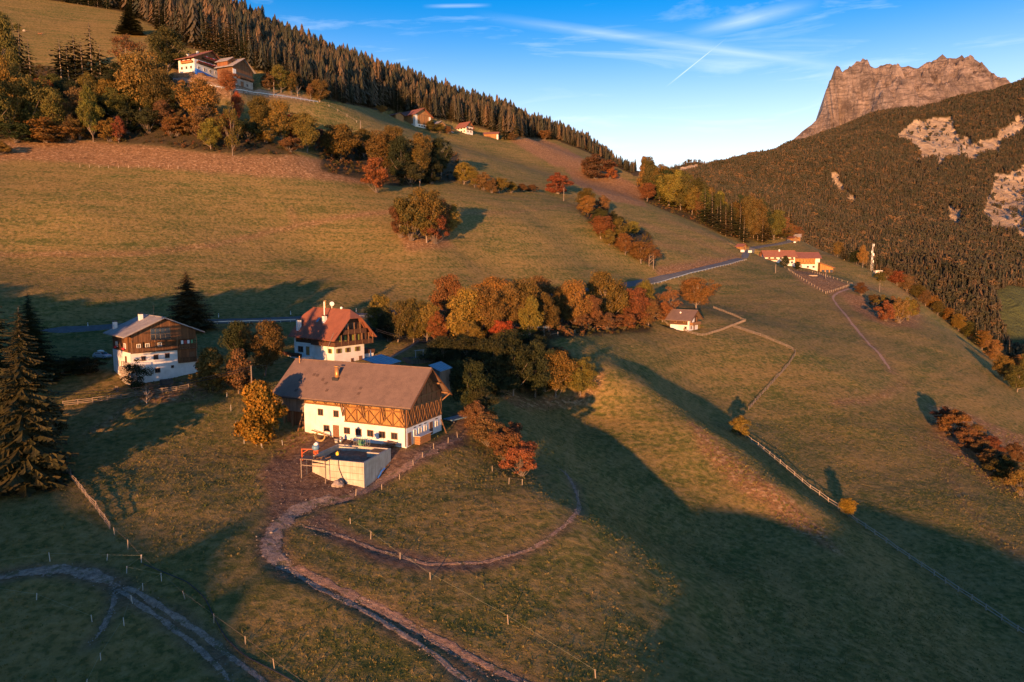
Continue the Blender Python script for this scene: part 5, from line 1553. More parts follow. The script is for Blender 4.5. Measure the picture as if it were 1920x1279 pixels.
uh = simple_house('balcony_farmhouse', 365, 134, 408, (.405, .914), 23, 12, 6.9, 8.0, 13.6, 1.9, 'maroon_tiles', 'plaster', 'broad white farmhouse with flowered balconies high on the left slope', 'house', 'dark_boards', 1.8, 8)
balcony(uh, 'G', 1.5, 22, 4.9, 1.4, 'dark_beam', flowers=True); balcony(uh, 'G', 6, 17.5, 8.3, 1.3, 'dark_beam', flowers=True); balcony(uh, 'L', .5, 9, 4.9, 1.3, 'golden_boards', flowers=True)
for x in (3, 7, 11, 15, 19):
    window(uh, 'G', x, 6.3, 1.2, 1.3, frame='white_paint'); window(uh, 'G', x, 2.6, 1.3, 1.5, frame='white_paint')
for y in (2.5, 6, 9.5): window(uh, 'L', y, 6.4, 1.1, 1.2); window(uh, 'L', y, 2.6, 1.1, 1.2)
for x in (9, 14): window(uh, 'G', x, 9.6, 1.1, 1.3, frame='white_paint', off=-.03)
MB().hexa([(-1.5, -3.0, -6), (10, -3.0, -6), (10, -1.8, -6), (-1.5, -1.8, -6)], [(-1.5, -3.0, 1.0), (10, -3.0, -.6), (10, -1.8, -.6), (-1.5, -1.8, 1.0)]).build('blue_tarpaulin', 'blue_plastic', uh)
chimney(uh, 4, 9, 9.9, 1.0, 1.6); chimney(uh, 10, 8, 12.8, 1.0, 1.4)
an = simple_house('timber_annex', 428, 146, 412, (.405, .914), 7, 8, 0, 9.5, 11.8, .8, 'grey_shingles', 'plaster', 'narrow dark timber annex between the upper farmhouse and its barn', 'house', 'dark_boards', .8, 8)
window(an, 'G', 3.5, 8.2, 1.1, 1.1, frame='white_paint')
ub = simple_house('timber_barn', 438, 158, 415, (.405, .914), 15, 11, 4.0, 10.6, 15.6, 1.6, 'grey_shingles', 'stone_wall', 'tall timber barn with stone base beside the flowered farmhouse', 'barn', 'old_boards', 1.8, 8)
balcony(ub, 'G', .3, 14.7, 4.6, 1.2, 'old_boards', 1.1); MB().box(.8, 14.2, -.05, .02, 5.9, 7.4).build('loft_opening', 'slate_dark', ub)
door(ub, 'G', 6.5, 0, 2.0, 2.8); window(ub, 'G', 10.5, 1.6, 1.2, 1.2)
MB().box(-.06, 2.2, -.06, .2, 0, 8.6).build('stone_pier', 'plaster', ub)

hb = simple_house('hillside_barn', 778.6, 236.5, 660, (.658, .753), 18.8, 33, 2.6, 11.2, 17.0, 2.2, 'maroon_tiles', 'far_plaster', 'big golden timber barn with white piers on the skyline meadow', 'barn', 'far_boards', 2.2, 10)
MB().box(-.2, 2.6, -.2, 2.6, -10, 10.6).build('corner_pier', 'far_plaster', hb); MB().box(W + 2.4, 19.0, -.2, 1.6, -10, 10.4).build('corner_pier', 'far_plaster', hb)
for x in (4.5, 7.5, 10.5, 13.5): MB().box(x - .25, x + .25, -.25, .02, 2.6, 11.2).build('stud', 'beam', hb)
for x in (5, 8, 11, 14): window(hb, 'G', x, 1.2, 1.6, 1.0)
MB().box(2, 17, -.3, .02, 11.0, 11.5).build('rail', 'beam', hb)
window(hb, 'L', 6, 1.4, 2.0, 1.2); window(hb, 'L', 11, 1.4, 2.0, 1.2)
chimney(hb, 5, 32, 13, 1.2, 2.4)
sd_ = simple_house('low_shed', 742, 222, 640, (.658, .753), 9, 14, 0, 3.4, 5.4, 1.0, 'maroon_tiles', 'plaster', 'low maroon-roofed shed left of the skyline barn', 'shed', 'far_boards', 1, 8)
s2 = simple_house('timber_cabin', 820, 244, 690, (.66, .75), 10, 9, 0, 6.0, 9.0, 1.0, 'grey_shingles', 'plaster', 'timber cabin between the skyline barn and the white house', 'shed', 'far_boards', 1, 8)
hh = simple_house('skyline_house', 874, 250.5, 705, (.66, .75), 9.2, 12.9, 7.2, 7.2, 11.8, 1.5, 'maroon_tiles', 'far_plaster', 'white house with rows of windows on the skyline meadow', 'house', 'far_boards', 1.5, 10)
for y in (2.4, 6.4, 10.4):
    for z in (5.6, 2.6): window(hh, 'L', y, z, 1.7, 1.1)
balcony(hh, 'G', .4, 8.8, 4.0, 1.4, 'dark_beam'); balcony(hh, 'G', 1.5, 8, 7.2, 1.2, 'dark_beam')
for x in (2.5, 6.5): window(hh, 'G', x, 5.5, 1.2, 1.4); window(hh, 'G', x, 2.4, 1.2, 1.4)
s3 = simple_house('skyline_shed', 934, 261, 738, (.2, .98), 8, 15, 0, 5.6, 7.6, .8, 'maroon_tiles', 'plaster', 'long golden shed at the end of the skyline farm', 'shed', 'far_boards', .8, 10)
MB().box(-.1, .5, -.1, 1.6, -8, 4.6).build('white_tank', 'far_plaster', s3); MB().box(-.2, .02, 8, 12, 0, 3.6).build('gate', 'dark_boards', s3)
ht = simple_house('roadside_hut', 1392, 469, 520, (.75, .66), 5.2, 5.0, 0, 2.8, 4.4, .9, 'maroon_tiles', 'plaster', 'tiny brown hut above the road bend', 'hut', 'far_boards', .8, 5)
door(ht, 'G', 2.6, 0, 1.2, 2.0)
s4 = simple_house('bend_shed', 1500, 452, 655, (.5, .86), 6, 7, 0, 4.0, 6.2, .8, 'grey_shingles', 'plaster', 'small grey-roofed shed at the end of the wooded strip', 'shed', 'far_boards', .8, 6)
s5 = simple_house('bend_cabin', 1487, 452, 640, (.8, .6), 7, 6, 0, 2.6, 4.0, .8, 'maroon_tiles', 'plaster', 'low cabin beside the parked cars at the wood end', 'shed', 'far_boards', .8, 6)

# ------------------------------------------------------------------ tracks and roads draped on the ground
def strip(name, pts, width, mat, label, cat, lift=0.05, step=0.6, ragged=0.3, cols=7, crown=0.0, parent=None, world=None):
    P = px_path(pts, step) if world is None else world
    d = np.gradient(P[:, :2], axis=0)
    d /= np.linalg.norm(d, axis=1, keepdims=True) + 1e-9
    nrm_ = np.c_[-d[:, 1], d[:, 0]]
    r = np.random.default_rng(len(P) + cols)
    t = np.arange(len(P))
    wl_ = width / 2 * (1 + ragged * 2 * fbm(t / 4, t * 0 + 3, 7, 3)); wr_ = width / 2 * (1 + ragged * 2 * fbm(t / 4, t * 0 + 9, 8, 3))
    taper = np.clip(np.minimum(t, len(P) - 1 - t) / 4.0, 0.15, 1)
    V = []
    for k in range(cols):
        f = -1 + 2 * k / (cols - 1)
        off = np.where(f < 0, f * wl_, f * wr_) * taper
        x, y = P[:, 0] + nrm_[:, 0] * off, P[:, 1] + nrm_[:, 1] * off
        edge = 1.0 if abs(f) < 0.99 else -1.2
        V.append(np.c_[x, y, grid_z(x, y) + lift * edge + crown * (1 - f * f)])
    V = np.stack(V, 1).reshape(-1, 3)
    n = len(P)
    i = (np.arange(n - 1)[:, None] * cols + np.arange(cols - 1)[None, :]).ravel()
    me_ = np_mesh(name, V, np.stack([i, i + 1, i + cols + 1, i + cols], 1))
    ea = np.tile(1.15 * (1 - np.abs(np.linspace(-1, 1, cols))), n) * np.repeat(np.clip(np.minimum(t, n - 1 - t) / 6.0, 0, 1), cols)
    me_.attributes.new('edge', 'FLOAT', 'POINT').data.foreach_set('value', ea.astype(np.float32))
    o = new_obj(name, me_, mat, parent)
    if parent is None:
        tag(o, label, cat, kind='structure')
    return o, P

def ground_mat(name, lo, hi, sc=1.5, weeds=None, ragged_edge=True):
    m, nt, b = new_mat(name)
    a, c_, w = noise(nt, sc, 6, 0.75), noise(nt, sc * 5, 3, 0.7), noise(nt, 0.5, 5, 0.7)
    c = mixc(nt, ramp(nt, a, [(0.35, 0.0), (0.66, 1.0)]), lo, hi)
    c = mixc(nt, ramp(nt, c_, [(0.58, 0.0), (0.72, 0.8)]), c, tuple(min(1, v * 1.7) for v in hi))
    if weeds:
        c = mixc(nt, ramp(nt, w, [(0.54, 0.0), (0.62, 0.85)]), c, weeds)
    nt.links.new(c, b.inputs['Base Color'])
    bump(nt, b, a, 0.9, 0.3)
    if ragged_edge:                                   # the surface frays out into the grass
        ea = node(nt, 'ShaderNodeAttribute', attribute_name='edge')
        fr_e = ramp(nt, noise(nt, 1.1, 6, 0.8), [(0.3, 0.0), (0.7, 1.0)])
        ad = nt.nodes.new('ShaderNodeMath'); ad.operation = 'ADD'
        nt.links.new(ea.outputs['Fac'], ad.inputs[0]); nt.links.new(fr_e, ad.inputs[1])
        gt = nt.nodes.new('ShaderNodeMath'); gt.operation = 'GREATER_THAN'; gt.inputs[1].default_value = 0.78
        nt.links.new(ad.outputs[0], gt.inputs[0]); nt.links.new(gt.outputs[0], b.inputs['Alpha'])
    return m
ground_mat('gravel', (0.125, 0.088, 0.064), (0.40, 0.285, 0.21), weeds=(0.10, 0.085, 0.03))
ground_mat('dirt', (0.115, 0.070, 0.047), (0.36, 0.225, 0.155), weeds=(0.10, 0.085, 0.03))
ground_mat('pale_dirt', (0.24, 0.15, 0.10), (0.36, 0.24, 0.165))
ground_mat('asphalt', (0.075, 0.078, 0.085), (0.115, 0.118, 0.125), 0.8, ragged_edge=False)
strip('gravel_track', [(640,930),(592,942),(545,965),(512,998),(506,1030),(530,1062),(556,1080)], 3.4, 'gravel', 'stony farm track climbing in a bend to the barn yard', 'track', ragged=.18, cols=9)
strip('wheel_track', [(525,1055),(575,1075),(645,1110),(742,1158),(854,1217),(985,1283),(1040,1315)], 1.5, 'dirt', 'reddish right wheel rut of the farm track', 'track')
strip('wheel_track', [(530,1062),(600,1105),(678,1143),(780,1203),(885,1283),(930,1320)], 1.1, 'gravel', 'grey left wheel rut of the farm track', 'track')
strip('wheel_track', [(680,1125),(760,1172),(850,1226),(935,1280)], .7, 'dirt', 'narrow middle rut of the farm track', 'track')
strip('footpath', [(560,985),(640,1005),(700,1030),(800,1058),(900,1056),(1000,1030),(1060,986),(1088,956),(1080,920),(1064,890),(1040,872)], .8, 'dirt', 'narrow trodden path circling the barn knoll', 'path')
strip('cattle_yard', [(560,962),(600,945),(650,935),(700,912),(745,885),(785,858),(830,835),(872,815)], 2.4, 'dirt', 'trampled brown earth lane along the barn gable', 'path', ragged=.3, cols=9)
strip('gravel_track', [(-40,1092),(60,1072),(120,1068),(180,1080),(226,1104)], 2.4, 'gravel', 'pale gravel loop in the shaded lower pasture', 'track')
strip('wheel_track', [(215,1095),(260,1112),(320,1150),(380,1190),(440,1236),(500,1285),(530,1310)], .9, 'gravel', 'upper wheel rut leaving the gravel loop', 'track')
strip('wheel_track', [(205,1098),(245,1122),(300,1160),(360,1206),(410,1250),(440,1290)], .8, 'gravel', 'lower wheel rut leaving the gravel loop', 'track')
strip('wheel_track', [(215,1105),(212,1135),(200,1165),(186,1190),(166,1212)], .8, 'gravel', 'short rut curling down from the gravel loop', 'track')
strip('field_track', [(1602,538),(1570,549),(1557,556),(1575,578),(1600,610),(1625,640),(1650,665),(1664,685),(1672,700)], 1.7, 'pale_dirt', 'sandy field track winding down the far meadow', 'track', step=1.5)
strip('footpath', [(700,694),(730,672),(762,655),(790,636)], .9, 'pale_dirt', 'dirt footpath from the red-roofed house into the tree row', 'path')
road, ROAD_P = strip('asphalt_road', [(70,621),(160,617),(215,612),(300,606),(395,603),(450,602),(560,598),(690,591),(800,582),(950,566),(1100,546),(1225,526),(1300,508),(1360,494),(1392,485)], 5.0, 'asphalt', 'narrow asphalt road crossing the slope behind the houses', 'road', lift=.12, step=1.5, ragged=0.0, crown=.15)
strip('asphalt_road', [(1392,485),(1402,478),(1396,470),(1420,463),(1470,456),(1498,450)], 5.0, 'asphalt', 'asphalt road beyond the bend by the tiny hut', 'road', lift=.15, step=2, ragged=0.0, crown=.15)
strip('farm_lane', [(318,146),(380,158),(440,168),(520,178),(600,191)], 3.5, 'gravel', 'lane below the flowered upper farmhouse', 'road', lift=.15, step=2)

# ------------------------------------------------------------------ fences, stakes, rails, poles, wires
UNIT = {}
def unit_box(mat):
    if mat not in UNIT:
        mb = MB().box(-.5, .5, -.5, .5, 0, 1)
        me = bpy.data.meshes.new('stick'); me.from_pydata(mb.v, [], mb.f); me.materials.append(MATS[mat]); UNIT[mat] = me
    return UNIT[mat]
def stick(name, a, c, w, mat, parent, h=None):
    a, c = Vector(a), Vector(c)
    o = bpy.data.objects.new(name, unit_box(mat)); COL.objects.link(o)
    o.parent = parent
    o.location = a - parent.location
    o.rotation_euler = (c - a).to_track_quat('Z', 'Y').to_euler()
    o.scale = (w, h or w, (c - a).length)
    return o
fr_ = random.Random(11)
def fence(name, pts, gap, hgt, rails, label, cat='fence', mat='fence_wood', pw=.14, rw=.1, lean=.06, group=None, slats=0):
    P = px_path(pts, gap)
    P = [Vector(p) for p in P]
    e = root(name, P[0], None, label, cat, group)
    tops = []
    for p in P:
        t = p + Vector((fr_.gauss(0, lean), fr_.gauss(0, lean), hgt * fr_.uniform(.88, 1.1)))
        stick('post', p - Vector((0, 0, .3)), t, pw, mat, e); tops.append(t)
    for (a, c, p, q_) in zip(tops[:-1], tops[1:], P[:-1], P[1:]):
        for k in range(rails):
            f = (k + .75) / rails * .95
            j = [fr_.gauss(0, .04) for _ in range(2)]
            stick('rail', p.lerp(a, f) + Vector((0, -pw/2, j[0])), q_.lerp(c, f) + Vector((0, -pw/2, j[1])), rw * .45, mat, e, rw * 1.3)
        for k in range(slats):
            b0 = p.lerp(q_, (k + .5) / slats)
            stick('slat', b0, b0 + Vector((0, 0, hgt * .95)), .10, mat, e)
    return e
def wire(name, pts, sag, r, parent=None, label=None, mat='dark_metal'):
    path = []
    for a, c in zip(pts[:-1], pts[1:]):
        for k in range(9):
            t = k / 8
            p = Vector(a).lerp(Vector(c), t); p.z -= sag * 4 * t * (1 - t); path.append(tuple(p))
    o = MB().path(path, r, 4).build(name, mat, parent)
    return o
fence('rail_fence', [(103,858),(140,905),(170,942),(215,1003)], 2.2, 1.1, 3, 'grey wooden rail fence running down from the big spruce', pw=.13)
fence('rail_fence', [(118,762),(200,752),(300,738),(370,728)], 2.6, 1.15, 3, 'weathered rail fence below the old timber house')
fence('rail_fence', [(1376,614),(1430,632),(1496,660),(1475,690),(1440,728),(1400,772)], 2.6, 1.2, 3, 'rail fence bounding the field right of the small chalet', pw=.14, rw=.10, lean=.1)
fence('rail_fence', [(1398,820),(1450,860),(1520,918),(1600,975),(1700,1045),(1800,1112),(1925,1195),(2020,1258)], 2.8, 1.15, 2, 'long rail fence descending the right slope into shade', pw=.15, rw=.12, lean=.08, mat='pale_fence')
fence('garden_fence', [(1232,598),(1262,614),(1300,628),(1320,631),(1350,621),(1398,603)], 2.0, 1.0, 2, 'slatted garden fence in front of the small chalet', slats=4, pw=.13, rw=.07)
fence('garden_fence', [(1398,603),(1370,590),(1335,577)], 2.2, 1.0, 2, 'board fence behind the lawn of the small chalet', slats=3, pw=.13, rw=.07)
fence('paddock_fence', [(1478,507),(1500,522),(1530,540),(1548,551)], 4, 1.4, 1, 'paddock fence running down from the sunlit farm', mat='stake_wood', pw=.2, rw=.08)
fence('paddock_fence', [(1548,551),(1575,543),(1598,534)], 3.5, 1.4, 1, 'short paddock fence along the sandy track', mat='stake_wood', pw=.2, rw=.08)
fence('paddock_fence', [(1598,534),(1560,522),(1520,510)], 5, 1.4, 1, 'paddock fence in front of the lean-to shed', mat='stake_wood', pw=.2, rw=.08)
fence('bank_fence', [(150,314),(230,316),(300,313),(350,318)], 4, 1.3, 0, 'thin fence posts at the foot of the dry bank', mat='stake_wood', pw=.16, rw=.03)
fence('field_fence', [(1020,634),(1060,628),(1120,618),(1180,607),(1235,596)], 5, 1.2, 1, 'wire fence below the autumn tree row', mat='stake_wood', pw=.16, rw=.04)
fence('slope_fence', [(600,192),(640,212),(672,232)], 6, 1.4, 1, 'thin fence on the slope below the ridge forest', mat='stake_wood', pw=.22, rw=.06)

def stake_line(name, pix, hgt, label, mat='stake_wood', w=.11, wire_on=True, group=None, col='fence_wood'):
    P = [ground_hit(*p, dmin=20) for p in pix]
    e = root(name, P[0], None, label, 'fence', group)
    T = []
    for p in P:
        t = p + Vector((fr_.gauss(0, .09), fr_.gauss(0, .09), hgt * fr_.uniform(.7, 1.0)))
        stick('stake', p - Vector((0, 0, .25)), t, w * .66, mat, e); T.append(t - Vector((0, 0, .12)))
    if wire_on:
        for a, c in zip(T[:-1], T[1:]):
            stick('wire', a, c, .016, col, e); 
    return e
plain('white_stake', (0.38, 0.36, 0.32), 0.15, 4)
plain('tape', (0.26, 0.26, 0.16), 0.2, 4)
stake_line('electric_fence', [(-60,1072),(94,1053),(200,1051),(265,1055)], 1.15, 'white-staked electric fence above the gravel loop', 'white_stake', col='tape')
stake_line('electric_fence', [(265,1055),(237,1075),(303,1090),(268,1107),(249,1132),(233,1174),(189,1238),(160,1290)], 1.1, 'zigzag of white stakes crossing the gravel loop', 'white_stake', col='tape')
stake_line('electric_fence', [(-60,1106),(68,1125),(173,1166)], 1.1, 'white stakes inside the gravel loop', 'white_stake', col='tape')
stake_line('pasture_fence', [(215,1003),(240,1030),(265,1055),(348,1124),(401,1168),(460,1208),(515,1255),(580,1310)], 1.35, 'wire fence of wooden stakes between shade and sunlit pasture')
stake_line('yard_fence', [(667,930),(716,918),(749,899),(775,873),(792,858),(813,842),(840,831),(858,821)], 1.25, 'row of wooden stakes along the earth lane by the barn', w=.14)
stake_line('knoll_fence', [(657,982),(695,1011),(750,1049),(807,1087),(953,1171),(1117,1272)], 1.25, 'stakes with a yellow tape running down over the knoll', w=.13, col='tape')
stake_line('hedge_fence', [(923,884),(954,908),(979,910),(1060,890),(1084,930)], 1.2, 'stakes below the hedge beyond the barn gable', w=.12)
stake_line('tree_fence', [(425,745),(433,771),(441,801),(458,832),(492,840),(530,835)], 1.3, 'white stakes around the golden tree by the barn', 'white_stake', w=.12)

def guard_rail(name, P, side, label, step=6, h=.75):
    d = np.gradient(P[:, :2], axis=0); d /= np.linalg.norm(d, axis=1, keepdims=True) + 1e-9
    Q = P[:, :2] + side * np.c_[d[:, 1], -d[:, 0]]
    Q = np.c_[Q, grid_z(Q[:, 0], Q[:, 1])][::step]
    Q = [Vector(q_) for q_ in Q]
    e = root(name, Q[0], None, label, 'guard rail')
    for a in Q: stick('post', a - Vector((0, 0, .3)), a + Vector((0, 0, h + .1)), .16, 'white_stake', e)
    for a, c in zip(Q[:-1], Q[1:]):
        stick('rail', a + Vector((0, 0, h)), c + Vector((0, 0, h)), .08, 'sheet_metal', e, .34)
    return e
rp = to_px(ROAD_P)[0]
guard_rail('guard_rail', ROAD_P[(rp > 385) & (rp < 720)], 2.7, 'metal guard rail on the road behind the red-roofed house', 2)
guard_rail('guard_rail', ROAD_P[(rp > 1200)], 2.7, 'pale guard rail on the road climbing to the bend', 3)
guard_rail('guard_rail', px_path([(318,149),(380,161),(440,171),(520,181),(600,194)], 3.0), 0, 'white-posted guard rail below the upper farm', 1, .9)
for (px, py) in ((165,613),(288,602),(410,595),(545,590),(668,585),(712,566)):
    p = ground_hit(px, py)
    o = MB().box(-.09, .09, -.06, .06, -.2, 1.15).build('marker_post', 'white_paint'); o.location = p
    MB().box(-.095, .095, -.065, .065, .75, .95).build('reflector', 'dark_metal', o)
    tag(o, 'white delineator post beside the asphalt road', 'road post', 'delineator posts')

def pole(px, py, hpx, label, group='wooden poles', arm=True, w=.28):
    p = ground_hit(px, py) or ground_hit(px, py + 8); h = hpx * p.y / F
    e = root('utility_pole', p, None, label, 'pole', group)
    MB().cyl((0, 0, -.6), (0, 0, h), w * .55, w * .4, 8).build('shaft', 'fence_wood', e)
    if arm:
        MB().bar((-.9, 0, h - .4), (.9, 0, h - .4), .14).build('crossarm', 'fence_wood', e)
        for x in (-.8, .8): MB().cyl((x, 0, h - .33), (x, 0, h - .08), .07).build('insulator', 'white_paint', e)
    return p + Vector((0, 0, h - .2))
p1 = pole(473, 742, 58, 'wooden pole between the timber house and the golden tree', w=.3, arm=False)
pole(1225, 505, 32, 'wooden pole at the lower end of the diagonal hedge', arm=False, w=.45)
pole(1057, 377, 24, 'wooden pole beside the round bush on the upper meadow', arm=False, w=.45)
p2 = pole(514, 178, 28, 'leaning wooden pole by the upper lane', arm=False, w=.5)
pole(676, 243, 16, 'small wooden pole above the wood clump', arm=False, w=.5)
pole(1454, 512, 16, 'wooden pole below the sunlit farm', arm=False, w=.5); pole(1548, 522, 14, 'short wooden pole in the paddock', arm=False, w=.4)
pole(1649, 548, 18, 'wooden pole on the open slope near the radio mast', arm=False, w=.4); pole(1727, 562, 14, 'wooden pole on the valley brow', arm=False, w=.4)
pole(880, 672, 38, 'wooden pole at the edge of the shaded copse', arm=False, w=.3); 
hw = house.matrix_basis
tipR = at(706, 617, 181)
wset = root('power_line', p1, None, 'pair of overhead wires from the spruces to the pole by the timber house', 'wires')
for dz in (0, -.5):
    o = wire('wire', [Vector((0, 0, dz)), at(90, 735, 125) + Vector((0, 0, dz)) - p1], 1.4, .05, wset)
w2 = root('power_line', tipR, None, 'pair of overhead wires from the red-roofed house to the copse pole', 'wires')
for dz in (0, -.45):
    wire('wire', [Vector((0, 0, dz)), at(880, 634, 190) + Vector((0, 0, dz)) - tipR], 1.6, .05, w2)
w3 = root('power_line', p1, None, 'overhead wire from the pole to the red-roofed house', 'wires')
wire('wire', [Vector((0, 0, 0)), at(556, 668, 182) - p1], .6, .03, w3)

# ------------------------------------------------------------------ slurry pit below the barn
PV = nvec(.30, .954)
pit = root('slurry_pit', base_at(683, 912, 112), PV, 'open concrete slurry pit with stained walls below the barn', 'pit')
PX_, PY_, PH = 9.5, 10.4, 3.9
MB().box(0, .35, 0, 6.3, -3, PH).build('wall', 'concrete', pit)
MB().hexa([(0, 6.3, -3), (.35, 6.3, -3), (1.6, PY_, -3), (1.2, PY_, -3)], [(0, 6.3, PH - .05), (.35, 6.3, PH - .05), (1.6, PY_, PH - .3), (1.2, PY_, PH - .3)]).build('wall', 'concrete', pit)
MB().box(.35, PX_, .0, .35, -3, PH - .002).build('wall', 'concrete', pit)
MB().box(PX_ - .35, PX_, .35, PY_, -3, PH - .004).build('wall', 'concrete', pit)
MB().box(1.5, PX_ - .35, PY_ - .35, PY_, -3, PH - .006).build('wall', 'concrete', pit)
MB().box(6.4, PX_ - .35, .35, 3.0, 1.0, PH - .12).build('side_chamber', 'concrete', pit)
MB().box(6.8, PX_ - .7, .7, 2.7, PH - .12, PH - .1).build('chamber_water', 'dark_metal', pit)
gx_, gy_ = np.meshgrid(np.linspace(.36, PX_ - .36, 24), np.linspace(.36, PY_ - .36, 24))
gz_ = PH - .95 + .45 * fbm(gx_ / 2.4, gy_ / 2.4, 5, 4) + .35 * np.exp(-((gx_ - 5) ** 2 + (gy_ - 5) ** 2) / 8)
i = (np.arange(23)[:, None] * 24 + np.arange(23)[None, :]).ravel()
new_obj('manure', np_mesh('manure', np.stack([gx_.ravel(), gy_.ravel(), gz_.ravel()], 1), np.stack([i, i + 1, i + 25, i + 24], 1)), 'manure', pit)
for k in range(3):
    MB().box(-.05, .02, .05, 6.2, .9 + k * 1.1, .93 + k * 1.1).build('formwork_joint', 'slate_dark', pit)
MB().path([(-.08, 4.6, PH + .05), (-.12, 4.5, 2.6), (-.12, 4.0, 1.4), (-.14, 3.5, .6), (-.2, 3.1, -.1)], .06).build('hose', 'dark_metal', pit)
# wooden stand with planks and tools at the pit edge
st = root('work_stand', base_at(612, 862, 113), PV, 'makeshift plank stand with tools at the pit edge', 'stand')
MB().box(-.6, 1.2, -.3, 4.6, -.14, 0).build('platform', 'grey_boards', st)
for (x, y) in ((-.5, -.1), (-.5, 4.4), (1.0, 4.4)): MB().box(x, x + .16, y, y + .16, -4.5, 0).build('leg', 'fence_wood', st)
MB().bar((-.5, 0, -1.1), (-.5, 4.4, -1.1), .14).build('crossbar', 'fence_wood', st)
q = random.Random(3)
for k in range(6):
    y = q.uniform(0, 4); MB().bar((q.uniform(-.4, .2), y, .06 + k*.03), (q.uniform(.2, 1.1), y + q.uniform(-.8, .8), .1 + k*.03), .14).build('plank', q.choice(['grey_boards', 'fence_wood', 'beam']), st)
def thing(name, mb, mat, loc, label, cat, group=None, rz=0.0, smooth_shade=False):
    o = mb.build(name, mat, None, smooth_shade); o.location = loc; o.rotation_euler = (0, 0, rz)
    return tag(o, label, cat, group)
on_st = Vector(st.location)
thing('canister', MB().box(-.2, .2, -.28, .28, 0, .5).cyl((0, 0, .5), (0, 0, .62), .07), 'yellow_plastic', at(633, 853, 112.6), 'yellow canister at the pit edge', 'canister')
thing('bucket', MB().cyl((0, 0, 0), (0, 0, .38), .17, .22, 12), 'orange_paint', at(592, 853, 114), 'orange bucket on the plank stand', 'bucket')
bl = root('mixer_drum', at(592, 845, 115.2), None, 'pale blue mixer drum on the plank stand', 'mixer', rz=.4)
MB().ball((0, 0, .55), .62, 12, 8, .9).build('drum', 'blue_sheet', bl, True); MB().cyl((0, 0, .95), (.25, -.2, 1.35), .38, .26, 12).build('mouth', 'white_paint', bl, True); MB().box(-.4, .4, -.3, .3, -.5, .1).build('stand', 'orange_paint', bl)
cr = root('crane_arm', ground_hit(567, 862), PV, 'orange steel pump arm standing beside the pit', 'crane')
hgt = float(at(567, 843, cr.location.y).z - cr.location.z)
MB().box(-.09, .09, -.09, .09, -.5, hgt + .2).build('mast', 'orange_paint', cr)
MB().bar((0, 0, hgt + .1), (.6, -1.8, hgt + .05), .14).bar((.6, -1.8, hgt + .05), (.9, -2.6, hgt - .5), .12).build('boom', 'orange_paint', cr)
MB().bar((0, 0, hgt - .7), (.35, -1.0, hgt), .1).build('strut', 'orange_paint', cr); MB().box(-.3, .3, -.3, .3, -.4, .12).build('foot', 'orange_paint', cr)
thing('boulder', MB().ball((0, 0, .2), 1.0, 10, 7, .7, .22, 4), 'rubble', ground_hit(634, 911), 'pale boulder at the foot of the pit wall', 'boulder')
thing('blue_pipe', MB().path([(0, 0, .1), (.3, .5, .5), (.5, 1.0, 1.0), (.9, 1.8, 1.3)], .13, 8), 'blue_plastic', ground_hit(708, 898), 'bent blue plastic pipe beside the pit', 'pipe', smooth_shade=True)
hc = root('coil_of_hose', ground_hit(600, 828), None, 'coil of pale hose leaning on the bank beside the barn door', 'hose')
for k in range(4):
    MB().path([(math.cos(a) * (.95 - k*.06), .12 * k, .95 + math.sin(a) * (.95 - k*.06)) for a in np.linspace(0, 6.283, 22)], .06, 6).build('loop', 'straw', hc, True)
mc = thing('milk_can', MB().cyl((0, 0, 0), (0, 0, .85), .32, .32, 14).cyl((0, 0, .85), (0, 0, 1.15), .32, .17, 14).cyl((0, 0, 1.15), (0, 0, 1.3), .2, .2, 14), 'sheet_metal', ground_hit(639, 831), 'tall metal can beside the barn door', 'can', smooth_shade=True)
thing('pale_tub', MB().cyl((0, 0, 0), (0, 0, .7), .3, .38, 12), 'white_stake', ground_hit(631, 830), 'pale tub beside the metal can', 'tub')
wc = root('wire_crate', at(686, 838, 120.5), BV, 'wire mesh crate filled with a green and white bundle', 'crate', rz=None)
for k in range(6):
    for (a, c) in (((0, k*.5, 0), (0, k*.5, 1.3)), ((1.2, k*.5, 0), (1.2, k*.5, 1.3))): MB().bar(a, c, .05).build('wire_bar', 'sheet_metal', wc)
for z in (0, .65, 1.3):
    MB().bar((0, 0, z), (0, 2.5, z), .05).build('wire_bar', 'sheet_metal', wc); MB().bar((0, 0, z), (1.2, 0, z), .05).build('wire_bar', 'sheet_metal', wc); MB().bar((0, 2.5, z), (1.2, 2.5, z), .05).build('wire_bar', 'sheet_metal', wc)
MB().ball((.6, 1.25, .5), .75, 10, 7, .7, .25, 9).build('net_bundle', 'cloth_green', wc)
sc_ = root('scrap_pile', ground_hit(733, 838), None, 'pile of old beams and branches at the barn corner', 'pile')
for k in range(14):
    a = q.uniform(-.5, .5) + (0 if k % 3 else 1.2)
    l = q.uniform(1.6, 3.2); c0 = Vector((q.uniform(-1.2, 1.2), q.uniform(-.6, .6), .15 + .06 * k))
    dv = Vector((math.cos(a), math.sin(a), q.uniform(-.12, .3))) * l / 2
    MB().bar(c0 - dv, c0 + dv, q.uniform(.1, .2)).build('beam', q.choice(['fence_wood', 'dark_beam', 'grey_boards']), sc_)
fw = root('firewood_stack', barn.location + Vector((BV[0]*2.0 + BV[1]*.3, BV[1]*2.0 - BV[0]*.3, 0)) + Vector((BV[1]*1.3, -BV[0]*1.3, 0)), BV, 'stack of split firewood with a white cover by the barn gable', 'firewood')
for r_ in range(6):
    for k in range(13):
        MB().cyl((.16 + k*.3 + (r_ % 2)*.14, 0, .15 + r_*.25), (.16 + k*.3 + (r_ % 2)*.14, 1.1, .15 + r_*.25), .14, .14, 6).build('log', 'firewood', fw)
MB().box(-.1, 4.4, -.15, 1.2, 1.56, 1.63).build('cover', 'cloth_white', fw)
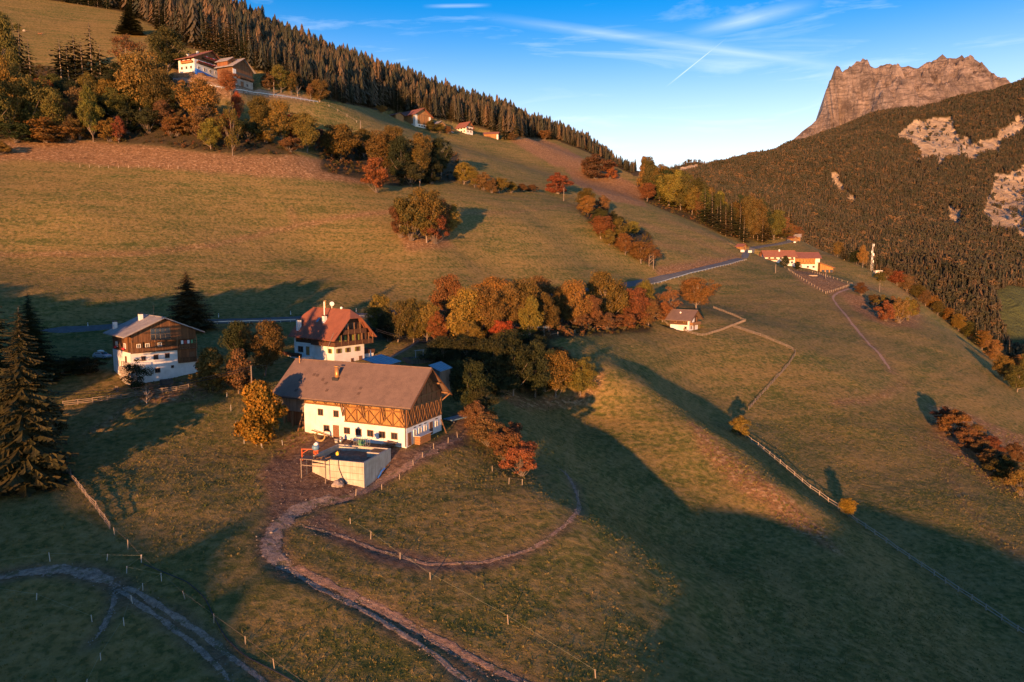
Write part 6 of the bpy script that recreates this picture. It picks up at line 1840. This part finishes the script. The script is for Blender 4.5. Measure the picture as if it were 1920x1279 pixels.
ps = root('panel_stack', at(848, 792, 141), BV, 'stack of shiny boards lying behind the barn gable', 'boards', rz=.9)
for k in range(7):
    MB().box(q.uniform(-.2, .2), 5 + q.uniform(-.3, .3), k*.35, k*.35 + .3, .2 + q.uniform(0, .1), .45).build('board', 'sheet_metal' if k % 2 else 'blue_sheet', ps)
MB().box(.5, .8, 0, 2.5, -.8, .2).box(4, 4.3, 0, 2.5, -.8, .2).build('bearer', 'fence_wood', ps)
thing('prop_plank', MB().bar((0, 0, -.2), (-1.2, .9, 2.6), .2, .1), 'beam', ground_hit(838, 813), 'plank leaning against the far barn corner', 'plank')
thing('long_plank', MB().bar((0, 0, .3), (-4.2, 1.6, 1.2), .3, .12), 'beam', ground_hit(622, 822), 'long plank lying along the foot of the barn wall', 'plank')

# ------------------------------------------------------------------ round the old timber house: car, terrace wall, bench
def car(loc, rz, paint, label, roof_box=False):
    e = root('parked_car', loc, None, label, 'car', rz=rz)
    prof = [(-2.15, .45), (-2.2, .85), (-1.95, 1.0), (-1.55, 1.42), (.2, 1.48), (1.0, 1.02), (1.95, .88), (2.2, .6), (2.15, .35), (-2.1, .3)]
    mb = MB(); n = len(prof)
    for y, k in ((-.86, 1), (.86, 1)):
        mb.v += [(x, y * (.86 if z > 1.1 else 1), z) for x, z in prof]
    mb.f += [tuple(range(n)), tuple(range(2*n-1, n-1, -1))] + [(i, (i+1) % n, n + (i+1) % n, n + i) for i in range(n)]
    body = mb.build('body', paint, e)
    for y in (-.80, .78):
        MB().hexa([(-1.5, y, 1.03), (.75, y, 1.03), (.75, y + .02, 1.03), (-1.5, y + .02, 1.03)], [(-1.35, y, 1.38), (.2, y, 1.4), (.2, y + .02, 1.4), (-1.35, y + .02, 1.38)]).build('side_window', 'glass', e)
    MB().hexa([(.98, -.7, 1.06), (.98, .7, 1.06), (1.02, .7, 1.04), (1.02, -.7, 1.04)], [(.25, -.64, 1.49), (.25, .64, 1.49), (.3, .64, 1.46), (.3, -.64, 1.46)]).build('windscreen', 'glass', e)
    for x in (-1.35, 1.35):
        for y in (-.88, .70):
            w = MB().cyl((x, y, .33), (x, y + .18, .33), .33, .33, 14).build('wheel', 'slate_dark', e); MB().cyl((x, y - .01, .33), (x, y + .19, .33), .19, .19, 10).build('rim', 'sheet_metal', w)
    for y in (-.6, .6): MB().box(2.12, 2.22, y - .18, y + .18, .62, .78).build('headlight', 'white_paint', e)
    if roof_box:
        b_ = MB().box(-1.4, .6, -.4, .4, 1.6, 1.64).ball((-.4, 0, 1.75), 1.0, 12, 6, .25).build('roof_box', 'white_paint', e, True)
        b_.scale = (1, .55, 1)
    return e
plain('silver_paint', (0.42, 0.46, 0.50), 0.08, 2, 0.3, 0.4)
plain('dark_paint', (0.05, 0.06, 0.08), 0.1, 2, 0.3, 0.2)
car(ground_hit(192, 672), -.35, 'silver_paint', 'silver car with a roof box parked left of the old timber house', True)
car(ground_hit(1478, 452), .3, 'dark_paint', 'dark car parked beside the low cabin at the wood end')
car(ground_hit(1490, 456), 1.2, 'white_paint', 'white car parked beside the low cabin at the wood end')
car(ground_hit(846, 249), .2, 'white_paint', 'white car beside the skyline house')
tw = root('terrace_wall', base_at(252, 703, 149.5), nvec(.7, .714), 'rough stone terrace wall with railing left of the old timber house', 'wall')
rr_ = random.Random(8)
MB().box(-.2, .55, .5, 7.9, -4.5, 1.1).build('core', 'stone_wall', tw)
for r_ in range(6):
    y = .4
    while y < 7.8:
        l = rr_.uniform(.6, 1.2); dz = rr_.uniform(-.05, .05)
        MB().box(-.42 - rr_.uniform(0, .1), -.1, y, y + l - .07, -1.6 + r_*.47 + dz, -1.6 + r_*.47 + .4 + dz).build('stone', rr_.choice(['stone_wall', 'stone_wall', 'rubble']), tw)
        y += l
for y in (.6, 3.0, 5.4, 7.8): MB().box(-.1, .02, y - .06, y + .06, 1.1, 2.2).build('railing_post', 'fence_wood', tw)
for z in (1.5, 1.8, 2.12): MB().box(-.14, -.08, .5, 7.9, z, z + .1).build('railing', 'fence_wood', tw)
bn = root('bench', at(222, 703, 148), nvec(.7, .714), 'grey wooden bench against the stone terrace wall', 'bench', )
bn.location.z = float(grid_z(bn.location.x, bn.location.y))
MB().box(-.6, -.1, 0, 2.4, .42, .5).build('seat', 'grey_boards', bn); MB().box(-.1, -.02, 0, 2.4, .6, 1.05).build('backrest', 'grey_boards', bn)
for y in (.2, 2.2): MB().box(-.55, -.1, y - .05, y + .05, -.2, .42).build('leg', 'fence_wood', bn)
thing('woodpile', MB().box(-1.2, 1.2, -.5, .5, -.3, .9).bar((-1.3, -.5, .2), (1.3, -.5, .4), .3).bar((-1.2, -.5, .75), (1.2, -.45, .7), .3), 'slate_dark', at(312, 719, 150), 'dark covered woodpile at the foot of the white wall', 'woodpile', rz=.7)

# ------------------------------------------------------------------ behind the barn: sheet roofs, garden bed, trailer tank
for (px, py, d, w_, l_, lab) in ((716, 682, 160, 6.5, 6.0, 'blue sheet-metal lean-to roof between the barn and the red-roofed house'), (826, 694, 158, 4.6, 3.2, 'small blue sheet roof behind the barn ridge')):
    e = root('lean_to', at(px, py, d), nvec(.5, .87), lab, 'shed')
    e.location.z -= 0
    MB().hexa([(-w_/2, -l_/2, 0), (w_/2, -l_/2, .3), (w_/2, l_/2, 1.5), (-w_/2, l_/2, 1.2)], [(-w_/2, -l_/2, .1), (w_/2, -l_/2, .4), (w_/2, l_/2, 1.6), (-w_/2, l_/2, 1.3)]).build('roof', 'blue_sheet', e)
    for k in range(7):
        x = -w_/2 + w_ * k / 6
        MB().bar((x, -l_/2, .12 + .3*k/6), (x, l_/2, 1.32 + .3*k/6), .06).build('seam', 'sheet_metal', e)
    MB().box(-w_/2 + .3, w_/2 - .3, -l_/2 + .3, l_/2 - .3, -7, .1).build('wall', 'grey_boards', e)
gb = root('garden_enclosure', ground_hit(795, 676), nvec(.8, .6), 'low board enclosure with a small gate frame behind the barn', 'enclosure')
for (a, c) in (((-5, -2.5, .3), (5, -2.5, .3)), ((-5, 2.5, .3), (5, 2.5, .3)), ((-5, -2.5, .3), (-5, 2.5, .3)), ((5, -2.5, .3), (5, 2.5, .3))):
    MB().bar(a, c, .12, 1.2).build('board_wall', 'grey_boards', gb)
MB().box(-1.2, -1.05, 2.3, 2.45, 0, 2.4).box(1.05, 1.2, 2.3, 2.45, 0, 2.4).box(-1.4, 1.4, 2.1, 2.6, 2.4, 2.55).build('gate_frame', 'white_stake', gb)
ta = root('tank_trailer', ground_hit(1017, 622), None, 'silver water tank on a red trailer by the tree row', 'trailer', rz=.3)
MB().cyl((-1.5, 0, 1.35), (1.5, 0, 1.35), .72, .72, 16).ball((-1.5, 0, 1.35), .715, 14, 8).ball((1.5, 0, 1.35), .715, 14, 8).build('tank', 'sheet_metal', ta, True)
MB().box(-1.7, 2.4, -.5, .5, .5, .65).bar((2.4, 0, .55), (3.6, 0, .5), .14).build('chassis', 'orange_paint', ta)
for y in (-.85, .65): MB().cyl((0, y, .42), (0, y + .2, .42), .42, .42, 14).build('wheel', 'slate_dark', ta)
pu = thing('parasol', MB().cyl((0, 0, -2.5), (0, 0, .6), .05).cyl((0, 0, -.6), (0, 0, 1.6), .38, .05, 8), 'cloth_white', at(695, 668, 172), 'closed pale parasol in front of the red-roofed house', 'parasol')

# ------------------------------------------------------------------ radio mast, cows, trough, sign
mp = ground_hit(1634, 506)
rm = root('radio_mast', mp, None, 'white lattice radio mast with antenna panels on the brow', 'mast')
sc0 = mp.y / F
H = 50 * sc0
for k in range(3):
    a = k * 2.094
    MB().bar((1.1*math.cos(a), 1.1*math.sin(a), -1), (.4*math.cos(a), .4*math.sin(a), H), .08).build('leg', 'white_paint', rm)
for k in range(10):
    z0, z1 = H * k / 10, H * (k + 1) / 10
    r0, r1 = 1.1 - .7 * k / 10, 1.1 - .7 * (k + 1) / 10
    for j in range(3):
        a, c = j * 2.094, (j + 1) * 2.094
        MB().bar((r0*math.cos(a), r0*math.sin(a), z0), (r1*math.cos(c), r1*math.sin(c), z1), .05).build('lattice', 'white_paint', rm)
for z, a in ((H*.95, -1.2), (H*.62, -1.6), (H*.6, -.2), (H*.45, -2.2), (H*.7, -2.6), (H*.35, -1.0)):
    MB().box(1.0*math.cos(a) - .28, 1.0*math.cos(a) + .28, 1.0*math.sin(a) - .2, 1.0*math.sin(a) + .2, z - 1.0, z + 1.0).build('antenna_panel', 'white_paint', rm)
eqp = root('equipment_hut', PAD_AT[(1644, 508)], None, 'small pale equipment hut at the foot of the radio mast', 'hut')
MB().box(-1, 4.5, 0, 3.5, -3, 2.8).build('wall', 'far_plaster', eqp); MB().box(-1.3, 4.8, -.3, 3.8, 2.8, 3.0).build('roof', 'sheet_metal', eqp); MB().box(.5, 1.6, -.06, .02, 0, 2.1).build('door', 'golden_boards', eqp)
plain('hide_brown', (0.24, 0.11, 0.055), 0.35, 1.2, 0.9)
plain('hide_pale', (0.50, 0.42, 0.34), 0.35, 1.2, 0.9)
def cow(loc, rz, mat, label):
    bm = bmesh.new(); me = bpy.data.meshes.new('cow')
    pts = [(-1.0,0,1.15),(-.4,0,1.08),(.3,0,1.1),(.8,0,1.2),(1.15,0,1.35),(1.45,0,1.3),(1.7,0,1.12),
        (-.95,.2,.75),(-1.05,.2,.4),(-1.0,.2,0),(-.95,-.2,.75),(-1.05,-.2,.4),(-1.0,-.2,0),(.72,.2,.7),(.74,.2,.35),(.74,.2,0),(.72,-.2,.7),(.74,-.2,.35),(.74,-.2,0),(-1.15,0,1.1),(-1.22,0,.6)]
    ed = [(0,1),(1,2),(2,3),(3,4),(4,5),(5,6),(0,7),(7,8),(8,9),(0,10),(10,11),(11,12),(3,13),(13,14),(14,15),(3,16),(16,17),(17,18),(0,19),(19,20)]
    rad = [.36,.4,.42,.36,.22,.17,.11,.16,.09,.08,.16,.09,.08,.14,.08,.08,.14,.08,.08,.06,.03]
    me.from_pydata(pts, ed, [])
    o = new_obj('cow', me, mat)
    md = o.modifiers.new('skin', 'SKIN')
    for v_, r_ in zip(me.skin_vertices[0].data, rad): v_.radius = (r_, r_)
    me.skin_vertices[0].data[1].use_root = True
    o.modifiers.new('sub', 'SUBSURF').render_levels = 1
    o.location = loc; o.rotation_euler = (0, 0, rz)
    MB().cyl((1.42, .12, 1.42), (1.38, .3, 1.62), .035, .01, 5).cyl((1.42, -.12, 1.42), (1.38, -.3, 1.62), .035, .01, 5).build('horns', 'white_stake', o)
    return tag(o, label, 'cow')
cow(ground_hit(75, 66), .4, 'hide_brown', 'brown cow grazing alone on the top pasture')
cow(ground_hit(45, 60), 2.6, 'hide_pale', 'pale cow grazing near the brown cow on the top pasture')
thing('trough', MB().box(-3, 3, -.5, .5, 0, .15).box(-3, -2.8, -.5, .5, .15, .7).box(2.8, 3, -.5, .5, .15, .7).box(-3, 3, -.5, -.35, .15, .7).box(-3, 3, .35, .5, .15, .7), 'stake_wood', ground_hit(1524, 518), 'long pale trough in the paddock of the sunlit farm', 'trough')
for (px, py, lab) in ((1392, 475, 'pale sign board left of the road bend'), (1406, 476, 'pale sign board right of the road bend')):
    e = root('sign_board', ground_hit(px, py), None, lab, 'sign')
    MB().box(-.08, .08, -.08, .08, -.3, 1.2).build('post', 'fence_wood', e); MB().box(-1.3, 1.3, -.14, -.06, .8, 2.4).build('panel', 'far_plaster', e)

# ------------------------------------------------------------------ trees behind and left of the photographer (their long shadows cross the picture)
def caster(px, py, yb, w, kind, col, label, group, extra=0.0):
    qp = ground_hit(px, py)
    t = (qp.y - yb) / sun_dir.y
    top = qp - sun_dir * t
    base_z = float(grid_z(top.x, top.y))
    if top.x > -104 and yb > 50:
        return
    h = max(4.0, top.z - base_z + extra)
    plant(Vector((top.x, top.y, base_z)), h, w, kind, col, label, 'tree', group)
far_line = [(0,520),(60,536),(120,548),(180,560),(230,560),(280,553),(330,542),(375,538),(420,540),(480,537),(530,528),(580,517),(625,512),(655,520),(690,545)]
for row in range(2):
    for (xa, ya), (xb, yb) in zip(far_line[:-1], far_line[1:]):
        for k in range(2):
            f = (k + rng.uniform(0, 1)) / 2
            caster(xa + (xb - xa) * f, ya + (yb - ya) * f + rng.uniform(0, 8) + row * 12, 112 + row * 16 + rng.uniform(-5, 5), 13, 'round', 'dark', 'tall dark tree in the group beyond the fence corner', 'trees beyond the fence corner', .6)

# ------------------------------------------------------------------ undergrowth, grass tufts, gravel stones
def in_any(P, polys):
    a, c = to_px(P); r = np.zeros(len(P), bool)
    for p in polys: r |= in_poly(a, c, p)
    return r
N_ = 60000
dd = rng.uniform(150, 720, N_); uu = rng.uniform(-.75, .45, N_)
P_ = np.stack([uu * dd, dd, grid_z(uu * dd, dd)], 1)
P_ = P_[in_any(P_, LITTER)][:2600]
s_ = rng.uniform(.8, 2.6, len(P_))
def small_bush(seed):
    t_, c_ = make_broadleaf(seed, 12, 260, 'bush', 0.05); return c_
ub_protos = [small_bush(s) for s in (101, 102, 103)]
m, nt, b = new_mat('undergrowth')
oi = nt.nodes.new('ShaderNodeObjectInfo'); ge = nt.nodes.new('ShaderNodeNewGeometry')
c = ramp(nt, oi.outputs['Random'], [(0.0, (0.03, 0.036, 0.012)), (0.45, (0.075, 0.06, 0.02)), (0.75, (0.12, 0.065, 0.025)), (1.0, (0.17, 0.07, 0.03))])
c = mixc(nt, ge.outputs['Random Per Island'], mixc(nt, 1.0, c, (0.5, 0.5, 0.5), 'MULTIPLY'), mixc(nt, 1.0, c, (1.4, 1.3, 1.2), 'MULTIPLY'))
nt.links.new(c, b.inputs['Base Color'])
scatter('undergrowth', P_ - [0, 0, .2], np.c_[s_ * 1.3, s_ * 1.3, s_], ub_protos, 'undergrowth', 'tangled undergrowth between the autumn trees', 'undergrowth')
def tuft(seed, n=7, lean=.5):
    r = np.random.default_rng(seed); V, Q = [], []
    for k in range(n):
        a = r.uniform(0, 6.28); x, y = r.normal(0, .16, 2); w = r.uniform(.05, .10); h = r.uniform(.5, 1.0)
        dx, dy = math.cos(a), math.sin(a); lx, ly = r.normal(0, lean, 2) * h * .5
        o = len(V)
        V += [(x - dx*w, y - dy*w, -.15), (x + dx*w, y + dy*w, -.15), (x + dx*w*.5 + lx, y + dy*w*.5 + ly, h), (x - dx*w*.5 + lx, y - dy*w*.5 + ly, h)]
        Q.append((o, o+1, o+2, o+3))
    return np_mesh('tuft', np.array(V), np.array(Q), False)
m, nt, b = new_mat('tuft_grass')
oi = nt.nodes.new('ShaderNodeObjectInfo')
c = ramp(nt, oi.outputs['Random'], [(0.0, (0.066, 0.084, 0.018)), (0.45, (0.120, 0.112, 0.030)), (0.8, (0.195, 0.145, 0.048)), (1.0, (0.28, 0.20, 0.08))])
nt.links.new(c, b.inputs['Base Color']); b.inputs['Roughness'].default_value = .9; b.inputs['Specular IOR Level'].default_value = .1
N_ = 700000
dd = np.sqrt(rng.uniform(56 ** 2, 290 ** 2, N_)); uu = rng.uniform(-.82, .86, N_)
X_, Y_ = uu * dd, dd
i = np.clip(np.searchsorted(gx, X_), 0, NX - 1); j = np.clip(np.searchsorted(gy, Y_), 0, NY - 1)
mk = mask.reshape(NY, NX, 4)[j, i]
dens = (0.5 + 0.9 * fbm(X_ / 9, Y_ / 9, 141, 3)) * smooth(285, 110, Y_)
ok = (rng.uniform(0, 1, N_) < dens) & (mk[:, 1] < rng.uniform(0, .5, N_))
X_, Y_, mk = X_[ok][:230000], Y_[ok][:230000], mk[ok][:230000]
s_ = rng.gamma(4.0, .026, len(X_)).clip(.04, .32) * (1 + .7 * mk[:, 0])
scatter('meadow_tufts', np.c_[X_, Y_, grid_z(X_, Y_)], np.c_[s_ * 1.7, s_ * 1.7, s_], [tuft(s) for s in (1, 2, 3, 4)], 'tuft_grass', 'tufts of green and straw-coloured meadow grass', 'grass')
def pebble(seed):
    mb = MB().ball((0, 0, .25), .5, 6, 4, .7, .3, seed); me = bpy.data.meshes.new('pebble'); me.from_pydata(mb.v, [], mb.f); return me
pb_pts = []
for tn, tp, tw in TRACKS:
    if 'road' in tn or 'lane' in tn or 'field' in tn: continue
    P = px_path(tp, .25)
    k = rng.integers(0, len(P), int(len(P) * 2.5)); pb_pts.append(P[k, :2] + rng.normal(0, tw * .3, (len(k), 2)))
h_ = [ground_hit(x, y) for x, y in zip(rng.uniform(500, 720, 1500), rng.uniform(850, 1010, 1500))]
pb_pts.append(np.array([(p.x, p.y) for p in h_ if mask.reshape(NY, NX, 4)[np.searchsorted(gy, p.y), np.searchsorted(gx, p.x), 1] > .4]))
pp = np.concatenate(pb_pts)
s_ = rng.gamma(1.5, .028, len(pp)) + .03
scatter('gravel_stones', np.c_[pp, grid_z(pp[:, 0], pp[:, 1]) + .045], np.c_[s_, s_, s_ * .8], [pebble(s) for s in (1, 2, 3)], 'rubble', 'loose pale stones on the farm tracks', 'gravel')

hp = px_path([(268,1058),(310,1075),(352,1092),(385,1122),(402,1160),(425,1200),(460,1232),(520,1262),(590,1300)], .8)
hb = MB().path([tuple(Vector(p) - Vector(hp[0]) + Vector((0, 0, .07))) for p in hp], .06, 5)
thing('water_hose', hb, 'dark_metal', Vector(hp[0]), 'black water hose lying across the pasture beside the wire fence', 'hose')
